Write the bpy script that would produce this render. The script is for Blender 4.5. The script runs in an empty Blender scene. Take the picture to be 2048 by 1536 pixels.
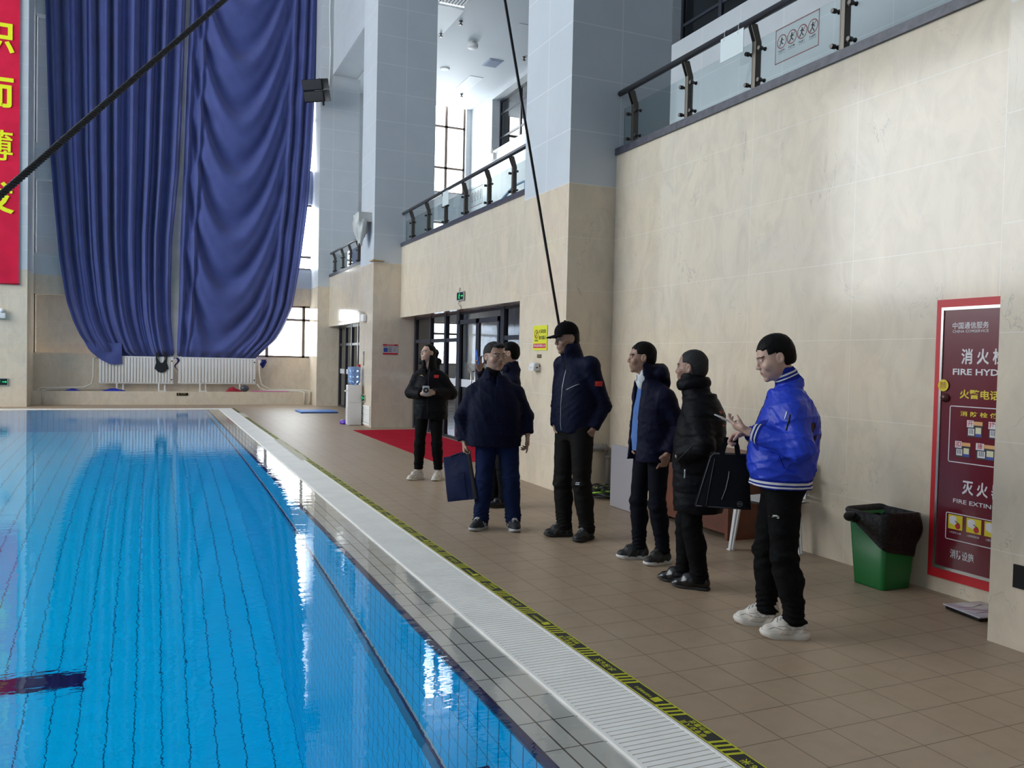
import bpy, bmesh, math, random
import numpy as np
from mathutils import Vector, Matrix
from mathutils.bvhtree import BVHTree

random.seed(7)
rng = np.random.default_rng(7)
S = bpy.context.scene
COL = S.collection
PI = math.pi

# ---------------------------------------------------------------- camera, sky, daylight, exposure
cam_d = bpy.data.cameras.new('camera')
cam_d.sensor_width = 36.0
cam_d.lens = 1650.36 / 2048 * 36.0
cam_d.clip_start = 0.05
cam_d.clip_end = 300
cam = bpy.data.objects.new('camera', cam_d)
COL.objects.link(cam)
_y, _p, _r = 4.11577345e-01, 2.83383391e-02, 2.23983076e-02
_f = Vector((math.sin(_y) * math.cos(_p), math.cos(_y) * math.cos(_p), -math.sin(_p)))
_right = Vector((math.cos(_y), -math.sin(_y), 0))
_up = _right.cross(_f)
_r2 = _right * math.cos(_r) + _up * math.sin(_r)
_u2 = -_right * math.sin(_r) + _up * math.cos(_r)
_m = Matrix(((_r2.x, _u2.x, -_f.x, 0), (_r2.y, _u2.y, -_f.y, 0), (_r2.z, _u2.z, -_f.z, 1.5), (0, 0, 0, 1)))
cam.matrix_world = _m
S.camera = cam

S.view_settings.view_transform = 'Standard'
S.view_settings.look = 'None'
S.view_settings.exposure = -0.12
S.view_settings.gamma = 1.0
S.view_settings.use_curve_mapping = False
S.cycles.use_denoising = True
S.cycles.max_bounces = 10
S.cycles.diffuse_bounces = 5
S.cycles.glossy_bounces = 5
S.cycles.transmission_bounces = 8
S.cycles.transparent_max_bounces = 16
S.cycles.sample_clamp_indirect = 8.0
S.cycles.blur_glossy = 0.5

world = bpy.data.worlds.new('overcast_sky')
S.world = world
world.use_nodes = True
_bg = world.node_tree.nodes['Background']
_bg.inputs['Color'].default_value = (0.93, 0.97, 1.0, 1)
_bg.inputs['Strength'].default_value = 13.0


def area(name, loc, rot, sx, sy, power, color):
    l = bpy.data.lights.new(name, 'AREA')
    l.shape = 'RECTANGLE'
    l.size, l.size_y = sx, sy
    l.energy = power
    l.color = color
    o = bpy.data.objects.new(name, l)
    o.location = loc
    o.rotation_euler = rot
    COL.objects.link(o)
    return o


# daylight through the tall glazing of the west side of the hall
area('west_glazing_daylight', (-14.8, 15.5, 8.0), (0, -PI / 2, 0), 8.0, 19.0, 3700, (0.96, 0.985, 1.0))
area('south_fill_added', (-8.0, -5.8, 9.0), (-PI / 2, 0, 0), 12.0, 6.0, 60, (0.97, 0.98, 1.0))  # weak fill lamp added behind the camera, no glazing known there
# openings of the far window wall, where the sky lights the hall and the balcony
for _x, _z, _w, _h in ((1.9, 2.25, 5.6, 1.6), (1.9, 5.2, 5.6, 2.0), (1.9, 9.0, 5.6, 3.4), (8.6, 8.5, 2.0, 2.9), (8.6, 5.15, 2.0, 1.9), (8.6, 2.0, 2.0, 1.4)):
    _o = area('sky_portal', (_x, 26.7, _z), (-PI / 2, 0, 0), _w, _h, 1, (1, 1, 1))
    _o.data.cycles.is_portal = True

# ---------------------------------------------------------------- material helpers
MATS = {}


class NT:
    def __init__(s, name):
        s.m = bpy.data.materials.new(name)
        s.m.use_nodes = True
        s.t = s.m.node_tree
        s.b = s.t.nodes['Principled BSDF']
        s.out = s.t.nodes['Material Output']
        s._pos = None

    def n(s, kind, **kw):
        x = s.t.nodes.new(kind)
        for k, v in kw.items():
            setattr(x, k, v)
        return x

    def l(s, a, b):
        s.t.links.new(a, b)

    def put(s, sock, v):
        if hasattr(v, 'is_linked') or hasattr(v, 'links'):
            s.l(v, sock)
        else:
            if sock.type == 'RGBA' and not isinstance(v, (int, float)) and len(v) == 3:
                v = (*v, 1)
            sock.default_value = v

    def math(s, op, a, b=0.0, c=None):
        x = s.n('ShaderNodeMath', operation=op)
        s.put(x.inputs[0], a)
        s.put(x.inputs[1], b)
        if c is not None:
            s.put(x.inputs[2], c)
        return x.outputs[0]

    def pos(s):
        if s._pos is None:
            g = s.n('ShaderNodeNewGeometry')
            x = s.n('ShaderNodeSeparateXYZ')
            s.l(g.outputs['Position'], x.inputs[0])
            s._pos = (x.outputs[0], x.outputs[1], x.outputs[2], g.outputs['Position'], g.outputs['Normal'])
        return s._pos

    def mix(s, f, a, b):
        x = s.n('ShaderNodeMix', data_type='RGBA')
        s.put(x.inputs[0], f)
        s.put(x.inputs[6], a)
        s.put(x.inputs[7], b)
        return x.outputs[2]

    def noise(s, vec, scale, detail=4, rough=0.55, dist=0.0):
        x = s.n('ShaderNodeTexNoise')
        if vec is not None:
            s.l(vec, x.inputs['Vector'])
        x.inputs['Scale'].default_value = scale
        x.inputs['Detail'].default_value = detail
        x.inputs['Roughness'].default_value = rough
        x.inputs['Distortion'].default_value = dist
        return x.outputs[0]

    def ramp(s, v, lo, hi):
        x = s.n('ShaderNodeMapRange')
        s.put(x.inputs[0], v)
        x.inputs[1].default_value = lo
        x.inputs[2].default_value = hi
        return x.outputs[0]

    def line(s, v, off, pitch, width):
        """1 on the joints at off + k * pitch"""
        t = s.math('DIVIDE', s.math('SUBTRACT', v, off - pitch / 2), pitch)
        d = s.math('ABSOLUTE', s.math('SUBTRACT', s.math('FRACT', t), 0.5))
        return s.math('LESS_THAN', d, width / pitch / 2)

    def mx(s, a, b):
        return s.math('MAXIMUM', a, b)

    def bump(s, h, strength, dist=0.01):
        x = s.n('ShaderNodeBump')
        x.inputs['Strength'].default_value = strength
        x.inputs['Distance'].default_value = dist
        s.l(h, x.inputs['Height'])
        s.l(x.outputs[0], s.b.inputs['Normal'])

    def scaled(s, sx, sy, sz):
        x = s.n('ShaderNodeVectorMath', operation='MULTIPLY')
        s.l(s.pos()[3], x.inputs[0])
        x.inputs[1].default_value = (sx, sy, sz)
        return x.outputs[0]


def plain(name, color, rough=0.5, metal=0.0, bump=0.0, bscale=60.0, var=0.0, emit=None, estr=1.0, spec=0.5, coat=0.0, sheen=0.0):
    if name in MATS:
        return MATS[name]
    n = NT(name)
    b = n.b
    b.inputs['Base Color'].default_value = (*color, 1)
    b.inputs['Roughness'].default_value = rough
    b.inputs['Metallic'].default_value = metal
    b.inputs['Specular IOR Level'].default_value = spec
    b.inputs['Coat Weight'].default_value = coat
    b.inputs['Sheen Weight'].default_value = sheen
    if var or bump:
        tc = n.n('ShaderNodeTexCoord')
        f = n.noise(tc.outputs['Object'], bscale, 5)
        if var:
            n.l(n.mix(n.ramp(f, 0.3, 0.7), tuple(c * (1 - var) for c in color), tuple(min(1, c * (1 + var)) for c in color)), b.inputs['Base Color'])
        if bump:
            n.bump(f, bump)
    if emit:
        b.inputs['Emission Color'].default_value = (*emit, 1)
        b.inputs['Emission Strength'].default_value = estr
    MATS[name] = n.m
    return n.m


def marble_color(n, z0=0.515, joint=True):
    X, Y, Z, P, Nn = n.pos()
    f1 = n.noise(P, 0.9, 6, 0.6, 0.4)
    f2 = n.noise(n.scaled(1.0, 1.0, 0.55), 4.0, 8, 0.65, 1.2)
    base = n.mix(n.ramp(f1, 0.35, 0.65), (0.72, 0.605, 0.455), (0.665, 0.58, 0.465))
    base = n.mix(n.math('MULTIPLY', n.ramp(f2, 0.42, 0.72), 0.45), base, (0.46, 0.395, 0.315))
    # thin grey veins
    v = n.noise(n.scaled(1.0, 1.0, 0.45), 1.3, 5, 0.6, 1.6)
    vein = n.math('LESS_THAN', n.math('ABSOLUTE', n.math('SUBTRACT', v, 0.5)), 0.0028)
    gate = n.ramp(n.noise(P, 2.2, 2), 0.5, 0.6)
    base = n.mix(n.math('MULTIPLY', n.math('MULTIPLY', vein, gate), 0.38), base, (0.33, 0.30, 0.27))
    if joint:
        jz = n.line(Z, z0, 0.6, 0.004)
        jy = n.line(Y, 4.757, 1.2, 0.004)
        # only where the wall faces sideways do the vertical joints run along Y
        sep = n.n('ShaderNodeSeparateXYZ')
        n.l(Nn, sep.inputs[0])
        ax = n.math('GREATER_THAN', n.math('ABSOLUTE', sep.outputs[0]), 0.5)
        jx = n.line(X, 4.93, 1.2, 0.004)
        jv = n.math('ADD', n.math('MULTIPLY', jy, ax), n.math('MULTIPLY', jx, n.math('SUBTRACT', 1.0, ax)))
        base = n.mix(n.math('MULTIPLY', n.mx(jz, jv), 0.6), base, (0.80, 0.77, 0.70))
    return base


def panel_color(n):
    X, Y, Z, P, Nn = n.pos()
    f1 = n.noise(P, 1.6, 4)
    base = n.mix(n.ramp(f1, 0.3, 0.7), (0.53, 0.56, 0.59), (0.57, 0.60, 0.625))
    jz = n.line(Z, 3.52, 0.6, 0.012)
    sep = n.n('ShaderNodeSeparateXYZ')
    n.l(Nn, sep.inputs[0])
    ax = n.math('GREATER_THAN', n.math('ABSOLUTE', sep.outputs[0]), 0.5)
    jy = n.line(Y, 8.935, 1.15, 0.012)
    jx = n.line(X, 4.93, 1.2, 0.012)
    jv = n.math('ADD', n.math('MULTIPLY', jy, ax), n.math('MULTIPLY', jx, n.math('SUBTRACT', 1.0, ax)))
    return n.mix(n.math('MULTIPLY', n.mx(jz, jv), 0.7), base, (0.74, 0.75, 0.76))


def m_wall(name, split=None, marble=True, gray=False):
    """beige marble below the split height, grey-blue aluminium panels above it"""
    if name in MATS:
        return MATS[name]
    n = NT(name)
    Z = n.pos()[2]
    if split is None and not gray:
        c = marble_color(n)
        n.b.inputs['Roughness'].default_value = 0.13
    elif gray:
        c = panel_color(n)
        n.b.inputs['Roughness'].default_value = 0.38
    else:
        k = n.math('GREATER_THAN', Z, split)
        c = n.mix(k, marble_color(n), panel_color(n))
        n.put(n.b.inputs['Roughness'], n.math('ADD', 0.13, n.math('MULTIPLY', k, 0.25)))
    n.l(c, n.b.inputs['Base Color'])
    w = n.noise(n.pos()[3], 1.1, 3, 0.5)
    n.bump(w, 0.06, 0.02)
    MATS[name] = n.m
    return n.m


def m_floor():
    n = NT('deck_tile')
    X, Y, Z, P, Nn = n.pos()
    f = n.noise(P, 0.8, 5, 0.6)
    f2 = n.noise(P, 9.0, 4, 0.6)
    base = n.mix(n.ramp(f, 0.3, 0.7), (0.345, 0.25, 0.165), (0.39, 0.292, 0.203))
    base = n.mix(n.math('MULTIPLY', n.ramp(f2, 0.45, 0.8), 0.35), base, (0.26, 0.19, 0.128))
    # raised diagonal ribs of the non-slip tile
    t = n.math('MULTIPLY', n.math('ADD', X, n.math('MULTIPLY', Y, 0.55)), 2 * PI / 0.0125)
    rib = n.math('SINE', t)
    base = n.mix(n.math('MULTIPLY', n.ramp(rib, -0.2, 1.0), 0.22), base, (0.19, 0.135, 0.105))
    jx = n.line(X, 2.345, 0.2475, 0.005)
    jy = n.line(Y, 3.322, 0.2525, 0.005)
    base = n.mix(n.math('MULTIPLY', n.mx(jx, jy), 0.8), base, (0.10, 0.06, 0.04))
    n.l(base, n.b.inputs['Base Color'])
    n.b.inputs['Roughness'].default_value = 0.42
    n.b.inputs['Specular IOR Level'].default_value = 0.45
    n.bump(n.math('ADD', n.math('MULTIPLY', rib, 0.3), f2), 0.12, 0.004)
    MATS['deck_tile'] = n.m
    return n.m


def m_pool():
    n = NT('pool_tile')
    X, Y, Z, P, Nn = n.pos()
    sep = n.n('ShaderNodeSeparateXYZ')
    n.l(Nn, sep.inputs[0])
    up = n.math('GREATER_THAN', n.math('ABSOLUTE', sep.outputs[2]), 0.5)
    ax = n.math('GREATER_THAN', n.math('ABSOLUTE', sep.outputs[0]), 0.5)
    f = n.noise(P, 0.7, 3)
    base = n.mix(n.ramp(f, 0.3, 0.7), (0.0, 0.60, 0.93), (0.0, 0.635, 0.95))
    jx = n.line(X, 1.37, 0.25, 0.011)
    jyf = n.line(Y, 3.32, 0.25, 0.008)
    jyw = n.line(Y, 3.32, 0.125, 0.008)
    jz = n.line(Z, -0.06, 0.25, 0.007)
    fl_ = n.mx(jx, n.math('MULTIPLY', jyf, 0.25))
    wl_ = n.mx(n.math('ADD', n.math('MULTIPLY', jyw, ax), n.math('MULTIPLY', n.line(X, 1.37, 0.125, 0.008), n.math('SUBTRACT', 1.0, ax))), jz)
    j = n.math('ADD', n.math('MULTIPLY', fl_, up), n.math('MULTIPLY', wl_, n.math('SUBTRACT', 1.0, up)))
    base = n.mix(n.math('MULTIPLY', j, 0.85), base, (0.0, 0.035, 0.13))
    n.l(base, n.b.inputs['Base Color'])
    n.b.inputs['Roughness'].default_value = 0.25
    n.b.inputs['Specular IOR Level'].default_value = 0.0
    MATS['pool_tile'] = n.m
    return n.m


def m_water():
    n = NT('pool_water_surface')
    X, Y, Z, P, Nn = n.pos()
    n.b.inputs['Base Color'].default_value = (0.90, 0.97, 1.0, 1)
    n.b.inputs['Roughness'].default_value = 0.0
    n.b.inputs['IOR'].default_value = 1.33
    n.b.inputs['Transmission Weight'].default_value = 1.0
    f = n.noise(n.scaled(3.0, 8.0, 1.0), 1.0, 3, 0.5, 0.3)
    g = n.noise(n.scaled(14.0, 30.0, 1.0), 1.0, 2, 0.5, 0.2)
    h = n.math('ADD', f, n.math('MULTIPLY', g, 0.16))
    n.bump(h, 0.20, 0.007)
    MATS['water'] = n.m
    return n.m


def m_glass(name, tint, refl=1.0, rough=0.0):
    """thin architectural glass: see-through with a fresnel mirror"""
    if name in MATS:
        return MATS[name]
    n = NT(name)
    n.t.nodes.remove(n.b)
    tr = n.n('ShaderNodeBsdfTransparent')
    tr.inputs[0].default_value = (*tint, 1)
    gl = n.n('ShaderNodeBsdfGlossy')
    gl.inputs['Roughness'].default_value = rough
    g = n.n('ShaderNodeNewGeometry')
    dt = n.n('ShaderNodeVectorMath', operation='DOT_PRODUCT')
    n.l(g.outputs['Incoming'], dt.inputs[0])
    n.l(g.outputs['Normal'], dt.inputs[1])
    c = n.math('SUBTRACT', 1.0, n.math('ABSOLUTE', dt.outputs['Value']))
    fr = n.math('ADD', 0.04, n.math('MULTIPLY', n.math('POWER', c, 5.0), 0.9))
    mx = n.n('ShaderNodeMixShader')
    n.put(mx.inputs[0], n.math('MINIMUM', n.math('MULTIPLY', fr, refl), 1.0))
    n.l(tr.outputs[0], mx.inputs[1])
    n.l(gl.outputs[0], mx.inputs[2])
    n.l(mx.outputs[0], n.out.inputs[0])
    MATS[name] = n.m
    return n.m


def m_coping():
    n = NT('coping_tile')
    X, Y, Z, P, Nn = n.pos()
    f = n.noise(P, 3.0, 5)
    base = n.mix(n.ramp(f, 0.3, 0.7), (0.64, 0.60, 0.55), (0.71, 0.67, 0.62))
    j = n.mx(n.mx(n.line(X, 1.483, 50.0, 0.008), n.line(X, 1.565, 50.0, 0.008)), n.line(Y, 3.32, 0.25, 0.006))
    far = n.math('GREATER_THAN', Y, 23.5)
    jf = n.mx(n.mx(n.line(Y, 23.6, 50.0, 0.01), n.line(Y, 23.7, 50.0, 0.01)), n.line(X, 1.37, 0.25, 0.008))
    j = n.math('ADD', n.math('MULTIPLY', j, n.math('SUBTRACT', 1.0, far)), n.math('MULTIPLY', jf, far))
    base = n.mix(n.math('MULTIPLY', j, 0.9), base, (0.07, 0.055, 0.045))
    n.l(base, n.b.inputs['Base Color'])
    n.b.inputs['Roughness'].default_value = 0.06
    MATS['coping'] = n.m
    return n.m


def m_fabric(name, color, rough=0.75, sheen=0.3, wr=0.3, scale=14.0, dist=0.01, spec=0.08):
    if name in MATS:
        return MATS[name]
    n = NT(name)
    tc = n.n('ShaderNodeTexCoord')
    f = n.noise(tc.outputs['Object'], scale, 6, 0.55, 0.6)
    g = n.noise(tc.outputs['Object'], 2.5, 3)
    n.l(n.mix(n.ramp(g, 0.3, 0.7), tuple(c * 0.9 for c in color), tuple(c * 1.1 for c in color)), n.b.inputs['Base Color'])
    n.b.inputs['Roughness'].default_value = rough
    n.b.inputs['Sheen Weight'].default_value = sheen
    n.b.inputs['Sheen Roughness'].default_value = 0.5
    n.b.inputs['Specular IOR Level'].default_value = spec
    n.bump(f, wr, dist)
    MATS[name] = n.m
    return n.m


def m_skin(name, color):
    if name in MATS:
        return MATS[name]
    n = NT(name)
    tc = n.n('ShaderNodeTexCoord')
    f = n.noise(tc.outputs['Object'], 18.0, 4)
    n.l(n.mix(n.ramp(f, 0.3, 0.7), tuple(c * 0.92 for c in color), tuple(c * 1.08 for c in color)), n.b.inputs['Base Color'])
    n.b.inputs['Roughness'].default_value = 0.45
    n.b.inputs['Subsurface Weight'].default_value = 0.08
    n.b.inputs['Subsurface Radius'].default_value = (0.012, 0.005, 0.003)
    n.bump(n.noise(tc.outputs['Object'], 220.0, 2), 0.08, 0.001)
    MATS[name] = n.m
    return n.m


# ---------------------------------------------------------------- mesh helpers
class MB:
    def __init__(s):
        s.v, s.f, s.mi, s.sm = [], [], [], []

    def add(s, verts, faces, mi=0, smooth=False):
        b = len(s.v)
        s.v.extend([tuple(map(float, p)) for p in verts])
        for f in faces:
            s.f.append(tuple(i + b for i in f))
            s.mi.append(mi)
            s.sm.append(smooth)
        return s

    def box(s, lo, hi, mi=0):
        x0, y0, z0 = lo
        x1, y1, z1 = hi
        return s.add([(x0, y0, z0), (x1, y0, z0), (x1, y1, z0), (x0, y1, z0), (x0, y0, z1), (x1, y0, z1), (x1, y1, z1), (x0, y1, z1)],
                     [(0, 3, 2, 1), (4, 5, 6, 7), (0, 1, 5, 4), (1, 2, 6, 5), (2, 3, 7, 6), (3, 0, 4, 7)], mi)

    def obox(s, c, size, rot=None, mi=0, bev=0.0):
        """box about its centre, turned by a 3x3 matrix, with chamfered edges"""
        hx, hy, hz = size[0] / 2, size[1] / 2, size[2] / 2
        R_ = rot if rot is not None else Matrix.Identity(3)
        c = Vector(c)
        if bev <= 0:
            vs = [Vector((a * hx, b_ * hy, d * hz)) for d in (-1, 1) for b_ in (-1, 1) for a in (-1, 1)]
            fs = [(0, 2, 3, 1), (4, 5, 7, 6), (0, 1, 5, 4), (1, 3, 7, 5), (3, 2, 6, 7), (2, 0, 4, 6)]
            return s.add([c + R_ @ v for v in vs], fs, mi)
        bm = bmesh.new()
        bmesh.ops.create_cube(bm, size=1.0)
        for v in bm.verts:
            v.co = Vector((v.co.x * size[0], v.co.y * size[1], v.co.z * size[2]))
        bmesh.ops.bevel(bm, geom=bm.edges[:], offset=bev, segments=3, affect='EDGES', profile=0.5)
        bm.verts.index_update()
        s.add([c + R_ @ v.co for v in bm.verts], [[v.index for v in f.verts] for f in bm.faces], mi, True)
        bm.free()
        return s

    def tube(s, pts, r, n=8, mi=0, caps=True, closed=False):
        pts = [Vector(p) for p in pts]
        rr = r if isinstance(r, (list, tuple)) else [r] * len(pts)
        b = len(s.v)
        N = len(pts)
        nrm = None
        for i, p in enumerate(pts):
            if closed:
                t = (pts[(i + 1) % N] - pts[i - 1]).normalized()
            else:
                t = (pts[min(i + 1, N - 1)] - pts[max(i - 1, 0)]).normalized()
            if nrm is None:
                a = Vector((0, 0, 1)) if abs(t.z) < 0.9 else Vector((1, 0, 0))
                nrm = (a - t * a.dot(t)).normalized()
            else:
                nrm = (nrm - t * nrm.dot(t)).normalized()
            bn = t.cross(nrm)
            for k in range(n):
                a = 2 * PI * k / n
                s.v.append(tuple(p + (nrm * math.cos(a) + bn * math.sin(a)) * rr[i]))
        M = N if closed else N - 1
        for i in range(M):
            for k in range(n):
                a0, a1 = b + i * n + k, b + i * n + (k + 1) % n
                j = (i + 1) % N
                s.f.append((a0, a1, b + j * n + (k + 1) % n, b + j * n + k))
                s.mi.append(mi)
                s.sm.append(True)
        if caps and not closed:
            s.f.append(tuple(b + k for k in range(n))[::-1])
            s.f.append(tuple(b + (N - 1) * n + k for k in range(n)))
            s.mi += [mi, mi]
            s.sm += [False, False]
        return s

    def lathe(s, prof, c=(0, 0, 0), n=24, mi=0, axis='z'):
        """profile of (radius, height) turned about an axis through c"""
        b = len(s.v)
        for r, h in prof:
            for k in range(n):
                a = 2 * PI * k / n
                if axis == 'z':
                    p = (c[0] + r * math.cos(a), c[1] + r * math.sin(a), c[2] + h)
                elif axis == 'x':
                    p = (c[0] + h, c[1] + r * math.cos(a), c[2] + r * math.sin(a))
                else:
                    p = (c[0] + r * math.sin(a), c[1] + h, c[2] + r * math.cos(a))
                s.v.append(p)
        for i in range(len(prof) - 1):
            for k in range(n):
                s.f.append((b + i * n + k, b + i * n + (k + 1) % n, b + (i + 1) * n + (k + 1) % n, b + (i + 1) * n + k))
                s.mi.append(mi)
                s.sm.append(True)
        if prof[0][0] > 1e-6:
            s.f.append(tuple(b + k for k in range(n))[::-1]); s.mi.append(mi); s.sm.append(False)
        if prof[-1][0] > 1e-6:
            s.f.append(tuple(b + (len(prof) - 1) * n + k for k in range(n))); s.mi.append(mi); s.sm.append(False)
        return s

    def grid(s, P, mi=0, smooth=True, flip=False):
        """P: array (nu, nv, 3)"""
        nu, nv = len(P), len(P[0])
        vs = [P[i][j] for i in range(nu) for j in range(nv)]
        fs = []
        for i in range(nu - 1):
            for j in range(nv - 1):
                q = (i * nv + j, (i + 1) * nv + j, (i + 1) * nv + j + 1, i * nv + j + 1)
                fs.append(q[::-1] if flip else q)
        return s.add(vs, fs, mi, smooth)

    def prism(s, poly, o, u, v, w, mi=0):
        """polygon in the u, v plane at o, extruded along w"""
        o, u, v, w = Vector(o), Vector(u), Vector(v), Vector(w)
        n = len(poly)
        a = [o + u * p[0] + v * p[1] for p in poly]
        b = [p + w for p in a]
        fs = [tuple(range(n)), tuple(range(2 * n - 1, n - 1, -1))]
        fs += [(i, i + n, (i + 1) % n + n, (i + 1) % n) for i in range(n)]
        return s.add(a + b, fs, mi)

    def ball(s, c, r, n=16, m=10, mi=0):
        rx, ry, rz = r if isinstance(r, (tuple, list)) else (r, r, r)
        b = len(s.v)
        vs = [(c[0], c[1], c[2] - rz)]
        for i in range(1, m):
            t = -PI / 2 + PI * i / m
            for k in range(n):
                a = 2 * PI * k / n
                vs.append((c[0] + rx * math.cos(t) * math.cos(a), c[1] + ry * math.cos(t) * math.sin(a), c[2] + rz * math.sin(t)))
        vs.append((c[0], c[1], c[2] + rz))
        fs = [(0, 1 + (k + 1) % n, 1 + k) for k in range(n)]
        for i in range(m - 2):
            for k in range(n):
                a0 = 1 + i * n
                fs.append((a0 + k, a0 + (k + 1) % n, a0 + n + (k + 1) % n, a0 + n + k))
        L = len(vs) - 1
        a0 = 1 + (m - 2) * n
        fs += [(a0 + k, a0 + (k + 1) % n, L) for k in range(n)]
        return s.add(vs, fs, mi, True)

    def build(s, name, mats, parent=None, world=True):
        me = bpy.data.meshes.new(name)
        me.from_pydata(s.v, [], s.f)
        if not isinstance(mats, (list, tuple)):
            mats = [mats]
        for m in mats:
            me.materials.append(m)
        me.polygons.foreach_set('material_index', s.mi)
        me.polygons.foreach_set('use_smooth', s.sm)
        me.update()
        return link(name, me, parent, world)


def link(name, me, parent=None, world=True):
    o = bpy.data.objects.new(name, me)
    COL.objects.link(o)
    if parent is not None:
        o.parent = parent
        if world and parent.parent is None and parent.data is None:
            # parts of a thing are written in world coordinates; sub-parts share their part's
            o.matrix_parent_inverse = Matrix.LocRotScale(parent.location, parent.rotation_euler, parent.scale).inverted()
    return o


def tag(o, label=None, cat=None, group=None, kind=None):
    if label: o['label'] = label
    if cat: o['category'] = cat
    if group: o['group'] = group
    if kind: o['kind'] = kind
    return o


def thing(name, label, cat, loc=(0, 0, 0), group=None, rz=0.0):
    o = bpy.data.objects.new(name, None)
    o.empty_display_size = 0.1
    o.location = loc
    o.rotation_euler = (0, 0, rz)
    COL.objects.link(o)
    return tag(o, label, cat, group)


def struct(name, mb, mats):
    return tag(mb.build(name, mats), kind='structure')


def copy_tree(o, dv, label=None):
    """a thing with copies of its parts and their sub-parts, moved by dv"""
    r = o.copy()
    COL.objects.link(r)
    r.location = Vector(o.location) + Vector(dv)
    if label: r['label'] = label

    def rec(src, dst):
        for ch in list(src.children):
            c = ch.copy()
            COL.objects.link(c)
            c.parent = dst
            rec(ch, c)
    rec(o, r)
    return r


def text_mesh(s, size=1.0, bold=0.0, align='CENTER', spacing=1.0):
    """vertices (x, y) and faces of a string"""
    c = bpy.data.curves.new('lettering', 'FONT')
    c.body = s
    c.size = size
    c.offset = bold
    c.align_x = align
    c.align_y = 'CENTER'
    c.space_character = spacing
    c.resolution_u = 2
    o = bpy.data.objects.new('lettering', c)
    COL.objects.link(o)
    bpy.context.view_layer.update()
    me = bpy.data.meshes.new_from_object(o.evaluated_get(bpy.context.evaluated_depsgraph_get()))
    vs = [(v.co.x, v.co.y) for v in me.vertices]
    fs = [tuple(p.vertices) for p in me.polygons]
    bpy.data.objects.remove(o)
    bpy.data.curves.remove(c)
    bpy.data.meshes.remove(me)
    return vs, fs


def put_text(mb, s, o, u, v, size, bold=0.0, mi=0, align='CENTER', spacing=1.0, sx=1.0):
    o, u, v = Vector(o), Vector(u).normalized(), Vector(v).normalized()
    vs, fs = text_mesh(s, size, bold, align, spacing)
    return mb.add([o + u * (p[0] * sx) + v * p[1] for p in vs], fs, mi)


def ring(mb, o, u, v, r0, r1, n=28, mi=0):
    o, u, v = Vector(o), Vector(u), Vector(v)
    vs = []
    for k in range(n):
        a = 2 * PI * k / n
        d = u * math.cos(a) + v * math.sin(a)
        vs += [o + d * r0, o + d * r1]
    fs = [(2 * k, 2 * k + 1, (2 * k + 3) % (2 * n), (2 * k + 2) % (2 * n)) for k in range(n)]
    return mb.add(vs, fs, mi)


def disc(mb, o, u, v, r, n=24, mi=0):
    o, u, v = Vector(o), Vector(u), Vector(v)
    return mb.add([o + (u * math.cos(2 * PI * k / n) + v * math.sin(2 * PI * k / n)) * r for k in range(n)], [tuple(range(n))], mi)


def rect(mb, o, u, v, x0, y0, x1, y1, mi=0):
    o, u, v = Vector(o), Vector(u), Vector(v)
    return mb.add([o + u * x0 + v * y0, o + u * x1 + v * y0, o + u * x1 + v * y1, o + u * x0 + v * y1], [(0, 1, 2, 3)], mi)


def seg(mb, o, u, v, a, b, w, mi=0):
    """a flat stroke from a to b of width w in the u, v plane"""
    d = Vector((b[0] - a[0], b[1] - a[1]))
    L = d.length
    t = Vector((-d.y, d.x)) / L * w / 2
    o, u, v = Vector(o), Vector(u), Vector(v)
    ps = [(a[0] + t.x, a[1] + t.y), (a[0] - t.x, a[1] - t.y), (b[0] - t.x, b[1] - t.y), (b[0] + t.x, b[1] + t.y)]
    return mb.add([o + u * p[0] + v * p[1] for p in ps], [(0, 1, 2, 3)], mi)

# ---------------------------------------------------------------- the room
XW, XP = 4.89, 4.285            # recessed wall bays, pillar fronts
YN = 26.35                      # window wall at the far end
M_BEIGE = m_wall('beige_marble')
M_PIL = m_wall('marble_and_panel_pillar', split=3.52)
M_PILF = m_wall('marble_and_panel_far', split=3.60)
M_GRAY = m_wall('grey_panel', gray=True)
M_FLOOR = m_floor()
M_POOL = m_pool()
M_WATER = m_water()
M_COP = m_coping()
M_CEIL = plain('ceiling_paint', (0.62, 0.66, 0.70), 0.6)
M_WHITE = plain('white_paint', (0.74, 0.74, 0.73), 0.55)
M_DKFRAME = plain('dark_window_frame', (0.022, 0.026, 0.038), 0.38)
M_BROWNFR = plain('brown_window_frame', (0.16, 0.115, 0.09), 0.4)
M_BLACK = plain('black_plastic', (0.006, 0.006, 0.007), 0.4, spec=0.25)
M_NAVYT = plain('navy_tile', (0.014, 0.006, 0.075), 0.12)
M_STEEL = plain('brushed_steel', (0.50, 0.49, 0.47), 0.28, metal=1.0)
M_DKSTEEL = plain('dark_steel', (0.12, 0.11, 0.10), 0.35, metal=0.9)
M_GLASS = m_glass('clear_glass', (0.97, 0.985, 0.985))
M_RAILGLASS = m_glass('railing_glass', (0.875, 0.915, 0.915), 1.0)
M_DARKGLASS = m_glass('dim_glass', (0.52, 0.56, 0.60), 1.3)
M_STONE = plain('dark_coping_stone', (0.055, 0.055, 0.075), 0.35, var=0.4, bscale=14.0)
M_MARFLOOR = plain('pale_lobby_floor', (0.50, 0.49, 0.47), 0.15, var=0.15, bscale=2.0)
M_DARKROOM = plain('dim_room_paint', (0.10, 0.105, 0.12), 0.7)

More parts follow.
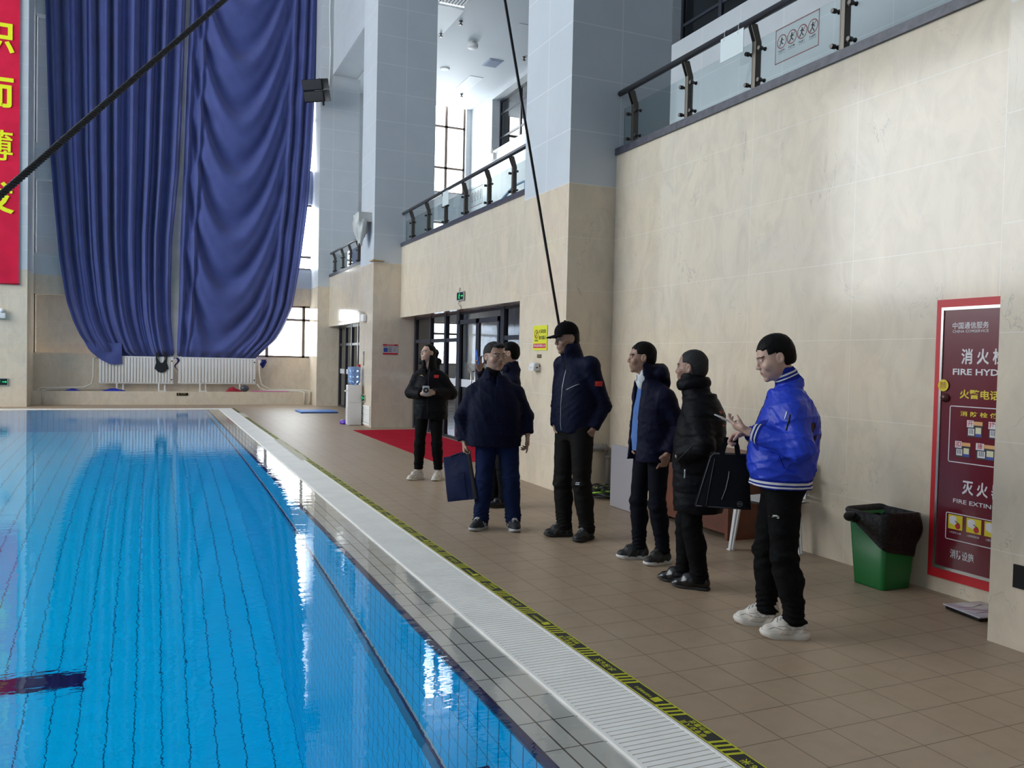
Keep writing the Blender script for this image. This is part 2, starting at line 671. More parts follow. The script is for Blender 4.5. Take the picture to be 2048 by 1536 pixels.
f = MB()
f.box((2.03, -6.0, -0.3), (4.89, 24.15, 0.0))
f.box((-16.0, 24.15, -0.3), (4.89, YN + 0.3, 0.0))
f.box((-16.0, -6.0, -0.3), (2.03, 0.45, 0.0))
f.box((-16.0, 0.45, -0.3), (-13.8, 24.15, 0.0))
f.box((4.89, -6.0, -0.3), (5.20, YN + 0.3, 0.0))
struct('floor', f, M_FLOOR)

# pool basin, 5.5 m deep, with a rest ledge and dark blue rim
PX0, PX1, PY0, PY1, PD = -13.2, 1.37, 0.9, 23.5, -5.5
p = MB()
p.add([(PX0, PY0, PD), (PX1, PY0, PD), (PX1, PY1, PD), (PX0, PY1, PD)], [(0, 1, 2, 3)])
for a, b in (((PX1, PY0), (PX1, PY1)), ((PX1, PY1), (PX0, PY1)), ((PX0, PY1), (PX0, PY0)), ((PX0, PY0), (PX1, PY0))):
    p.add([(*a, PD), (*b, PD), (*b, -0.05), (*a, -0.05)], [(3, 2, 1, 0)])
struct('pool_basin', p, M_POOL)
p = MB()
p.box((PX1 - 0.012, 3.30, -1.32), (PX1, PY1, -1.19), 1)
p.box((PX1 - 0.03, 3.30, -1.34), (PX1 - 0.012, PY1, -1.187), 0)
p.box((PX1 - 0.42, PY0 + 0.01, -1.0), (PX1, 3.26, -0.62), 2)
p.box((PX1 - 0.42, 3.26, -1.0), (PX1, 3.30, -0.61), 0)
p.box((PX1 - 0.45, PY0 + 0.01, -0.70), (PX1 - 0.42, 3.30, -0.61), 0)
struct('trim_pool_ledge', p, [M_NAVYT, M_COP, M_POOL])
p = MB()     # dark blue bullnose rim just below the coping tiles
prof = [(1.372, -0.075), (1.362, -0.055), (1.362, -0.03), (1.385, -0.014), (1.402, -0.010), (1.41, -0.05), (1.41, -0.075)]
p.prism([(a, b) for a, b in prof], (0, PY0, 0), (1, 0, 0), (0, 0, 1), (0, PY1 - PY0 + 0.03, 0))
p.prism([(-(a - 1.372) , b) for a, b in prof], (0, PY1 - 0.03, 0), (0, -1, 0), (0, 0, 1), (PX1, 0, 0))
struct('trim_pool_rim', p, M_NAVYT)
p = MB()
p.box((1.402, PY0 - 0.3, -0.3), (1.68, PY1 + 0.03, -0.012))
p.box((PX0 - 0.3, PY1 + 0.03, -0.3), (1.68, 23.80, -0.012))
p.box((PX0 - 0.3, PY0 - 0.3, -0.3), (1.402, PY0 - 0.02, -0.012))
p.box((PX0 - 0.3, PY0 - 0.02, -0.3), (PX0 - 0.03, PY1 + 0.03, -0.012))
struct('trim_pool_coping', p, M_COP)
w = MB()
w.add([(PX0 - 0.3, PY0 - 0.3, -0.006), (1.665, PY0 - 0.3, -0.006), (1.665, 23.785, -0.006), (PX0 - 0.3, 23.785, -0.006)], [(0, 1, 2, 3)])
tag(w.build('pool_water', M_WATER), 'calm blue water filling the deep indoor diving pool', 'water', kind='stuff')
# dark marking on the pool floor
mk = MB()
mk.box((-4.6, 9.56, PD + 0.002), (-0.62, 9.85, PD + 0.006))
struct('trim_pool_floor_marking', mk, M_NAVYT)

# overflow grating: plastic slats across a channel
M_GRATE = plain('white_grating_plastic', (0.86, 0.84, 0.80), 0.5, var=0.05, bscale=3.0)
M_CHAN = plain('channel_concrete', (0.16, 0.155, 0.15), 0.8)  # one even dark grey for the channel bed
g = MB()
y = 0.9
while y < 23.8:
    g.box((1.70, y, -0.03), (2.015, y + 0.0275, -0.001))
    y += 0.034
g.box((1.682, 0.6, -0.03), (1.70, 24.12, 0.001))
g.box((2.015, 0.6, -0.03), (2.03, 24.12, 0.001))
x = -13.4
while x < 1.66:
    g.box((x, 23.83, -0.03), (x + 0.045, 24.13, -0.001))
    x += 0.06
g.box((-13.4, 23.803, -0.03), (2.015, 23.83, 0.001))
g.box((-13.4, 24.13, -0.03), (2.03, 24.148, 0.001))
g.box((1.70, 23.83, -0.03), (2.015, 24.13, -0.001))
tag(g.build('overflow_grating', M_GRATE), 'white slatted overflow grating running along the pool edge', 'grating')
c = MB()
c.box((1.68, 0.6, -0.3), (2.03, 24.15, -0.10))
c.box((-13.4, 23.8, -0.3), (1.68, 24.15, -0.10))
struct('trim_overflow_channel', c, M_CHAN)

# ---- side wall with the balcony on top
w = MB()
w.box((XW, -6.0, 0.0), (5.15, 8.33, 3.89))
w.box((XW, 9.55, 0.0), (5.15, 10.98, 3.89))
w.box((XW, 10.98, 2.37), (5.30, 17.29, 3.89))
w.box((XW, 18.5, 2.40), (5.30, 25.13, 3.89))
w.box((5.15, 10.9, 0.0), (5.26, 11.0, 2.5))
struct('wall_east', w, M_BEIGE)
for k, (a, b) in enumerate(((-6.0, 8.33), (9.55, 17.29), (18.5, 25.13))):
    t = MB()
    t.box((XW - 0.025, a, 3.89), (5.16, b, 3.965))
    struct('trim_%d' % (k + 1), t, M_STONE)
for k, (a, b, top) in enumerate(((-1.2, 3.11, 14.0), (8.33, 9.55, 14.0), (17.29, 18.5, 14.0))):
    q = MB()
    q.box((XP, a, 0.0), (5.60, b, top))
    o = struct('pillar', q, M_PIL)
q = MB()
q.box((4.54, 25.13, 0.0), (5.72, YN + 0.3, 14.0))
struct('pillar', q, M_PILF)
b = MB()
b.box((XW, -6.0, 9.93), (5.65, 25.13, 14.0))
struct('beam', b, M_GRAY)
# balcony slab, back wall with high windows, ceiling
s_ = MB()
s_.box((5.15, -6.0, 3.45), (9.8, YN, 3.84))
struct('floor_balcony', s_, M_MARFLOOR)
bw = MB()
W1, W2 = (3.2, 14.65), (17.2, 24.5)
bw.box((9.8, -6.0, 3.84), (10.2, YN, 8.1))
bw.box((9.8, -6.0, 9.75), (10.2, YN, 9.95))
bw.box((9.8, -6.0, 8.1), (10.2, W1[0], 9.75))
bw.box((9.8, W1[1], 8.1), (10.2, W2[0], 9.75))
bw.box((9.8, W2[1], 8.1), (10.2, YN, 9.75))
struct('wall_balcony_back', bw, M_GRAY)
rm = MB()
rm.box((10.2, 1.0, 7.6), (13.0, 25.5, 8.0))
rm.box((13.0, 1.0, 7.6), (13.2, 25.5, 10.4))
rm.box((10.2, 1.0, 10.1), (13.0, 25.5, 10.4))
rm.box((10.2, 0.8, 7.6), (13.2, 1.0, 10.4))
rm.box((10.2, 25.5, 7.6), (13.2, 25.7, 10.4))
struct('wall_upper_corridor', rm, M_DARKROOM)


def upper_window(name, y0, y1, bars, z0=8.1, z1=9.75):
    m = MB()
    X0, X1 = 10.06, 10.13
    m.box((X0, y0, z0), (X1, y0 + 0.07, z1))
    m.box((X0, y1 - 0.07, z0), (X1, y1, z1))
    m.box((X0, y0, z0), (X1, y1, z0 + 0.07))
    m.box((X0, y0, z1 - 0.07), (X1, y1, z1))
    for y in bars:
        m.box((X0, y - 0.05, z0), (X1, y + 0.05, z1))
    for z in (8.55, 9.3):
        m.box((X0 + 0.01, y0, z - 0.03), (X1 - 0.01, y1, z + 0.03))
    o = struct(name, m, M_DKFRAME)
    g_ = MB()
    g_.box((10.085, y0 + 0.07, z0 + 0.07), (10.095, y1 - 0.07, z1 - 0.07))
    g_.build('pane', M_DARKGLASS, o)


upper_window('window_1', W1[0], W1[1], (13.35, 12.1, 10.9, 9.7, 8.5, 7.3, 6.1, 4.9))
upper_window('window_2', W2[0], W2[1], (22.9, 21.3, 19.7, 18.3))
cb = MB()
cb.box((5.65, -6.0, 9.9), (9.8, YN, 10.1))
struct('ceiling_balcony', cb, M_CEIL)
ch = MB()
ch.box((-16.2, -6.2, 14.0), (9.8, YN + 0.3, 14.2))
struct('ceiling', ch, M_CEIL)

# ---- far window wall
XL, XR = -3.02, 4.72            # hall opening between the pier and the last pillar
nw = MB()
nw.box((XL, YN, 0.0), (4.72, YN + 0.3, 1.435))
nw.box((XL, YN, 3.06), (4.72, YN + 0.3, 4.19))
nw.box((XL, YN, 6.24), (4.72, YN + 0.3, 7.24))
nw.box((XL, YN, 10.75), (4.72, YN + 0.3, 12.0))
nw.box((XL, YN, 13.4), (4.72, YN + 0.3, 14.0))
# left part of the openings closed by set-back cladding
nw.box((XL - 0.3, YN + 0.55, 0.0), (-1.0, YN + 0.75, 14.0))
nw.box((-1.1, YN + 0.3, 0.0), (-1.0, YN + 0.42, 14.0))
nw.box((XL - 0.4, YN, 0.0), (XL, YN + 0.75, 14.0))
struct('wall_north', nw, M_PILF)
nw = MB()
nw.box((5.65, YN, 0.0), (7.6, YN + 0.3, 10.1))
nw.box((9.62, YN, 0.0), (10.2, YN + 0.3, 10.1))
nw.box((7.6, YN, 0.0), (9.62, YN + 0.3, 1.30))
nw.box((7.6, YN, 2.75), (9.62, YN + 0.3, 4.19))
nw.box((7.6, YN, 6.10), (9.62, YN + 0.3, 7.05))
struct('wall_north_balcony', nw, M_GRAY)
pr = MB()
pr.box((-5.6, 25.0, 0.0), (XL, YN + 0.2, 14.0))
struct('pillar', pr, M_PILF)
ww = MB()
ww.box((-16.0, YN - 0.3, 0.0), (-5.6, YN, 14.0))
struct('wall_north_west', ww, M_PILF)
lg = MB()
lg.box((XL, 25.85, 0.0), (4.54, YN, 0.385))
struct('trim_heating_ledge', lg, M_BEIGE)


def far_window(name, x0, x1, z0, z1, vbars, hbars, mat):
    m = MB()
    Y0, Y1 = YN + 0.13, YN + 0.19
    w_ = 0.06
    m.box((x0, Y0, z0), (x0 + w_, Y1, z1))
    m.box((x1 - w_, Y0, z0), (x1, Y1, z1))
    m.box((x0, Y0, z0), (x1, Y1, z0 + w_))
    m.box((x0, Y0, z1 - w_), (x1, Y1, z1))
    for x in vbars:
        m.box((x - 0.045, Y0, z0), (x + 0.045, Y1, z1))
    for z in hbars:
        m.box((x0, Y0, z - 0.035), (x1, Y1, z + 0.035))
    o = struct(name, m, mat)
    g_ = MB()
    g_.box((x0 + w_, Y0 + 0.025, z0 + w_), (x1 - w_, Y0 + 0.033, z1 - w_))
    g_.build('pane', M_GLASS, o)
    return o


far_window('window_3', -1.0, 4.72, 1.435, 3.06, (-0.3, 0.5, 1.4, 2.3, 3.25, 4.36), (2.62,), M_BROWNFR)
far_window('window_4', -1.0, 4.72, 4.19, 6.24, (0.5, 2.0, 3.5), (4.6,), M_BROWNFR)
far_window('window_5', -1.0, 4.72, 7.24, 10.75, (0.5, 2.0, 3.5), (8.9,), M_BROWNFR)
far_window('window_6', -1.0, 4.72, 12.0, 13.4, (0.5, 2.0, 3.5), (), M_BROWNFR)
far_window('window_7', 7.6, 9.62, 7.05, 10.0, (8.96,), (9.27, 7.9), M_BROWNFR)
far_window('window_8', 7.6, 9.62, 4.19, 6.10, (8.96,), (), M_BROWNFR)
far_window('window_9', 7.6, 9.62, 1.30, 2.75, (8.6,), (2.35,), M_BROWNFR)

# ---- remaining shell (out of frame, it closes the hall)
w = MB()
w.box((-16.2, -6.2, 0.0), (-16.0, YN + 0.3, 14.0))
struct('wall_west', w, M_GRAY)
w = MB()
w.box((-16.0, -6.2, 0.0), (10.2, -6.0, 14.0))
struct('wall_south', w, M_GRAY)
# lobby behind the glazed doors
w = MB()
w.box((9.8, 9.0, 0.0), (10.0, YN, 3.45))
w.box((5.15, 8.9, 0.0), (10.0, 9.0, 3.45))
struct('wall_lobby', w, M_BEIGE)
w = MB()
w.box((5.20, 9.0, -0.3), (9.8, YN, 0.0))
struct('floor_lobby', w, M_MARFLOOR)

# ---- glazed door walls under the balcony
M_DOORGLASS = m_glass('door_glass', (0.62, 0.66, 0.72), 1.2)
M_FROST = plain('frosted_strip', (0.55, 0.58, 0.62), 0.6)


def door_wall(name, y0, y1, posts, thick, ztop, zt, leaves):
    X0, X1 = 5.20, 5.26
    m = MB()
    m.box((X0, y0, 0.0), (X1, y1, 0.05))
    m.box((X0, y0, ztop - 0.09), (X1, y1, ztop))
    for y in posts:
        w_ = 0.075 if y in thick else 0.05
        m.box((X0 - 0.01, y - w_, 0.0), (X1 + 0.01, y + w_, ztop))
    ps = sorted(posts)
    for a, b_ in zip(ps[:-1], ps[1:]):
        if (a, b_) not in leaves:
            m.box((X0, a, zt - 0.03), (X1, b_, zt + 0.04))
    o = struct(name, m, M_DKFRAME)
    g_ = MB()
    g_.box((5.226, y0, 0.05), (5.234, y1, ztop - 0.09))
    g_.build('pane', M_DOORGLASS, o)
    st = MB()
    for a, b_ in zip(ps[:-1], ps[1:]):
        st.box((5.221, a + 0.06, 1.0), (5.225, b_ - 0.06, 1.14))
    st.build('frosted_strip', M_FROST, o)
    for a, b_ in leaves:
        lf = MB()
        for (c0, c1) in ((a + 0.08, (a + b_) / 2 - 0.005), ((a + b_) / 2 + 0.005, b_ - 0.08)):
            lf.box((5.17, c0, 0.06), (5.21, c0 + 0.07, ztop - 0.2))
            lf.box((5.17, c1 - 0.07, 0.06), (5.21, c1, ztop - 0.2))
            lf.box((5.17, c0, 0.06), (5.21, c1, 0.16))
            lf.box((5.17, c0, ztop - 0.28), (5.21, c1, ztop - 0.2))
        l_ = lf.build('door_leaf', M_DKFRAME, o)
        h = MB()
        for dy in (-0.09, 0.09):
            yy = (a + b_) / 2 + dy
            h.tube([(5.16, yy, 0.8), (5.11, yy, 0.82), (5.11, yy, 1.28), (5.16, yy, 1.3)], 0.013, 8)
        h.build('handle', M_STEEL, l_)
    return o


door_wall('door_1', 10.98, 17.29, (11.03, 12.35, 14.45, 15.2, 16.15, 17.2), (12.35, 14.45), 2.42, 1.86, ((12.35, 14.45),))
door_wall('door_2', 18.5, 25.13, (18.55, 19.7, 20.7, 21.7, 22.6, 23.4, 24.2, 25.05), (21.7,), 2.44, 1.86, ())

# ---------------------------------------------------------------- curtains, banner, ropes, far-end furnishings
M_CURT = m_fabric('blue_curtain_cloth', (0.072, 0.090, 0.262), 0.6, 0.25, 0.12, 5.0, 0.02)
M_LINING = m_fabric('cream_lining_cloth', (0.46, 0.43, 0.38), 0.8, 0.2, 0.1)
M_RED = m_fabric('red_banner_cloth', (0.62, 0.012, 0.05), 0.6, 0.2, 0.05)
M_YEL = plain('yellow_print', (0.78, 0.80, 0.0), 0.6)


def ipl(z, pts):
    return float(np.interp(z, [p[0] for p in pts], [p[1] for p in pts]))


CY = 26.02
# outlines as (height, X): outer and inner edges of the two halves
L_OUT = [(1.33, -1.25), (1.50, -1.58), (1.93, -1.86), (2.31, -2.03), (2.87, -2.20), (3.57, -2.31), (4.1, -2.39), (5.5, -2.52), (6.9, -2.63), (8.7, -2.70), (11.0, -2.77), (13.6, -2.84)]
L_IN = [(1.33, 0.62), (1.71, 0.56), (2.5, 0.49), (3.5, 0.48), (4.8, 0.51), (6.8, 0.67), (9.5, 0.78), (11.7, 0.85), (13.6, 0.92)]
R_IN = [(1.33, 0.67), (1.72, 0.66), (2.5, 0.69), (3.5, 0.71), (4.8, 0.72), (6.8, 0.79), (9.5, 0.85), (11.7, 0.92), (13.6, 0.95)]
R_OUT = [(1.33, 2.84), (1.41, 2.90), (1.62, 3.10), (1.81, 3.29), (1.97, 3.46), (2.28, 3.65), (2.59, 3.79), (3.03, 3.96), (4.37, 4.17), (6.16, 4.37), (7.0, 4.42), (7.95, 4.48), (9.31, 4.52), (10.7, 4.58), (12.45, 4.62), (13.6, 4.66)]


def smooth(a, b, x):
    t = min(1, max(0, (x - a) / (b - a)))
    return t * t * (3 - 2 * t)


def fold_left(u, z):
    d = 0.0
    for k, (fr, am, ph) in enumerate(((9.0, 0.10, 0.4), (17.0, 0.045, 1.7), (31.0, 0.018, 0.3))):
        d += am * math.sin(2 * PI * fr * (u + 0.012 * math.sin(2.1 * u * 7 + k)) + ph + 0.12 * (z - 8))
    d = math.copysign(abs(d) ** 0.85, d)
    lo = smooth(1.4, 5.5, z)
    drape = 0.09 * math.sin(2 * PI * (3.2 * u + 0.28 * (z - 1.3) * (1 - u)) + 0.6)
    return d * (0.35 + 0.65 * lo) + drape * (1 - lo)


def fold_right(u, z):
    d = 0.0
    edge = max(1 - smooth(0.16, 0.30, u), smooth(0.80, 0.93, u))
    for k, (fr, am, ph) in enumerate(((13.0, 0.075, 0.9), (23.0, 0.035, 2.0))):
        d += am * math.sin(2 * PI * fr * u + ph + 0.25 * math.sin(0.8 * z))
    # swags hanging between the gathered sides
    s = (u - 0.60) / 0.36
    zz = z - 2.9 * min(1.6, s * s) * (0.75 + 0.25 * smooth(2, 9, z))
    swag = 0.13 * math.sin(2 * PI * zz / 1.75 + 0.7) + 0.05 * math.sin(2 * PI * zz / 0.86)
    body = math.exp(-(s ** 4))
    low = smooth(1.3, 3.0, z)
    return d * edge * (0.4 + 0.6 * low) + swag * body * (0.25 + 0.75 * low) - 0.10 * body * smooth(1.5, 6, z)


def curtain(name, fo, out, inn, nu, nz, flip, droop=None):
    P = []
    for i in range(nu + 1):
        u = i / nu
        row = []
        for j in range(nz + 1):
            t = j / nz
            z = 1.33 + (13.6 - 1.33) * t ** 1.35
            x = ipl(z, out) * (1 - u) + ipl(z, inn) * u
            y = CY + fo(u, z)
            tuck = 1 - smooth(1.33, 1.6, z)
            y = y * (1 - tuck) + (26.19 + 0.03 * math.sin(40 * u)) * tuck
            row.append((x, min(y, YN - 0.05), z))
        P.append(row)
    m = MB()
    m.grid(P, flip=flip)
    if droop:
        m.grid(droop, flip=False)
    return m.build(name, M_CURT)


# the corner of the left half hangs down over the first radiator
DR = []
for i in range(17):
    a = i / 16
    x = -1.64 + a * 0.84
    top = 1.75
    bot = float(np.interp(x, [-1.64, -1.56, -1.34, -1.11, -0.95, -0.80], [1.56, 1.46, 1.27, 1.14, 1.135, 1.16]))
    row = []
    for j in range(9):
        b = j / 8
        row.append((x + 0.02 * b * a - 0.10 * (1 - b) * (1 - a), 26.01 - 0.03 * b + 0.02 * math.sin(10 * a + 4 * b), top + (bot - top) * b))
    DR.append(row)
tag(curtain('curtain', fold_left, L_OUT, L_IN, 260, 90, True, DR), 'long blue curtain half with straight vertical pleats, left of the pale gap', 'curtain', 'blue stage curtains over the far windows')
tag(curtain('curtain', lambda u, z: fold_right(1 - u, z), R_IN[:0] + R_IN, R_OUT, 260, 110, True), 'long blue curtain half sagging in curved swags, beside the far pillar', 'curtain', 'blue stage curtains over the far windows')
m = MB()
P = []
for i in range(5):
    a = i / 4
    P.append([((ipl(z, L_IN) - 0.12) * (1 - a) + (ipl(z, R_IN) + 0.12) * a, 26.16 + 0.02 * math.sin(9 * a), z) for z in np.linspace(1.36, 13.5, 50)])
m.grid(P, flip=True)
tag(m.build('curtain_lining', M_LINING), 'narrow cream strip of lining showing between the blue curtains', 'lining')

# red banner with yellow characters on the left pier
bn = thing('banner', 'tall red banner with yellow characters on the left pier', 'banner', (-3.75, 24.95, 3.2))
m = MB()
P = []
for i in range(9):
    x = -4.30 + i / 8 * 1.09
    P.append([(x, 24.945 - 0.012 * math.sin(i * 1.3 + z * 0.7) * (1 - smooth(3.2, 4.5, z)) - 0.004, z) for z in np.linspace(3.22, 13.8, 40)])
m.grid(P, flip=True)
m.build('banner_cloth', M_RED, bn)
m = MB()
m.tube([(-4.32, 24.945, 3.21), (-3.19, 24.945, 3.21)], 0.022, 10)
m.build('bottom_rod', M_RED, bn)
for ch, z in (('职', 9.45), ('而', 8.05), ('薄', 6.68), ('发', 5.35)):
    m = MB()
    put_text(m, ch, (-3.74, 24.915, z), (1, 0, 0), (0, 0, 1), 0.84, 0.004 if ch == '薄' else 0.02)
    m.build('character', M_YEL, bn)


def rope(name, pts, r, label, turns, strands=3, col=(0.014, 0.014, 0.018)):
    a, b = Vector(pts[0]), Vector(pts[1])
    ax = (b - a).normalized()
    n1 = ax.orthogonal().normalized()
    n2 = ax.cross(n1)
    L = (b - a).length
    N = int(turns * 10)
    m = MB()
    for s in range(strands):
        m.tube([a + ax * (L * i / N) + (n1 * math.cos(2 * PI * (turns * i / N + s / strands)) + n2 * math.sin(2 * PI * (turns * i / N + s / strands))) * r * 0.62 for i in range(N + 1)], r * 0.50, 7)
    return tag(m.build(name, plain('black_rope', col, 0.55)), label, 'rope')


def along(p, q, a, b):
    p, q = Vector(p), Vector(q)
    return p + (q - p) * a, p + (q - p) * b


rope('rope', along((-0.599, 4.102, 2.15), (0.379, 5.083, 3.555), -0.35, 1.6), 0.0145, 'thick twisted black rope slanting across the upper left', 75)
m = MB()
for dx in (-0.008, 0.008):
    p0, p1 = Vector((4.417 + dx, 8.1, 0.35)), Vector((3.18 + dx, 8.1, 6.1))
    m.tube([p0, p1], 0.0085, 6)
m.ball((4.417, 8.1, 0.35), (0.03, 0.03, 0.04))
tag(m.build('rope', plain('black_rope', (0.014, 0.014, 0.018), 0.55)), 'thin doubled black rope running down behind the capped person', 'rope')

# loudspeaker on the far pillar
sp = thing('loudspeaker', 'black two-box loudspeaker bracketed high on the far pillar', 'loudspeaker', (4.34, 24.7, 9.0))
Rm = Matrix.Rotation(math.radians(-38), 3, 'Z') @ Matrix.Rotation(math.radians(20), 3, 'X')
c0 = Vector((4.30, 24.55, 9.22))
for k in (0, 1):
    m = MB()
    m.obox(c0 + Rm @ Vector((0, 0, 0.16 - 0.32 * k)), (0.66, 0.42, 0.31), Rm, 0, 0.03)
    cb_ = m.build('cabinet', M_BLACK, sp)
    m = MB()
    m.obox(c0 + Rm @ Vector((0, -0.218, 0.16 - 0.32 * k)), (0.60, 0.012, 0.25), Rm, 0, 0.005)
    m.build('grille', plain('speaker_cloth', (0.03, 0.03, 0.035), 0.9), cb_)
m = MB()
m.tube([c0 + Rm @ Vector((0.1, 0.1, 0.3)), (4.62, 25.1, 9.5)], 0.03, 8)
m.tube([c0 + Rm @ Vector((0.1, 0.2, -0.1)), (4.62, 25.1, 9.0)], 0.03, 8)
m.build('bracket', M_BLACK, sp)
m = MB()
m.tube([(4.78, 25.10, 9.6), (4.80, 25.10, 10.6), (4.76, 25.10, 11.6), (4.79, 25.10, 13.9)], 0.02, 6)
m.build('cable', M_WHITE, sp)

# radiators
M_RAD = plain('white_enamel', (0.72, 0.70, 0.68), 0.35)


def radiator(x0, x1, z0, z1, label, legs):
    t = thing('radiator', label, 'radiator', ((x0 + x1) / 2, 26.1, 0.385), 'white column radiators under the curtain')
    n = 24
    m = MB()
    pw = (x1 - x0) / n
    for i in range(n):
        m.obox((x0 + pw * (i + 0.5), 26.09, (z0 + z1) / 2), (pw * 0.80, 0.10, z1 - z0 - 0.06), None, 0, 0.012)
    m.box((x0, 26.06, z1 - 0.05), (x1, 26.13, z1))
    m.box((x0, 26.06, z0), (x1, 26.13, z0 + 0.05))
    m.build('panel', M_RAD, t)
    for x in legs:
        l = MB()
        l.box((x - 0.02, 26.055, 0.385), (x + 0.02, 26.075, z0 + 0.08))
        l.box((x + 0.14, 26.13, 0.385), (x + 0.18, 26.15, z0 + 0.08))
        l.box((x - 0.03, 26.04, 0.385), (x + 0.2, 26.16, 0.40))
        l.build('leg', M_RAD, t)
    l = MB()
    for z in (z0 + 0.12, z1 - 0.12):
        l.lathe([(0.0, -0.02), (0.02, -0.015), (0.02, 0.0)], (x1 - 0.05, 26.04, z), 10, 0, 'y')
    l.build('valve', M_BLACK, t)
    return t


radiator(-1.385, 0.575, 0.60, 1.385, 'white radiator on the far ledge with the dark swimsuit on it', (-0.92, 0.18))
radiator(0.70, 2.89, 0.61, 1.39, 'white radiator on the far ledge, right of the curtain gap', (1.3, 2.42))
# pipes along the ledge
M_PIPE = plain('cream_pipe', (0.60, 0.57, 0.50), 0.45)
m = MB()
m.tube([(-2.86, 25.92, 0.0), (-2.86, 25.92, 0.42), (-2.8, 25.95, 0.46), (-1.75, 26.0, 0.48), (-1.56, 26.05, 0.58), (-1.52, 26.08, 0.8), (-1.52, 26.1, 1.3), (-1.40, 26.1, 1.32)], 0.026, 8)
m.tube([(-2.74, 25.82, 0.0), (-2.74, 25.82, 0.40), (-2.6, 26.1, 0.41), (-1.2, 26.2, 0.41)], 0.022, 8)
tag(m.build('heating_pipe', M_PIPE), 'cream heating pipes bending up beside the left radiator', 'pipe')
m = MB()
m.tube([(4.46, 25.82, 0.0), (4.46, 25.82, 0.42), (4.3, 26.05, 0.44), (3.3, 26.12, 0.45), (3.06, 26.05, 0.6), (3.0, 26.1, 0.9), (2.98, 26.1, 1.34)], 0.022, 8)
m.tube([(4.30, 25.82, 0.0), (4.30, 25.82, 0.38), (4.2, 26.02, 0.41), (3.2, 26.06, 0.42), (3.0, 26.08, 0.5), (2.93, 26.1, 0.62)], 0.02, 8)
tag(m.build('heating_pipe', M_PIPE), 'cream heating pipes bending down beside the right radiator', 'pipe')

# swimsuit hanging over the left radiator
m = MB()
YF = 26.025
pl_ = [(-0.20, 0.0), (-0.155, 0.16), (-0.165, 0.30), (-0.16, 0.46), (-0.075, 0.46), (-0.075, 0.30), (-0.03, 0.17), (0.03, 0.17), (0.075, 0.30), (0.075, 0.46), (0.16, 0.46), (0.165, 0.30), (0.155, 0.16), (0.20, 0.0), (0.17, -0.02), (0.10, -0.095), (0.0, -0.125), (-0.10, -0.095), (-0.17, -0.02)]
m.prism([(a * 0.95, b) for a, b in pl_], (0.25, YF, 1.04), (1, 0, 0), (0, 0, 1), (0, -0.012, 0))
m.box((0.10, 26.0, 1.38), (0.18, 26.12, 1.40))
m.box((0.32, 26.0, 1.38), (0.40, 26.12, 1.40))
su = m.build('swimsuit', plain('black_lycra', (0.008, 0.008, 0.01), 0.45))
tag(su, 'black swimsuit hung over the front of the left radiator', 'swimsuit')
m = MB()
for s in (-1, 1):
    for k in range(3):
        m.tube([(0.25 + s * (0.12 - 0.03 * k), YF - 0.014, 1.40 - 0.06 * k), (0.25 + s * (0.05 - 0.012 * k), YF - 0.014, 1.25 - 0.02 * k)], 0.004, 5)
m.build('white_trim', M_WHITE, su)
m = MB()
P = [[(0.66 + 0.05 * math.sin(7 * v) + 0.07 * (u - 0.5) * (1.2 - v), 26.03 + 0.02 * math.sin(9 * v + 5 * u), 1.36 - 0.36 * v) for v in np.linspace(0, 1, 12)] for u in np.linspace(0, 1, 6)]
m.grid(P)
tag(m.build('cloth', m_fabric('dark_blue_cloth', (0.015, 0.02, 0.12))), 'small twisted dark blue cloth hanging in the gap between the radiators', 'cloth')
m = MB()
P = [[(3.02 + 0.16 * u + 0.03 * math.sin(8 * v), 26.02 + 0.02 * math.sin(7 * u + 6 * v), 1.36 - 0.24 * v * (0.6 + 0.5 * math.sin(3 * u + 1))) for v in np.linspace(0, 1, 10)] for u in np.linspace(0, 1, 8)]
m.grid(P)
tag(m.build('cloth', m_fabric('dark_blue_cloth', (0.015, 0.02, 0.12))), 'small dark blue cloth hanging at the right end of the radiators', 'cloth')


def heap(name, c, rx, ry, h, mat, label, cat, seed):
    """a flattened crumpled piece of cloth"""
    r = random.Random(seed)
    ph = [r.uniform(0, 6.28) for _ in range(6)]
    n, k = 36, 9
    V = []
    for j in range(k):
        t = j / (k - 1)
        for i in range(n):
            a = 2 * PI * i / n
            q = 1 + 0.18 * math.sin(3 * a + ph[0]) + 0.12 * math.sin(5 * a + ph[1])
            rr = (1 - t) * q
            z = h * (1 - (1 - t) ** 2.2) * (0.7 + 0.25 * math.sin(2 * a + ph[2] + 3 * t) + 0.15 * math.sin(5 * a + ph[3] + 7 * t))
            V.append((c[0] + rx * rr * math.cos(a), c[1] + ry * rr * math.sin(a), c[2] + max(0.004, z) if j else c[2]))
    F = [(j * n + i, j * n + (i + 1) % n, (j + 1) * n + (i + 1) % n, (j + 1) * n + i) for j in range(k - 1) for i in range(n)]
    m = MB()
    m.add(V, F, 0, True)
    return tag(m.build(name, mat), label, cat)


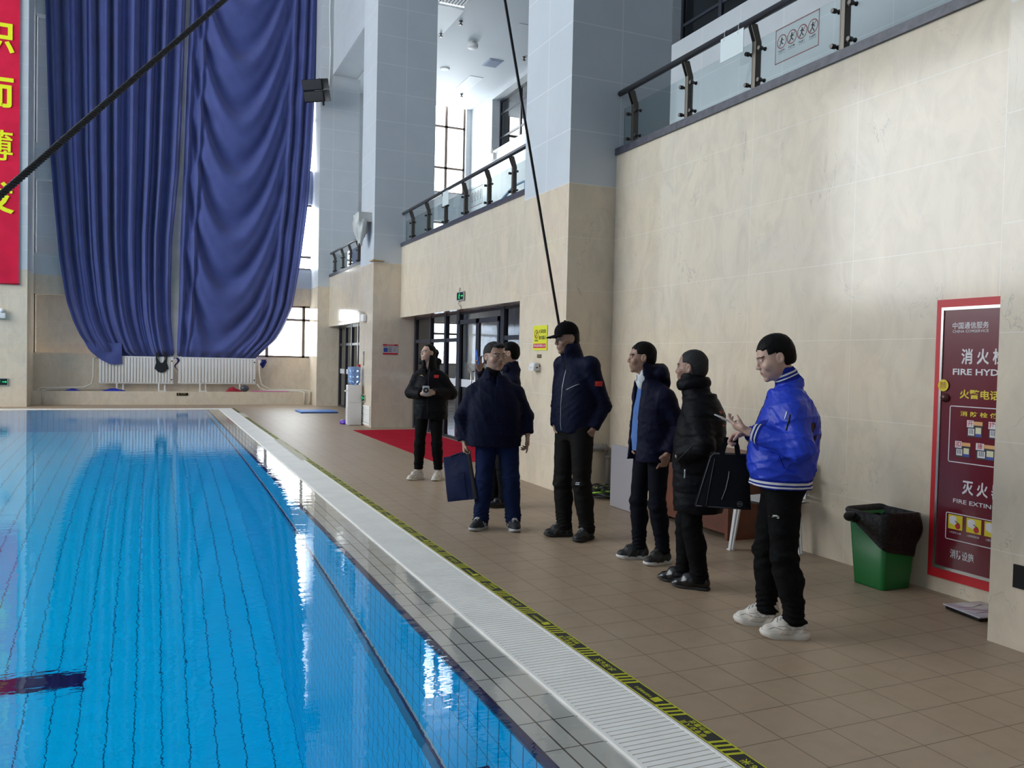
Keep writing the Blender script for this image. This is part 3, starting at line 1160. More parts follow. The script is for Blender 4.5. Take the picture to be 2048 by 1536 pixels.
M_BLUEC = m_fabric('royal_blue_cloth', (0.012, 0.025, 0.33))
heap('crumpled_cloth', (-2.05, 25.98, 0.386), 0.20, 0.07, 0.055, M_BLUEC, 'small crumpled blue cloth on the far ledge, left of the radiators', 'cloth', 1)
heap('crumpled_cloth', (-0.98, 25.95, 0.386), 0.26, 0.07, 0.075, M_BLUEC, 'long crumpled blue cloth on the far ledge under the left radiator', 'cloth', 2)
heap('crumpled_cloth', (2.22, 25.96, 0.386), 0.24, 0.07, 0.15, m_fabric('red_cloth', (0.30, 0.02, 0.035)), 'crumpled red cloth on the far ledge beside the dark ball', 'cloth', 3)
m = MB()
m.ball((2.56, 25.965, 0.485), (0.125, 0.10, 0.10), 24, 14)
tag(m.build('ball', plain('dark_grey_rubber', (0.055, 0.06, 0.075), 0.35)), 'dark grey ball on the far ledge beside the red cloth', 'ball')
m = MB()
m.obox((3.28, 25.905, 0.400), (1.1, 0.10, 0.022), None, 0, 0.008)
tag(m.build('yoga_mat', plain('pink_foam', (0.62, 0.13, 0.36), 0.7)), 'pink foam mat laid along the far ledge', 'mat')
# little warning plate on the ledge front
pt = thing('warning_plate', 'small black warning plate on the front of the far ledge', 'sign', (0.8, 25.85, 0.3))
m = MB()
m.box((0.66, 25.838, 0.265), (0.97, 25.85, 0.345))
m.build('plate', M_BLACK, pt)
m = MB()
put_text(m, '当心落水', (0.84, 25.835, 0.315), (1, 0, 0), (0, 0, 1), 0.038, 0.0006)
put_text(m, '▲', (0.715, 25.835, 0.31), (1, 0, 0), (0, 0, 1), 0.05)
m.build('lettering', plain('gold_print', (0.45, 0.32, 0.08), 0.5), pt)

# ---- balcony railings
M_POST = plain('bronze_steel', (0.15, 0.135, 0.115), 0.38, metal=0.85)
M_RAIL = plain('dark_handrail', (0.085, 0.085, 0.095), 0.3, metal=0.7)
RX = 4.985


def railing(label, y0, y1, posts):
    t = thing('balcony_railing', label, 'railing', (RX, (y0 + y1) / 2, 3.965), 'glass railings along the balcony')
    m = MB()
    m.tube([(RX - 0.07, y0, 4.60), (RX - 0.07, y1, 4.60)], 0.033, 14)
    hr = m.build('handrail', M_RAIL, t)
    for y in posts:
        m = MB()
        m.prism([(-0.032, 3.965), (0.032, 3.965), (0.032, 4.42), (-0.02, 4.575), (-0.075, 4.575), (-0.085, 4.555), (-0.032, 4.42)], (RX, y - 0.012, 0), (1, 0, 0), (0, 0, 1), (0, 0.008, 0))
        m.prism([(-0.032, 3.965), (0.032, 3.965), (0.032, 4.42), (-0.02, 4.575), (-0.075, 4.575), (-0.085, 4.555), (-0.032, 4.42)], (RX, y + 0.030, 0), (1, 0, 0), (0, 0, 1), (0, 0.008, 0))
        m.box((RX - 0.030, y - 0.004, 3.965), (RX + 0.030, y + 0.030, 4.43))
        m.box((RX - 0.04, y - 0.03, 3.965), (RX + 0.04, y + 0.055, 3.975))
        po = m.build('post', M_POST, t)
        for dz in (4.06, 4.34):
            for dy in (-0.075, 0.10):
                if not (y0 + 0.02 < y + dy < y1 - 0.02):
                    continue
                m = MB()
                m.lathe([(0.018, -0.05), (0.020, -0.045), (0.020, -0.012), (0.013, -0.01), (0.013, 0.02), (0.018, 0.022), (0.018, 0.03)], (RX - 0.005, y + dy, dz), 12, 0, 'x')
                m.box((RX - 0.012, min(y, y + dy), dz - 0.005), (RX - 0.002, max(y, y + dy), dz + 0.005))
                m.build('glass_clamp', M_DKSTEEL, po)
    ed = sorted([y0 - 0.07] + list(posts) + [y1 + 0.05])
    for a, b in zip(ed[:-1], ed[1:]):
        a2, b2 = max(a + 0.075, y0), min(b - 0.05, y1)
        if b2 - a2 < 0.12:
            continue
        m = MB()
        m.box((RX - 0.006, a2, 4.0), (RX + 0.004, b2, 4.44))
        m.build('glass_panel', M_RAILGLASS, t)
    return t


railing('nearest glass balcony railing, above the big marble wall', -1.0, 8.33, (8.10, 7.07, 6.045, 5.0, 3.95, 2.9))
railing('middle glass balcony railing, above the glazed doors', 9.55, 17.29, (16.77, 15.70, 14.65, 13.59, 12.50, 11.5, 10.4))
railing('farthest glass balcony railing, beside the far pillar', 18.5, 25.13, (24.80, 23.68, 22.70, 21.75, 20.7, 19.7))

M_SIGNRED = plain('dark_red_print', (0.14, 0.03, 0.025), 0.5)
M_STICKER = plain('clear_sticker_film', (0.50, 0.55, 0.55), 0.4)


def prohibit(label, yc, zc, w, h):
    """sticker with four round prohibition pictograms; reads along -Y from the pool side"""
    t = thing('prohibition_sticker', label, 'sign', (RX - 0.01, yc, zc - h / 2), 'prohibition stickers on the balcony glass')
    o = Vector((RX - 0.0085, yc, zc))
    u, v = Vector((0, -1, 0)), Vector((0, 0, 1))
    m = MB()
    rect(m, o, u, v, -w / 2, -h / 2, w / 2, h / 2)
    m.build('film', m_glass('sticker_film', (0.93, 0.94, 0.93), 0.2), t)
    o = o + Vector((-0.002, 0, 0))
    m = MB()
    e = 0.009
    rect(m, o, u, v, -w / 2, -h / 2, w / 2, -h / 2 + e)
    rect(m, o, u, v, -w / 2, h / 2 - e, w / 2, h / 2)
    rect(m, o, u, v, -w / 2, -h / 2, -w / 2 + e, h / 2)
    rect(m, o, u, v, w / 2 - e, -h / 2, w / 2, h / 2)
    r = h * 0.20
    for k in range(4):
        c = o + u * (w * (-0.345 + 0.235 * k)) + v * (h * 0.10)
        ring(m, c, u, v, r * 0.84, r)
        if k:
            seg(m, c, u, v, (-r * 0.66, -r * 0.66), (r * 0.66, r * 0.66), r * 0.13)
    m.build('border', M_SIGNRED, t)
    m = MB()
    o = o + Vector((-0.001, 0, 0))
    for k in range(4):
        c = o + u * (w * (-0.345 + 0.235 * k)) + v * (h * 0.10)
        disc(m, c + v * r * 0.5, u, v, r * 0.13, 10)
        seg(m, c, u, v, (0, r * 0.4), (-0.1 * r, -r * 0.15), r * 0.22)
        seg(m, c, u, v, (-0.1 * r, -r * 0.1), (-0.42 * r, -r * 0.6), r * 0.16)
        seg(m, c, u, v, (-0.1 * r, -r * 0.1), (0.3 * r, -r * 0.45 - 0.1 * k * r), r * 0.16)
        seg(m, c, u, v, (0, r * 0.3), (0.4 * r, r * (0.1 - 0.08 * k)), r * 0.12)
        seg(m, c, u, v, (0, r * 0.3), (-0.38 * r, r * (0.02 + 0.08 * k)), r * 0.12)
        put_text(m, ('禁止奔跑', '禁止攀爬', '禁止抛物', '禁止翻越')[k], o + u * (w * (-0.345 + 0.235 * k)) + v * (-h * 0.17), u, v, h * 0.062, 0.0008)
        rect(m, o + u * (w * (-0.345 + 0.235 * k)), u, v, -r * 0.7, -h * 0.235, r * 0.7, -h * 0.227)
    m.build('pictograms', M_BLACK, t)


prohibit('prohibition sticker on the nearest railing, four round symbols', 5.54, 4.285, 0.52, 0.30)
prohibit('prohibition sticker on the middle railing, four round symbols', 13.07, 4.245, 0.56, 0.31)
hs = thing('hanging_placard', 'blank white placard tied to the nearest handrail', 'placard', (RX - 0.11, 6.27, 4.36))
m = MB()
m.box((RX - 0.112, 6.11, 4.34), (RX - 0.108, 6.44, 4.56))
m.build('board', plain('white_acrylic', (0.66, 0.72, 0.71), 0.25), hs)
m = MB()
for y in (6.19, 6.39):
    m.tube([(RX - 0.07 + 0.037 * math.cos(a), y, 4.60 + 0.037 * math.sin(a)) for a in np.linspace(0, 2 * PI, 17)], 0.003, 6)
    m.tube([(RX - 0.107, y, 4.60), (RX - 0.113, y, 4.53)], 0.003, 6)
m.build('tie', M_WHITE, hs)
hs = thing('hanging_placard', 'blank white placard tied to the middle handrail', 'placard', (RX - 0.11, 14.4, 4.3))
m = MB()
m.box((RX - 0.112, 14.22, 4.30), (RX - 0.108, 14.55, 4.56))
m.build('board', plain('white_acrylic', (0.66, 0.72, 0.71), 0.25), hs)

# stair rails on the balcony behind the middle railing
M_BLUERAIL = plain('pale_blue_steel', (0.28, 0.42, 0.60), 0.4)
for k, (yy, lb) in enumerate(((12.9, 'pale blue bent stair rail behind the middle railing, nearer the doors pillar'), (14.6, 'pale blue bent stair rail behind the middle railing, farther one'))):
    m = MB()
    m.tube([(6.1, yy + 0.55, 3.84), (6.1, yy + 0.55, 4.35), (6.12, yy + 0.42, 4.5), (6.2, yy - 0.3, 4.78), (6.2, yy - 0.8, 4.78), (6.2, yy - 0.85, 3.84)], 0.025, 8)
    tag(m.build('stair_rail', M_BLUERAIL), lb, 'rail', 'stair rails on the balcony')
# red fire sign panel on the balcony, far bay
fp = thing('fire_cabinet', 'dark red fire cabinet up on the balcony, beside the far pillar', 'cabinet', (5.9, 25.9, 3.9))
m = MB()
m.box((5.74, 25.95, 4.15), (6.55, 26.34, 5.95))
m.build('body', plain('dark_red_film', (0.20, 0.018, 0.03), 0.35), fp)
m = MB()
put_text(m, '火', (5.87, 25.945, 5.4), (1, 0, 0), (0, 0, 1), 0.2, 0.002)
put_text(m, '消防', (5.86, 25.945, 5.0), (1, 0, 0), (0, 0, 1), 0.12)
put_text(m, '栓', (5.83, 25.945, 4.7), (1, 0, 0), (0, 0, 1), 0.12)
m.build('lettering', plain('tan_print', (0.6, 0.45, 0.28), 0.5), fp)

# ---- ceiling fittings over the balcony
ZC = 9.9


def ceil_box(name, label, cat, x, y, sx, sy, th, mat, group=None, inner=None):
    m = MB()
    m.box((x - sx / 2, y - sy / 2, ZC - th), (x + sx / 2, y + sy / 2, ZC))
    o = tag(m.build(name, mat), label, cat, group)
    if inner:
        m = MB()
        e = 0.04
        for i in range(7):
            xx = x - sx / 2 + e + (sx - 2 * e) * (i + 0.5) / 7
            m.box((xx - 0.02, y - sy / 2 + e, ZC - th - 0.012), (xx + 0.02, y + sy / 2 - e, ZC - th))
        m.build('louvre', inner, o)
    return o


M_HATCH = plain('white_hatch', (0.70, 0.74, 0.77), 0.5)
ceil_box('ceiling_hatch', 'pale square ceiling hatch nearest the far balcony window', 'hatch', 8.75, 23.8, 0.42, 1.25, 0.015, M_HATCH, 'hatches in the balcony ceiling')
ceil_box('ceiling_hatch', 'pale ceiling hatch partly hidden by the second pillar', 'hatch', 6.45, 19.75, 0.7, 1.6, 0.015, M_HATCH, 'hatches in the balcony ceiling')
ceil_box('ceiling_hatch', 'pale ceiling hatch beside the nearest tall pillar, above the rope', 'hatch', 8.65, 19.7, 0.7, 1.3, 0.012, M_CEIL, 'hatches in the balcony ceiling')
ceil_box('air_vent', 'square blue-grey ceiling vent over the balcony', 'vent', 8.75, 21.9, 0.42, 0.6, 0.02, plain('vent_paint', (0.34, 0.40, 0.52), 0.5), None, plain('vent_slot', (0.20, 0.25, 0.36), 0.5))
ceil_box('ceiling_lamp', 'dark framed ceiling lamp at the top edge', 'lamp', 6.4, 18.3, 0.62, 0.8, 0.05, plain('lamp_grille', (0.12, 0.12, 0.13), 0.4), None, M_HATCH)
m = MB()
m.box((6.10, 18.66, ZC - 0.055), (6.70, 18.71, ZC))
tag(m.build('lamp_tube', plain('lit_tube', (0.9, 0.9, 0.9), 0.4, emit=(0.95, 0.98, 1.0), estr=5.0)), 'lit white tube along the edge of the ceiling lamp', 'lamp tube')
m = MB()
m.lathe([(0.09, 0.0), (0.09, -0.03), (0.15, -0.05), (0.15, -0.13), (0.12, -0.16), (0.0, -0.16)], (7.70, 20.75, ZC), 20)
tag(m.build('smoke_detector', M_WHITE), 'round white smoke detector on the balcony ceiling', 'detector')
m = MB()
m.lathe([(0.14, 0.0), (0.14, -0.02), (0.10, -0.03), (0.0, -0.02)], (7.68, 22.95, ZC), 20)
tag(m.build('ceiling_downlight', M_WHITE), 'round white downlight on the balcony ceiling', 'downlight')
for x, y, lb in ((6.95, 19.6, 'small sprinkler head on the balcony ceiling nearest the lamp'), (6.75, 20.55, 'small sprinkler head on the balcony ceiling beside the second pillar'), (9.35, 21.1, 'small sprinkler head on the balcony ceiling beside the rope'), (8.9, 24.9, 'small sprinkler head on the balcony ceiling nearest the far window')):
    m = MB()
    m.lathe([(0.05, 0.0), (0.05, -0.015), (0.02, -0.02), (0.02, -0.07), (0.05, -0.08), (0.05, -0.09), (0.0, -0.09)], (x, y, ZC), 12)
    tag(m.build('sprinkler', M_DKSTEEL), lb, 'sprinkler', 'sprinklers on the balcony ceiling')
m = MB()
m.obox((9.77, 24.3, 7.9), (0.10, 0.30, 0.22), None, 0, 0.02)
m.lathe([(0.08, 0.0), (0.09, -0.04), (0.05, -0.07), (0.0, -0.07)], (9.72, 24.22, 8.06), 12, 0, 'x')
tag(m.build('emergency_light', M_WHITE), 'white twin emergency light on the balcony back wall', 'emergency light')

# ---------------------------------------------------------------- deck objects
U, V = Vector((0, -1, 0)), Vector((0, 0, 1))     # reading directions on the side wall, seen from the pool
M_TAPEY = plain('yellow_tape', (0.50, 0.50, 0.012), 0.55, var=0.15, bscale=30.0)
M_TAPEB = plain('black_tape', (0.022, 0.022, 0.02), 0.55)

tp = thing('warning_tape', 'black and yellow warning tape stuck on the deck beside the white grating', 'tape', (2.075, 12.0, 0.0))
m = MB()
m.box((2.035, 1.6, 0.0), (2.118, 20.55, 0.0015))
m.box((2.035, 22.35, 0.0), (2.118, 24.15, 0.0015))
m.build('black_strip', M_TAPEB, tp)
PER, Y0T = 0.3765, 2.885     # one box plus one hatch; a box runs from Y0T down to Y0T - 0.235
m = MB()
for a, b in ((1.6, 20.55), (22.35, 24.15)):
    m.box((2.035, a, 0.0015), (2.041, b, 0.0022))
    m.box((2.112, a, 0.0015), (2.118, b, 0.0022))
tx = MB()
lo = MB()
k = -3
GL = {}
for s_, sz in (('水深6米', 0.045), ('非专业人员', 0.030), ('请勿靠近', 0.030), ('中国通信服务', 0.02)):
    GL[s_] = text_mesh(s_, sz, 0.0007, 'CENTER', 1.25)


def glyphs(mb, s, o):
    vs, fs = GL[s]
    mb.add([(o[0] - v[1], o[1] + v[0], 0.0022) for v in vs], fs)


k0 = 0
while True:
    yb = Y0T - 0.235 + PER * (k0 - 3)
    k0 += 1
    if yb > 24.0:
        break
    if yb < 1.65 or 20.4 < yb + PER and yb < 22.4:
        continue
    for i in range(4):     # slanted hatch between the boxes
        y = yb + 0.238 + i * 0.036
        m.add([(2.041, y + 0.014, 0.0022), (2.112, y, 0.0022), (2.112, y + 0.016, 0.0022), (2.041, y + 0.030, 0.0022)], [(0, 1, 2, 3)])
    j = k0 % 3
    if yb < 16:
        c = (2.077, yb + 0.1175)
        if j == 0:
            glyphs(tx, '水深6米', c)
        elif j == 1:
            glyphs(tx, '非专业人员', (2.060, yb + 0.118))
            glyphs(tx, '请勿靠近', (2.094, yb + 0.118))
        else:
            glyphs(tx, '中国通信服务', (2.072, yb + 0.14))
            lo.add([(2.055, yb + 0.02, 0.0022), (2.10, yb + 0.02, 0.0022), (2.10, yb + 0.065, 0.0022), (2.055, yb + 0.065, 0.0022)], [(0, 1, 2, 3)])
m.build('yellow_hatching', M_TAPEY, tp)
tx.build('lettering', M_TAPEY, tp)
lo.build('logo', M_TAPEY, tp)
m = MB()
m.box((2.03, 20.75, 0.0), (2.16, 22.2, 0.003))
tag(m.build('loose_tape', plain('faded_pale_tape', (0.52, 0.48, 0.36), 0.6)), 'faded pale strip of peeled tape on the deck beside the grating', 'tape')
m = MB()
P = [[(1.98 + 0.10 * u + 0.02 * v, 12.05 + 3.1 * v, 0.004 + 0.012 * math.sin(9 * v) ** 2 * u) for v in np.linspace(0, 1, 24)] for u in np.linspace(0, 1, 5)]
m.grid(P, flip=True)
tag(m.build('loose_tape', plain('faded_pale_tape', (0.52, 0.48, 0.36), 0.6)), 'long pale strip of loose tape curling over the grating edge', 'tape')

# ---- fire hydrant cabinet door, half hidden by the near pillar
fc = thing('fire_cabinet', 'tall red fire hydrant cabinet with white lettering beside the green bin', 'cabinet', (XW, 3.55, 0.1))
M_FRED = plain('bright_red_paint', (0.50, 0.004, 0.012), 0.45)
M_FDARK = plain('crimson_film', (0.125, 0.008, 0.018), 0.22, coat=0.3)
M_FW = plain('white_print', (0.62, 0.60, 0.62), 0.5)
M_FY = plain('yellow_print2', (0.62, 0.50, 0.01), 0.5)
XC = XW - 0.022
m = MB()
for lo_, hi_ in (((3.94, 0.105), (3.987, 1.973)), ((3.13, 0.105), (3.18, 1.973)), ((3.18, 1.92), (3.94, 1.973)), ((3.18, 0.105), (3.94, 0.17))):
    m.box((XC, lo_[0], lo_[1]), (XW, hi_[0], hi_[1]))
m.build('frame', M_FRED, fc)
m = MB()
for lo_, hi_ in (((3.925, 0.17), (3.942, 1.92)), ((3.18, 0.17), (3.197, 1.92)), ((3.197, 1.90), (3.925, 1.92)), ((3.197, 0.17), (3.925, 0.19))):
    m.box((XC - 0.012, lo_[0], lo_[1]), (XW, hi_[0], hi_[1]))
m.build('steel_trim', M_STEEL, fc)
m = MB()
m.box((XC - 0.004, 3.197, 0.19), (XW, 3.925, 1.90))
dr = m.build('door', M_FDARK, fc)
XT = XC - 0.0055


def ctext(s, yl, yr, z, h, bold, mat, name='lettering'):
    """text fitted between two Y positions"""
    vs, fs = text_mesh(s, h, bold, 'LEFT')
    wd = max(p[0] for p in vs) - min(p[0] for p in vs)
    x0 = min(p[0] for p in vs)
    sx = (yl - yr) / wd
    mb = MB()
    mb.add([(XT, yl - (p[0] - x0) * sx, z + p[1]) for p in vs], fs)
    return mb.build(name, mat, dr)


ctext('中国通信服务', 3.859, 3.60, 1.792, 0.046, 0.0005, M_FW)
ctext('CHINA COMSERVICE', 3.857, 3.60, 1.757, 0.026, 0.0002, M_FW)
ctext('消 火 栓', 3.787, 3.48, 1.585, 0.105, 0.0022, M_FW)
ctext('FIRE HYDRANT', 3.845, 3.31, 1.490, 0.056, 0.0012, M_FW)
ctext('火警电话119', 3.788, 3.40, 1.343, 0.062, 0.0012, M_FY)
ctext('消 防 栓 使 用', 3.779, 3.45, 1.217, 0.034, 0.0006, M_FY)
ctext('灭 火 器', 3.745, 3.46, 0.733, 0.098, 0.0022, M_FW)
ctext('FIRE EXTINGUISHER', 3.807, 3.31, 0.641, 0.038, 0.0004, M_FW)
ctext('消防设施', 3.815, 3.644, 0.285, 0.062, 0.0008, M_FW)


def rounded(mb, yl, yr, z0, z1, w):
    c = 0.012
    for a, b in (((yl - c, z1), (yr + c, z1)), ((yl - c, z0), (yr + c, z0))):
        mb.box((XT - 0.0005, b[0], a[1] - w), (XT, a[0], a[1]))
    mb.box((XT - 0.0005, yl - w, z0 + c - w), (XT, yl, z1 - c))
    mb.box((XT - 0.0005, yr, z0 + c - w), (XT, yr + w, z1 - c))
    for (y, z, a0) in ((yl - c, z1 - c, PI / 2), (yl - c, z0 + c - w, PI), (yr + c, z1 - c, 0), (yr + c, z0 + c - w, -PI / 2)):
        vs = []
        for i in range(7):
            a = a0 + PI / 2 * i / 6
            vs += [(XT, y - math.cos(a) * c, z + math.sin(a) * c), (XT, y - math.cos(a) * (c - w), z + math.sin(a) * (c - w))]
        mb.add(vs, [(2 * i, 2 * i + 2, 2 * i + 3, 2 * i + 1) for i in range(6)])


for (z0, z1) in ((0.90, 1.268), (0.385, 0.560)):
    m = MB()
    rounded(m, 3.857, 3.26, z0, z1, 0.006)
    m.build('border_line', M_FW, dr)
M_PCREAM = plain('cream_print', (0.60, 0.57, 0.38), 0.5)
M_PBLUE = plain('blue_print', (0.03, 0.05, 0.28), 0.5)
M_PORANGE = plain('orange_print', (0.62, 0.33, 0.13), 0.5)


def picto(yc, zc, w, h, kind):
    m = MB()
    o = Vector((XT, yc, zc))
    rect(m, o, U, V, -w / 2, -h / 2, w / 2, h / 2, 0 if kind else 3)
    o = o + Vector((-0.0006, 0, 0))
    if kind:
        rect(m, o, U, V, -w * 0.1, h * 0.27, w * 0.5, h * 0.52, 5)
        rect(m, o, U, V, -w * 0.52, h * 0.12, -w * 0.08, h * 0.58, 1)
        o2 = o + Vector((-0.0006, 0, 0))
        put_text(m, '开按扣接'[kind - 1], o2 + U * (-w * 0.3) + V * (h * 0.34), U, V, h * 0.4, 0.0006, 2)
        rect(m, o, U, V, -w * 0.42, -h * 0.4, -w * 0.02, h * 0.05, 1)
        rect(m, o, U, V, w * 0.06, -h * 0.32, w * 0.42, h * 0.14, 6)
        rect(m, o2, U, V, w * 0.05, -h * 0.44, w * 0.45, -h * 0.26, 4)
        for i in range(3):
            rect(m, o2, U, V, -w * (0.34 - 0.1 * i), -h * 0.3, -w * (0.30 - 0.1 * i), h * 0.02, 0)
    else:
        disc(m, o + U * (w * 0.18) - V * (h * 0.25), U, V, h * 0.2, 16, 2)
        m.add([o + U * (w * a) + V * (h * b) for a, b in ((-0.42, 0.32), (-0.4, -0.1), (-0.05, -0.22), (0.12, 0.05), (0.05, 0.38), (-0.2, 0.44))], [(0, 1, 2, 3, 4, 5)], 1)
        seg(m, o + Vector((-0.0006, 0, 0)), U, V, (-w * 0.02, h * 0.1), (w * 0.3, -h * 0.1), h * 0.06, 0)
    m.build('pictogram', [plain('black_print', (0.01, 0.01, 0.015), 0.5), M_FW, plain('red_print', (0.42, 0.01, 0.02), 0.5), M_FY, M_PBLUE, M_PORANGE, M_PCREAM], dr)


picto(3.671, 1.122, 0.108, 0.10, 1)
picto(3.52, 1.122, 0.108, 0.10, 2)
picto(3.751, 0.982, 0.108, 0.095, 3)
picto(3.59, 0.982, 0.13, 0.095, 4)
picto(3.785, 0.500, 0.105, 0.095, 0)
picto(3.652, 0.500, 0.105, 0.095, 0)
picto(3.525, 0.500, 0.105, 0.095, 0)
for s_, y in (('1.手提灭火器', 3.785), ('2.拔掉保险销', 3.655), ('3.握住软管', 3.53)):
    m = MB()
    put_text(m, s_, (XT, y, 0.43), U, V, 0.0155, 0.0)
    m.build('caption', M_FW, dr)
m = MB()
disc(m, (XC - 0.013, 3.908, 1.399), U, V, 0.040, 30, 0)
put_text(m, '由此', (XC - 0.0136, 3.908, 1.411), U, V, 0.024, 0.0005, 1)
put_text(m, '打开', (XC - 0.0136, 3.908, 1.387), U, V, 0.024, 0.0005, 1)
m.build('opening_sticker', [plain('yellow_sticker', (0.60, 0.47, 0.0), 0.45), plain('brown_print', (0.28, 0.07, 0.01), 0.5)], fc)
m = MB()
m.lathe([(0.0, -0.03), (0.018, -0.03), (0.022, -0.02), (0.030, -0.012), (0.032, 0.0)], (XC - 0.004, 3.892, 1.318), 20, 0, 'x')
m.build('lock', plain('dark_red_metal', (0.12, 0.04, 0.05), 0.3, metal=0.6), fc)

# ---- green bin with a black liner
bn = thing('waste_bin', 'green plastic waste bin with a black bag beside the red cabinet', 'bin', (4.665, 4.185, 0.0))
BC, BH = Vector((4.663, 4.185)), 0.49


def rsq(hx, hy, r, n=6):
    out = []
    for (sx, sy, a0) in ((1, 1, 0), (-1, 1, PI / 2), (-1, -1, PI), (1, -1, 1.5 * PI)):
        for i in range(n):
            a = a0 + PI / 2 * i / (n - 1)
            out.append((sx * (hx - r) + r * math.cos(a), sy * (hy - r) + r * math.sin(a)))
    return out


def loft(mb, secs, cap0=True, cap1=False, mi=0, smooth_=True):
    n = len(secs[0][0])
    b = len(mb.v)
    for pts, z in secs:
        mb.v += [(BC.x + p[0], BC.y + p[1], z) for p in pts]
    for i in range(len(secs) - 1):
        for k in range(n):
            mb.f.append((b + i * n + k, b + i * n + (k + 1) % n, b + (i + 1) * n + (k + 1) % n, b + (i + 1) * n + k))
            mb.mi.append(mi)
            mb.sm.append(smooth_)
    if cap0:
        mb.f.append(tuple(b + k for k in range(n))[::-1]); mb.mi.append(mi); mb.sm.append(False)
    if cap1:
        mb.f.append(tuple(b + (len(secs) - 1) * n + k for k in range(n))); mb.mi.append(mi); mb.sm.append(False)


m = MB()
loft(m, [(rsq(0.128, 0.128, 0.025), 0.0), (rsq(0.132, 0.132, 0.03), 0.012), (rsq(0.172, 0.160, 0.04), BH), (rsq(0.166, 0.154, 0.04), BH), (rsq(0.128, 0.126, 0.03), 0.02)], True, True)
m.build('body', plain('green_plastic', (0.005, 0.15, 0.028), 0.4, bump=0.02, bscale=30), bn)
m = MB()
secs = []
base = rsq(1, 1, 0.25, 14)
NB = len(base)
for j in range(13):
    t = j / 12
    row = []
    for i, q in enumerate(base):
        a = math.atan2(q[1], q[0])
        # hangs lowest on the corner nearest the camera
        low = 0.245 + 0.13 * (0.5 + 0.5 * math.cos(a + 2.0)) ** 1.0 * -1 + 0.10 * (0.5 + 0.5 * math.cos(a - 2.4))
        low = 0.30 - 0.085 * math.cos(a + 1.25) + 0.11 * max(0, math.cos(a - 2.75)) ** 2
        z = (BH + 0.035) * (1 - t) + low * t
        fl_ = 1.0 + 0.10 * math.sin(PI * min(1, t * 1.3)) + 0.02 * math.sin(9 * a + 5 * t) + 0.012 * math.sin(17 * a - 9 * t)
        hx = (0.172 - 0.04 * (BH - z) / BH) * fl_ + 0.008
        hy = (0.162 - 0.035 * (BH - z) / BH) * fl_ + 0.008
        row.append((q[0] * hx, q[1] * hy, z + 0.008 * math.sin(6 * a + 2)))
    secs.append(row)
b = 0
for row in secs:
    m.v += [(BC.x + p[0], BC.y + p[1], p[2]) for p in row]
for i in range(len(secs) - 1):
    for k in range(NB):
        m.f.append((i * NB + k, (i + 1) * NB + k, (i + 1) * NB + (k + 1) % NB, i * NB + (k + 1) % NB))
        m.mi.append(0)
        m.sm.append(True)
top0 = len(m.v)
for j, (sc, z) in enumerate(((0.93, BH + 0.028), (0.86, BH - 0.02), (0.80, BH - 0.16), (0.5, BH - 0.22), (0.02, BH - 0.24))):
    m.v += [(BC.x + p[0] * sc, BC.y + p[1] * sc, z + 0.012 * math.sin(5 * math.atan2(p[1], p[0]) + j)) for p in secs[0]]
for j in range(5):
    a_ = 0 if j == 0 else top0 + (j - 1) * NB
    b_ = top0 + j * NB
    for k in range(NB):
        m.f.append((a_ + k, a_ + (k + 1) % NB, b_ + (k + 1) % NB, b_ + k))
        m.mi.append(0)
        m.sm.append(True)
m.ball((BC.x - 0.22, BC.y + 0.085, 0.475), (0.05, 0.04, 0.035), 14, 8)
m.ball((BC.x - 0.185, BC.y + 0.075, 0.462), (0.05, 0.035, 0.03), 14, 8)
nb = NT('black_bin_liner')
tc = nb.n('ShaderNodeTexCoord')
nb.b.inputs['Base Color'].default_value = (0.004, 0.004, 0.0055, 1)
nb.b.inputs['Roughness'].default_value = 0.34
nb.b.inputs['Specular IOR Level'].default_value = 0.35
nb.bump(nb.noise(tc.outputs['Object'], 26.0, 4, 0.6, 1.5), 0.8, 0.012)
m.build('liner', nb.m, bn)

# ---- bathroom scale by the pillar foot
sc_ = thing('bathroom_scale', 'flat white glass scale on the deck at the foot of the near pillar', 'scale', (4.70, 3.46, 0.0))
Rz = Matrix.Rotation(math.radians(-9), 3, 'Z')
m = MB()
m.obox((4.70, 3.465, 0.013), (0.27, 0.27, 0.022), Rz, 0, 0.006)
m.build('base', M_BLACK, sc_)
m = MB()
m.obox((4.70, 3.465, 0.028), (0.29, 0.29, 0.008), Rz, 0, 0.003)
tpn = m.build('glass_top', plain('lilac_white_glass', (0.52, 0.49, 0.55), 0.12), sc_)
m = MB()
for k, ph in ((0, 0.0), (1, 1.8), (2, 3.4)):
    m.tube([Vector((4.70, 3.465, 0.0325)) + Rz @ Vector((-0.11 + 0.02 * i, -0.08 + 0.07 * k + 0.02 * math.sin(i * 0.4 + ph), 0)) for i in range(11)], 0.0012, 5)
m.build('line_pattern', plain('grey_line', (0.2, 0.18, 0.2), 0.5), tpn)
# black plate low on the near pillar
m = MB()
m.box((XP - 0.012, 2.80, 0.338), (XP, 2.968, 0.463))
tag(m.build('wall_plate', M_BLACK), 'flat black plate low on the near pillar', 'plate')

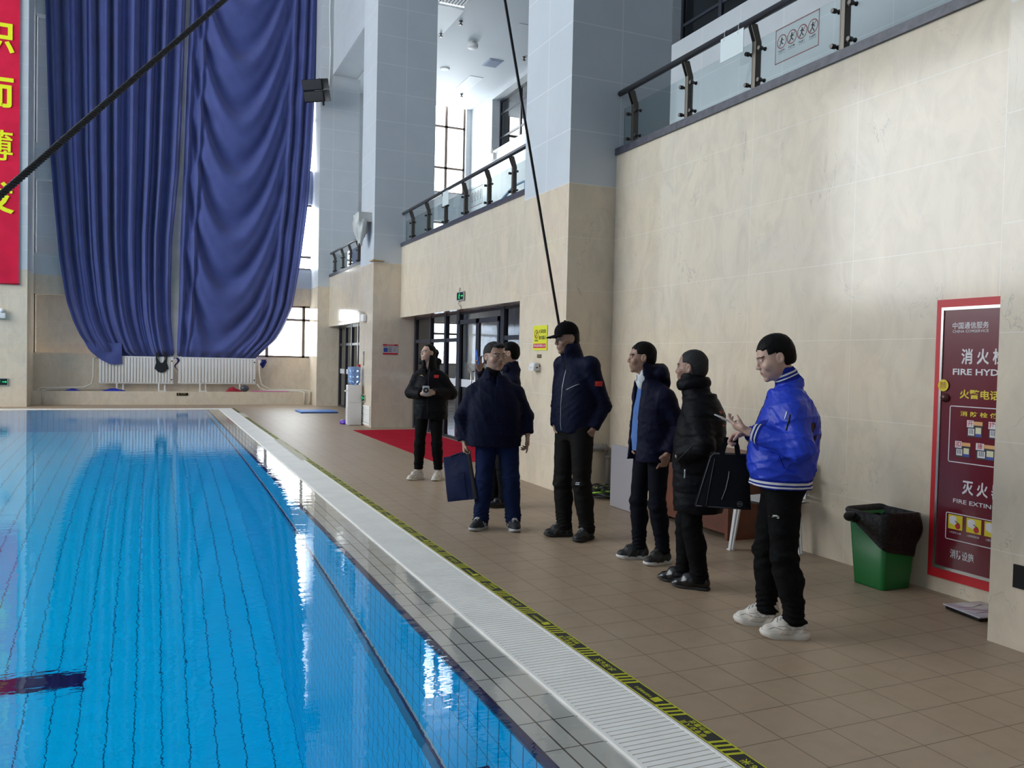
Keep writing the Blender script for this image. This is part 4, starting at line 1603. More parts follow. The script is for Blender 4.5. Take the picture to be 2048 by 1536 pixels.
# ---- warning signs on the pillar behind the capped person
M_SY = plain('sign_yellow', (0.68, 0.66, 0.01), 0.5)
ys = thing('warning_sign', 'yellow deep water warning sign with a red band on the pillar', 'sign', (XP, 8.99, 1.63))
m = MB()
m.box((XP - 0.008, 8.795, 1.632), (XP, 9.187, 1.930))
m.build('board', M_SY, ys)
m = MB()
rect(m, (XP - 0.0085, 9.0, 1.70), U, V, -0.175, -0.042, 0.175, 0.012)
m.build('red_band', plain('sign_red', (0.55, 0.01, 0.03), 0.5), ys)
m = MB()
put_text(m, '非专业运动员禁止入水', (XP - 0.009, 9.0, 1.685), U, V, 0.033, 0.0006)
m.build('white_lettering', M_FW, ys)
m = MB()
ring(m, (XP - 0.009, 9.09, 1.825), U, V, 0.042, 0.055)
seg(m, (XP - 0.0092, 9.09, 1.825), U, V, (0.034, 0.034), (-0.034, -0.034), 0.012)
m.build('prohibition_ring', plain('sign_darkred', (0.32, 0.06, 0.01), 0.5), ys)
m = MB()
put_text(m, '水深危险', (XP - 0.009, 8.925, 1.855), U, V, 0.050, 0.001)
put_text(m, '请勿靠近', (XP - 0.009, 8.925, 1.780), U, V, 0.050, 0.001)
put_text(m, '禁止跳水', (XP - 0.009, 9.09, 1.748), U, V, 0.026, 0.0004)
disc(m, (XP - 0.0094, 9.085, 1.845), U, V, 0.010, 10)
seg(m, (XP - 0.0094, 9.09, 1.82), U, V, (0.005, 0.02), (-0.01, -0.03), 0.012)
m.build('lettering', plain('sign_dark', (0.06, 0.05, 0.005), 0.5), ys)
ps = thing('notice_plate', 'tiny black and gold plate under the yellow sign', 'sign', (XP, 9.0, 1.5))
m = MB()
m.box((XP - 0.006, 8.952, 1.540), (XP, 9.064, 1.582))
m.build('plate', plain('dark_bronze', (0.05, 0.035, 0.012), 0.4), ps)
m = MB()
put_text(m, '当心滑倒', (XP - 0.007, 9.008, 1.561), U, V, 0.020, 0.0002)
m.build('lettering', plain('gold_print', (0.45, 0.32, 0.08), 0.5), ps)
m = MB()
m.obox((XP - 0.045, 9.05, 1.435), (0.09, 0.15, 0.10), None, 0, 0.03)
m.box((XP - 0.09, 8.975, 1.385), (XP, 9.125, 1.43))
tag(m.build('dispenser', plain('white_plastic', (0.72, 0.71, 0.70), 0.35)), 'small white dispenser box mounted under the signs on the pillar', 'dispenser')

# ---- information board on the second pillar, facing the camera
ib = thing('information_board', 'small white notice board with red edges on the second pillar', 'sign', (4.675, 17.29, 1.56))
YB = 17.284
m = MB()
m.box((4.515, YB, 1.572), (4.842, 17.29, 1.792))
m.build('board', plain('sign_white', (0.46, 0.45, 0.48), 0.5), ib)
for z in (1.572, 1.758):
    m = MB()
    m.box((4.515, YB - 0.002, z), (4.842, YB, z + 0.034))
    m.build('red_band', plain('sign_red', (0.55, 0.01, 0.03), 0.5), ib)
m = MB()
m.box((4.532, YB - 0.002, 1.625), (4.62, YB, 1.712))
m.build('picture', plain('sign_blue', (0.03, 0.08, 0.35), 0.5), ib)
m = MB()
put_text(m, '游泳馆安全须知', (4.68, YB - 0.003, 1.775), (1, 0, 0), (0, 0, 1), 0.024, 0.0, 1)
put_text(m, '注意事项', (4.675, YB - 0.001, 1.725), (1, 0, 0), (0, 0, 1), 0.022, 0.0, 0)
put_text(m, '安全提示', (4.575, YB - 0.001, 1.735), (1, 0, 0), (0, 0, 1), 0.022, 0.0, 0)
for i in range(4):
    m.box((4.635, YB - 0.001, 1.695 - 0.022 * i), (4.71, YB, 1.703 - 0.022 * i))
    m.box((4.735, YB - 0.001, 1.715 - 0.024 * i), (4.81, YB, 1.719 - 0.024 * i))
m.build('lettering', [plain('black_print', (0.01, 0.01, 0.015), 0.5), M_FW], ib)


def exit_sign(label, o, u, n, w, h, hang=False):
    """green running-man exit sign on a dark face; u = reading direction, n = outward normal"""
    o, u, n = Vector(o), Vector(u), Vector(n)
    v = Vector((0, 0, 1))
    t = thing('exit_sign', label, 'exit sign', o, 'green exit signs')
    m = MB()
    m.prism([(-w / 2, -h / 2), (w / 2, -h / 2), (w / 2, h / 2), (-w / 2, h / 2)], o, u, v, n * 0.025)
    m.build('housing', plain('exit_housing', (0.45, 0.46, 0.45), 0.4), t)
    m = MB()
    e = h * 0.08
    rect(m, o + n * 0.026, u, v, -w / 2 + e, -h / 2 + e, w / 2 - e, h / 2 - e)
    m.build('face', plain('exit_face', (0.004, 0.02, 0.012), 0.3), t)
    m = MB()
    c = o + n * 0.027 - u * (w * 0.12)
    disc(m, c + v * h * 0.27 + u * h * 0.06, u, v, h * 0.08, 12)
    for a, b_, q in (((0.04, 0.18), (-0.03, -0.04), 0.15), ((-0.03, -0.02), (0.10, -0.16), 0.09), ((0.10, -0.16), (0.04, -0.33), 0.08), ((-0.03, -0.02), (-0.12, -0.2), 0.09), ((-0.12, -0.2), (-0.24, -0.22), 0.07), ((0.02, 0.16), (-0.14, 0.08), 0.07), ((-0.14, 0.08), (-0.18, -0.04), 0.06), ((0.03, 0.16), (0.17, 0.05), 0.07), ((0.17, 0.05), (0.26, 0.12), 0.06)):
        seg(m, c, u, v, (a[0] * h, a[1] * h), (b_[0] * h, b_[1] * h), q * h)
    seg(m, c + u * (w * 0.26), u, v, (0, 0), (w * 0.2, 0), h * 0.09)
    m.add([c + u * (w * 0.46) + v * (h * 0.13), c + u * (w * 0.46) - v * (h * 0.13), c + u * (w * 0.55)], [(0, 1, 2)])
    m.build('running_figure', plain('lit_green', (0.02, 0.3, 0.1), 0.4, emit=(0.03, 0.75, 0.25), estr=1.1), t)
    return t


es = exit_sign('green exit sign over the glazed doors', (XW - 0.01, 13.45, 2.592), (0, -1, 0), (-1, 0, 0), 0.34, 0.155)
m = MB()
m.tube([(XW - 0.02, 13.52, 2.67), (XW - 0.02, 13.52, 2.73), (XW, 13.52, 2.74)], 0.008, 6)
m.tube([(XW - 0.02, 13.5, 2.51), (XW - 0.03, 13.55, 2.46), (XW - 0.02, 13.43, 2.41), (XW - 0.01, 13.45, 2.375)], 0.006, 6)
m.build('cable', plain('grey_cable', (0.35, 0.33, 0.3), 0.5), es)
exit_sign('green exit sign low on the second pillar, over the louvred vent', (XP - 0.005, 17.95, 0.605), (0, -1, 0), (-1, 0, 0), 0.30, 0.15)
exit_sign('green exit sign low on the left pier under the banner', (-3.62, 24.99, 0.65), (1, 0, 0), (0, -1, 0), 0.36, 0.2)
el = thing('emergency_light', 'white twin emergency light on the left pier', 'emergency light', (-3.62, 24.95, 2.4))
m = MB()
m.obox((-3.63, 24.93, 2.37), (0.28, 0.12, 0.15), None, 0, 0.02)
m.build('housing', M_WHITE, el)
for x in (-3.58, -3.72):
    m = MB()
    m.lathe([(0.0, -0.06), (0.05, -0.06), (0.065, -0.02), (0.05, 0.05), (0.0, 0.06)], (x, 24.91, 2.50), 16, 0, 'y')
    m.build('lamp_head', M_WHITE, el)
el = thing('emergency_light', 'white twin emergency light high on the second pillar front', 'emergency light', (XP - 0.05, 17.95, 2.4))
m = MB()
m.obox((XP - 0.045, 17.93, 2.36), (0.09, 0.25, 0.16), None, 0, 0.02)
m.build('housing', M_WHITE, el)
m = MB()
for k in range(4):
    m.tube([(XP - 0.03, 17.9 + 0.03 * k, 2.44), (XP - 0.05 - 0.02 * k, 17.98 + 0.07 * k, 2.49 + 0.015 * k)], 0.007, 6)
m.build('cable', plain('grey_cable', (0.35, 0.33, 0.3), 0.5), el)
gr = thing('louvre_vent', 'white louvred vent at the foot of the second pillar', 'vent', (XP, 17.72, 0.03))
m = MB()
for lo_, hi_ in (((17.36, 0.035), (17.40, 0.455)), ((18.06, 0.035), (18.10, 0.455)), ((17.40, 0.035), (18.06, 0.08)), ((17.40, 0.41), (18.06, 0.455))):
    m.box((XP - 0.02, lo_[0], lo_[1]), (XP, hi_[0], hi_[1]))
m.build('frame', M_WHITE, gr)
for i in range(9):
    m = MB()
    z = 0.10 + i * 0.035
    m.add([(XP - 0.004, 17.40, z + 0.022), (XP - 0.004, 18.06, z + 0.022), (XP - 0.022, 18.06, z), (XP - 0.022, 17.40, z), (XP - 0.002, 17.40, z + 0.018), (XP - 0.002, 18.06, z + 0.018), (XP - 0.020, 18.06, z - 0.004), (XP - 0.020, 17.40, z - 0.004)],
          [(0, 1, 2, 3), (7, 6, 5, 4), (0, 3, 7, 4), (1, 5, 6, 2), (3, 2, 6, 7), (0, 4, 5, 1)])
    m.build('slat', M_WHITE, gr)
m = MB()
m.box((XP - 0.05, 18.33, 1.265), (XP, 18.48, 1.34))
tag(m.build('fire_alarm', plain('alarm_red', (0.40, 0.02, 0.03), 0.4)), 'small red alarm box on the second pillar over the water bottle', 'alarm')
m = MB()
m.tube([(XP - 0.006, 17.98, 1.57), (XP - 0.012, 18.0, 1.50), (XP - 0.012, 18.0, 1.32)], 0.014, 6)
m.box((XP - 0.03, 17.97, 1.55), (XP, 18.03, 1.63))
tag(m.build('wall_bracket', plain('grey_cable', (0.35, 0.33, 0.3), 0.5)), 'small grey bracket with a hanging wire on the second pillar', 'bracket')
# camera or lamp wrapped in a pale plastic bag, on the second pillar
m = MB()
P = []
for i in range(29):
    a = 2 * PI * i / 28
    row = []
    for j in range(15):
        t = j / 14
        r = (0.20, 0.23, 0.22, 0.20, 0.15, 0.10)[min(5, int(t * 5.99))] * (1 + 0.10 * math.sin(5 * a + 6 * t) + 0.06 * math.sin(11 * a))
        r *= 1 - 0.35 * t ** 3
        row.append((4.09 + 0.42 * r * math.cos(a) * 1.6 + 0.0, 17.72 + r * math.sin(a) * 1.1, 4.55 - 0.62 * t - 0.03 * math.sin(3 * a) * t))
    P.append(row)
m.grid(P)
m.box((4.0, 17.5, 4.40), (XP, 17.85, 4.60))
tag(m.build('wrapped_camera', plain('pale_plastic_bag', (0.50, 0.51, 0.49), 0.4, bump=0.5, bscale=20)), 'device wrapped in a pale plastic bag high on the second pillar', 'wrapped device')
m = MB()
m.obox((XP - 0.03, 17.28, 3.55), (0.06, 0.30, 0.03), None, 0, 0.008)
m.box((4.29, 17.20, 3.54), (4.50, 17.285, 3.56))
tag(m.build('wood_shelf', plain('tan_wood', (0.42, 0.29, 0.13), 0.6)), 'thin tan strip at the panel joint of the second pillar', 'strip')

# ---- water dispenser
wd = thing('water_dispenser', 'white floor water dispenser with a blue bottle beside the second pillar', 'water dispenser', (4.09, 18.08, 0.0))
m = MB()
m.obox((4.09, 18.09, 0.445), (0.29, 0.30, 0.88), None, 0, 0.015)
m.box((3.93, 17.945, 0.0), (3.96, 17.975, 0.88))
bd = m.build('body', plain('white_plastic', (0.72, 0.71, 0.70), 0.35), wd)
m = MB()
m.box((3.95, 17.938, 0.50), (4.22, 17.942, 0.504))
m.box((3.935, 18.0, 0.12), (3.944, 18.02, 0.40))
m.build('panel_joint', plain('grey_line', (0.2, 0.18, 0.2), 0.5), bd)
m = MB()
for y in (18.02, 18.10):
    m.tube([(3.945, y, 0.76), (3.90, y, 0.76), (3.885, y, 0.74)], 0.010, 8)
m.build('tap', M_WHITE, bd)
m = MB()
m.lathe([(0.03, 0.87), (0.05, 0.885), (0.11, 0.92), (0.137, 0.96), (0.137, 1.03), (0.128, 1.045), (0.137, 1.06), (0.137, 1.16), (0.128, 1.175), (0.137, 1.19), (0.135, 1.26), (0.11, 1.29), (0.0, 1.29)], (4.09, 18.09, 0), 28)
nbt = NT('blue_water_bottle')
nbt.b.inputs['Base Color'].default_value = (0.35, 0.52, 0.85, 1)
nbt.b.inputs['Roughness'].default_value = 0.08
nbt.b.inputs['Transmission Weight'].default_value = 0.6
nbt.b.inputs['IOR'].default_value = 1.25
m.build('bottle', nbt.m, wd)
m = MB()
m.lathe([(0.10, 0.0), (0.125, 0.012), (0.13, 0.05), (0.10, 0.09), (0.0, 0.10)], (3.97, 18.34, 0), 22)
tag(m.build('basin', plain('purple_plastic', (0.10, 0.03, 0.42), 0.25)), 'small purple plastic bowl behind the water dispenser', 'bowl')
m = MB()
m.obox((4.06, 22.4, 0.022), (0.98, 0.92, 0.04), None, 0, 0.008)
bm_ = m.build('exercise_mat', plain('blue_foam', (0.10, 0.25, 0.62), 0.6))
tag(bm_, 'flat blue exercise mat on the deck near the far doors', 'mat')
m = MB()
m.box((3.58, 21.93, 0.002), (4.54, 21.95, 0.02))
m.build('dark_edge', plain('navy_edge', (0.01, 0.015, 0.08), 0.6), bm_)
m = MB()
P = [[(x, y, 0.004 + 0.003 * math.sin(1.2 * y) ** 2) for y in np.linspace(11.3, 16.73, 30)] for x in np.linspace(3.78, 5.12, 12)]
m.grid(P, flip=True)
m.box((3.78, 11.3, 0.0), (5.12, 16.73, 0.003))
tag(m.build('carpet', m_fabric('red_carpet', (0.40, 0.012, 0.030), 0.9, 0.0, 0.3, 90.0, 0.003, 0.05)), 'red carpet runner laid on the deck in front of the glazed doors', 'carpet')

# ---- desk, boards, chair and cables along the big wall
m = MB()
m.obox((4.43, 7.18, 0.327), (0.03, 0.60, 0.645), None, 0, 0.004)
tag(m.build('grey_board', plain('lilac_grey_board', (0.36, 0.34, 0.36), 0.5)), 'upright lilac grey board standing on the deck beside the coiled cables', 'board')
dk = thing('desk', 'low red-brown wooden desk against the big wall, behind the dark parka', 'desk', (4.68, 6.15, 0.0))
M_WOODR = plain('red_brown_wood', (0.155, 0.045, 0.022), 0.4, var=0.25, bscale=6.0)
m = MB()
m.box((4.50, 5.66, 0.70), (4.87, 6.80, 0.745))
m.build('top', M_WOODR, dk)
for y in (5.68, 6.74):
    m = MB()
    m.box((4.52, y, 0.0), (4.86, y + 0.04, 0.70))
    m.build('side_panel', M_WOODR, dk)
m = MB()
m.box((4.535, 5.72, 0.05), (4.56, 6.74, 0.70))
m.build('front_panel', M_WOODR, dk)
M_CHAIR = plain('white_chair_plastic', (0.70, 0.70, 0.70), 0.35)
wc = thing('plastic_chair', 'white plastic chair behind the blue jacket, close to the wall', 'chair', (4.58, 5.25, 0.0))
RZ = Matrix.Rotation(math.radians(8), 3, 'Z')


def cw(x, y, z):
    p = RZ @ Vector((x, y, 0))
    return Vector((4.585 + p.x, 5.235 + p.y, z))


m = MB()
P = [[cw(-0.22 + 0.44 * u, -0.22 + 0.44 * v, 0.43 - 0.02 * math.sin(PI * u) * math.sin(PI * v)) for v in np.linspace(0, 1, 9)] for u in np.linspace(0, 1, 9)]
m.grid(P, flip=True)
m.grid([[p - Vector((0, 0, 0.012)) for p in r] for r in P])
m.build('seat', M_CHAIR, wc)
for (x, y) in ((-0.21, 0.17), (-0.21, -0.17), (0.15, 0.17), (0.15, -0.15)):
    m = MB()
    b0, t0 = cw(x * 1.12, y * 1.12, 0.0), cw(x * 0.92, y * 0.92, 0.43)
    for a_, b_ in ((Vector((0.018, 0, 0)), Vector((0, 0.012, 0))), (Vector((0.006, 0, 0)), Vector((0, 0.026, 0)))):
        m.add([b0 - a_ - b_, b0 + a_ - b_, b0 + a_ + b_, b0 - a_ + b_, t0 - a_ * 1.4 - b_ * 1.4, t0 + a_ * 1.4 - b_ * 1.4, t0 + a_ * 1.4 + b_ * 1.4, t0 - a_ * 1.4 + b_ * 1.4],
              [(0, 3, 2, 1), (4, 5, 6, 7), (0, 1, 5, 4), (1, 2, 6, 5), (2, 3, 7, 6), (3, 0, 4, 7)])
    m.obox(b0 + Vector((0, 0, 0.006)), (0.05, 0.045, 0.012), None, 0, 0.003)
    m.build('leg', M_CHAIR, wc)
m = MB()
P = []
for u in np.linspace(-1, 1, 17):
    row = []
    for v in np.linspace(0, 1, 9):
        top = 0.80 - 0.07 * u * u
        z = 0.45 + (top - 0.45) * v
        row.append(cw(0.20 + 0.06 * v - 0.05 * u * u, 0.215 * u, z))
    P.append(row)
m.grid(P)
m.grid([[p + Vector((0.012, 0, 0)) for p in r] for r in P], flip=True)
m.build('backrest', M_CHAIR, wc)
for s in (-1, 1):
    m = MB()
    m.tube([cw(0.21, 0.215 * s, 0.62), cw(0.05, 0.235 * s, 0.63), cw(-0.15, 0.235 * s, 0.62), cw(-0.20, 0.22 * s, 0.56), cw(-0.19, 0.2 * s, 0.42)], 0.018, 8)
    m.build('armrest', M_CHAIR, wc)
m = MB()
r_ = random.Random(5)
for k in range(15):
    cx, cy, R_ = 4.63 + r_.uniform(-0.06, 0.06), 7.95 + r_.uniform(-0.10, 0.10), r_.uniform(0.10, 0.20)
    zc = 0.012 + 0.007 * k
    m.tube([(cx + R_ * math.cos(a) * 0.8, cy + R_ * math.sin(a) + 0.02 * math.sin(3 * a + k), zc + 0.02 * math.sin(2 * a + k) ** 2) for a in np.linspace(0, 2 * PI, 25)[:-1]], 0.010, 6, 1 if k in (6, 11) else 0, closed=True)
m.tube([(4.45, 7.93, 0.10), (4.38, 8.05, 0.4), (4.36, 8.1, 0.55)], 0.009, 6)
tag(m.build('cable_coil', [plain('black_rubber', (0.012, 0.014, 0.014), 0.5), plain('lime_cable', (0.28, 0.55, 0.03), 0.5)]), 'tangled pile of black and lime green cables at the pillar foot', 'cables')
m = MB()
m.tube([(4.60, 8.25, 0.52), (4.78, 8.25, 0.52), (4.83, 8.25, 0.50), (4.84, 8.25, 0.45), (4.84, 8.25, 0.0)], 0.035, 12)
m.tube([(4.76, 8.25, 0.52), (4.80, 8.25, 0.52)], 0.045, 12)
m.tube([(4.84, 8.25, 0.44), (4.84, 8.25, 0.40)], 0.045, 12)
m.tube([(4.60, 8.25, 0.52), (4.60, 8.33, 0.52)], 0.035, 12)
tag(m.build('drain_pipe', plain('old_grey_pipe', (0.18, 0.165, 0.15), 0.5)), 'bent grey pipe coming out of the pillar side near the floor', 'pipe')

# ---------------------------------------------------------------- people: implicit surfaces meshed by surface nets
def axis(lo, hi, base, fine=()):
    """grid coordinates with finer spacing inside the given intervals"""
    out = [lo]
    x = lo
    while x < hi:
        h = base
        for a, b, f_ in fine:
            if a - base < x < b:
                h = min(h, f_)
        x += h
        out.append(x)
    return np.array(out, dtype=np.float32)


def rotm(ax, deg):
    return np.array(Matrix.Rotation(math.radians(deg), 3, ax), dtype=np.float32)


class Field:
    FAR = 0.08

    def __init__(s, xs, ys, zs):
        s.xs, s.ys, s.zs = xs, ys, zs
        s.d = np.full((len(xs), len(ys), len(zs)), s.FAR, dtype=np.float32)

    def _sl(s, lo, hi, m):
        r = []
        for a, l, h in zip((s.xs, s.ys, s.zs), lo, hi):
            i0, i1 = np.searchsorted(a, l - m), np.searchsorted(a, h + m)
            r.append(slice(max(0, i0 - 1), min(len(a), i1 + 1)))
        return tuple(r)

    def grid(s, sl):
        return np.meshgrid(s.xs[sl[0]], s.ys[sl[1]], s.zs[sl[2]], indexing='ij', sparse=True)

    def op(s, fn, lo, hi, k=0.02, mode='u'):
        sl = s._sl(lo, hi, 0.03 + k)
        if any(q.stop - q.start < 1 for q in sl):
            return
        b = fn(*s.grid(sl))
        a = s.d[sl]
        if mode == 'u':
            h = np.maximum(k - np.abs(a - b), 0) / max(k, 1e-6)
            s.d[sl] = np.minimum(a, b) - h * h * k * 0.25
        elif mode == 's':
            b = -b
            h = np.maximum(k - np.abs(a - b), 0) / max(k, 1e-6)
            s.d[sl] = np.maximum(a, b) + h * h * k * 0.25
        elif mode == 'add':
            s.d[sl] = a + b

    def cap(s, a, b, ra, rb, k=0.02, mode='u', sq=(1, 1, 1)):
        """tapered limb from a to b"""
        a, b = np.array(a, np.float32), np.array(b, np.float32)
        ab = b - a
        L2 = float(ab @ ab) + 1e-9

        def fn(X, Y, Z):
            px, py, pz = X - a[0], Y - a[1], Z - a[2]
            t = np.clip((px * ab[0] + py * ab[1] + pz * ab[2]) / L2, 0, 1)
            dx, dy, dz = (px - ab[0] * t) / sq[0], (py - ab[1] * t) / sq[1], (pz - ab[2] * t) / sq[2]
            return np.sqrt(dx * dx + dy * dy + dz * dz) - (ra + (rb - ra) * t)
        r = max(ra, rb) * max(sq)
        s.op(fn, np.minimum(a, b) - r, np.maximum(a, b) + r, k, mode)

    def ell(s, c, r, R_=None, k=0.02, mode='u'):
        c, r = np.array(c, np.float32), np.array(r, np.float32)
        Rt = np.eye(3, dtype=np.float32) if R_ is None else np.array(R_, np.float32).T

        def fn(X, Y, Z):
            px, py, pz = X - c[0], Y - c[1], Z - c[2]
            q = [Rt[i, 0] * px + Rt[i, 1] * py + Rt[i, 2] * pz for i in range(3)]
            k0 = np.sqrt(sum((q[i] / r[i]) ** 2 for i in range(3)))
            k1 = np.sqrt(sum((q[i] / (r[i] * r[i])) ** 2 for i in range(3)))
            return k0 * (k0 - 1) / np.maximum(k1, 1e-6)
        m = float(r.max())
        s.op(fn, c - m, c + m, k, mode)

    def loft(s, secs, k=0.02, mode='u', pw=2.3):
        """sections (z, cx, cy, half width, half depth) stacked along z"""
        S_ = np.array(secs, np.float32)
        S_ = S_[S_[:, 0].argsort()]
        zz = np.linspace(S_[0, 0], S_[-1, 0], 60)

        def sm(c):
            v = np.interp(zz, S_[:, 0], S_[:, c])
            kk = np.array([1, 2, 3, 2, 1]) / 9.0
            return np.convolve(np.pad(v, 2, mode='edge'), kk, 'valid')
        T = [sm(c) for c in range(1, 5)]

        def fn(X, Y, Z):
            zc = np.clip(Z, zz[0], zz[-1])
            cx, cy, a, b = [np.interp(zc, zz, t).astype(np.float32) for t in T]
            q = (np.abs((X - cx) / a) ** pw + np.abs((Y - cy) / b) ** pw) ** (1 / pw)
            d = (q - 1) * np.minimum(a, b)
            dz = np.maximum(zz[0] - Z, Z - zz[-1])
            return np.where(dz > 0, np.sqrt(np.maximum(d, 0) ** 2 + dz ** 2) * 1.0 + np.minimum(d, 0) * 0, np.maximum(d, dz)).astype(np.float32)
        lo = (float((S_[:, 1] - S_[:, 3]).min()), float((S_[:, 2] - S_[:, 4]).min()), float(zz[0]))
        hi = (float((S_[:, 1] + S_[:, 3]).max()), float((S_[:, 2] + S_[:, 4]).max()), float(zz[-1]))
        s.op(fn, lo, hi, k, mode)

    def plane(s, p, n, lo, hi, k=0.008):
        """cut away everything on the side n points to, inside the box lo..hi"""
        p, n = np.array(p, np.float32), np.array(n, np.float32)
        n = n / np.linalg.norm(n)
        sl = s._sl(lo, hi, 0.0)
        X, Y, Z = s.grid(sl)
        b = (X - p[0]) * n[0] + (Y - p[1]) * n[1] + (Z - p[2]) * n[2]
        a = s.d[sl]
        h = np.maximum(k - np.abs(a - b), 0) / k
        s.d[sl] = np.maximum(a, b) + h * h * k * 0.25

    def wrinkle(s, amp, seed, freq=1.0, fn=None):
        X, Y, Z = np.meshgrid(s.xs, s.ys, s.zs, indexing='ij', sparse=True)
        r = random.Random(seed)
        n = 0
        for i in range(6):
            fx, fy, fz = [r.uniform(-1, 1) * 26 * freq * (1 + 0.55 * i) for _ in range(3)]
            fz *= 1.5
            wx, wz = r.uniform(-1, 1) * 9, r.uniform(-1, 1) * 11
            q = np.sin(fx * X + fy * Y + fz * Z + 1.4 * np.sin(wx * X + wz * Z + i) + r.uniform(0, 6.28))
            # rounded crests with narrow creases between them
            n = n + (1.0 - 2.0 * (1.0 - np.abs(q)) ** 2.2) * (0.62 ** i)
        if fn is not None:
            n = n * fn(X, Y, Z)
        s.d += (amp * n).astype(np.float32)

    def mesh(s):
        d = s.d
        sg = d < 0
        nx, ny, nz = d.shape
        c = sg[:-1, :-1, :-1].astype(np.int8)
        tot = np.zeros((nx - 1, ny - 1, nz - 1), np.int8)
        for i in (0, 1):
            for j in (0, 1):
                for k in (0, 1):
                    tot += sg[i:nx - 1 + i, j:ny - 1 + j, k:nz - 1 + k]
        act = (tot > 0) & (tot < 8)
        I = np.argwhere(act)
        idx = np.full(act.shape, -1, np.int64)
        idx[act] = np.arange(len(I))
        corners = np.array([(i, j, k) for i in (0, 1) for j in (0, 1) for k in (0, 1)])
        vals = np.stack([d[I[:, 0] + a, I[:, 1] + b, I[:, 2] + c_] for a, b, c_ in corners], 1)
        acc = np.zeros((len(I), 3))
        cnt = np.zeros(len(I))
        for p in range(8):
            for q in range(p + 1, 8):
                if np.abs(corners[p] - corners[q]).sum() != 1:
                    continue
                va, vb = vals[:, p], vals[:, q]
                m = (va < 0) != (vb < 0)
                t = np.where(m, va / np.where(m, va - vb, 1), 0)
                acc += np.where(m[:, None], corners[p] + (corners[q] - corners[p]) * t[:, None], 0)
                cnt += m
        u = I + acc / cnt[:, None]
        P = np.stack([np.interp(u[:, a], np.arange(len(ax)), ax) for a, ax in enumerate((s.xs, s.ys, s.zs))], 1)
        F = []
        for a in range(3):
            b, c_ = (a + 1) % 3, (a + 2) % 3
            s0 = [slice(1, -1)] * 3
            s0[a] = slice(0, -1)
            s1 = list(s0)
            s1[a] = slice(1, None)
            A, B = sg[tuple(s0)], sg[tuple(s1)]
            for flip, M in ((False, A & ~B), (True, ~A & B)):
                E_ = np.argwhere(M)
                if not len(E_):
                    continue
                E_ = E_.copy()
                for x in (b, c_):
                    E_[:, x] += 1
                o = np.zeros(3, int)
                ob, oc = o.copy(), o.copy()
                ob[b] = 1
                oc[c_] = 1
                q = np.stack([idx[tuple((E_ - ob - oc).T)], idx[tuple((E_ - oc).T)], idx[tuple(E_.T)], idx[tuple((E_ - ob).T)]], 1)
                F.append(q[:, ::-1] if flip else q)
        F = np.concatenate(F) if F else np.zeros((0, 4), int)
        F = F[(F >= 0).all(1)]
        return P, F


def relax(P, F, it=1, w=0.4):
    for _ in range(it):
        acc = np.zeros_like(P)
        n = np.zeros(len(P))
        for a in range(4):
            i, j = F[:, a], F[:, (a + 1) % 4]
            np.add.at(acc, i, P[j])
            np.add.at(n, i, 1)
        P = P * (1 - w) + w * acc / np.maximum(n, 1)[:, None]
    return P


def net(name, field, mats, parent, matfn=None, it=1, loc=None, rz=0.0):
    P, F = field.mesh()
    if it:
        P = relax(P, F, it)
    me = bpy.data.meshes.new(name)
    me.vertices.add(len(P))
    me.vertices.foreach_set('co', P.astype(np.float32).ravel())
    me.loops.add(len(F) * 4)
    me.loops.foreach_set('vertex_index', F.astype(np.int32).ravel())
    me.polygons.add(len(F))
    me.polygons.foreach_set('loop_start', np.arange(0, len(F) * 4, 4, dtype=np.int32))
    me.polygons.foreach_set('use_smooth', np.ones(len(F), bool))
    for m in (mats if isinstance(mats, (list, tuple)) else [mats]):
        me.materials.append(m)
    if matfn is not None:
        Cn = P[F].mean(1)
        me.polygons.foreach_set('material_index', matfn(Cn).astype(np.int32))
    me.update(calc_edges=True)
    me.validate()
    o = bpy.data.objects.new(name, me)
    COL.objects.link(o)
    if parent is not None:
        o.parent = parent
    o['_bvh'] = 0
    del o['_bvh']
    BV[o.name] = BVHTree.FromPolygons([tuple(p) for p in P], [tuple(f) for f in F])
    return o


BV = {}
M_SKIN = m_skin('skin', (0.40, 0.235, 0.165))
M_SKIN_L = m_skin('skin_fair', (0.50, 0.31, 0.235))
M_SKIN_D = m_skin('skin_tan', (0.30, 0.165, 0.11))
M_LIP = plain('lip', (0.30, 0.11, 0.09), 0.4)
M_EYEW = plain('eye_white', (0.55, 0.52, 0.48), 0.25)
M_EYED = plain('eye_dark', (0.012, 0.009, 0.007), 0.15)
M_BROW = plain('brow_hair', (0.018, 0.014, 0.012), 0.7)
M_HAIR = m_fabric('black_hair', (0.006, 0.0055, 0.0055), 0.5, 0.0, 0.5, 60.0, 0.004)
M_HAIRG = m_fabric('greying_hair', (0.030, 0.029, 0.029), 0.55, 0.0, 0.5, 60.0, 0.004)
M_BLACKC = m_fabric('black_cloth', (0.0055, 0.0055, 0.0065), 0.75, 0.0, 0.25, 16.0, 0.01)
M_BLACKP = m_fabric('black_padded_cloth', (0.0048, 0.0048, 0.0066), 0.55, 0.0, 0.5, 12.0, 0.02)
M_TROU = m_fabric('black_trouser_cloth', (0.0045, 0.0045, 0.0052), 0.8, 0.0, 0.5, 11.0, 0.02)
M_NAVY = m_fabric('navy_cloth', (0.0052, 0.0068, 0.022), 0.65, 0.0, 0.5, 13.0, 0.02)
M_NAVYP = m_fabric('navy_padded_cloth', (0.0055, 0.0060, 0.020), 0.6, 0.0, 0.5, 12.0, 0.02)
M_NAVYTR = m_fabric('navy_trouser_cloth', (0.0055, 0.006, 0.0105), 0.8, 0.0, 0.25, 10.0, 0.012)
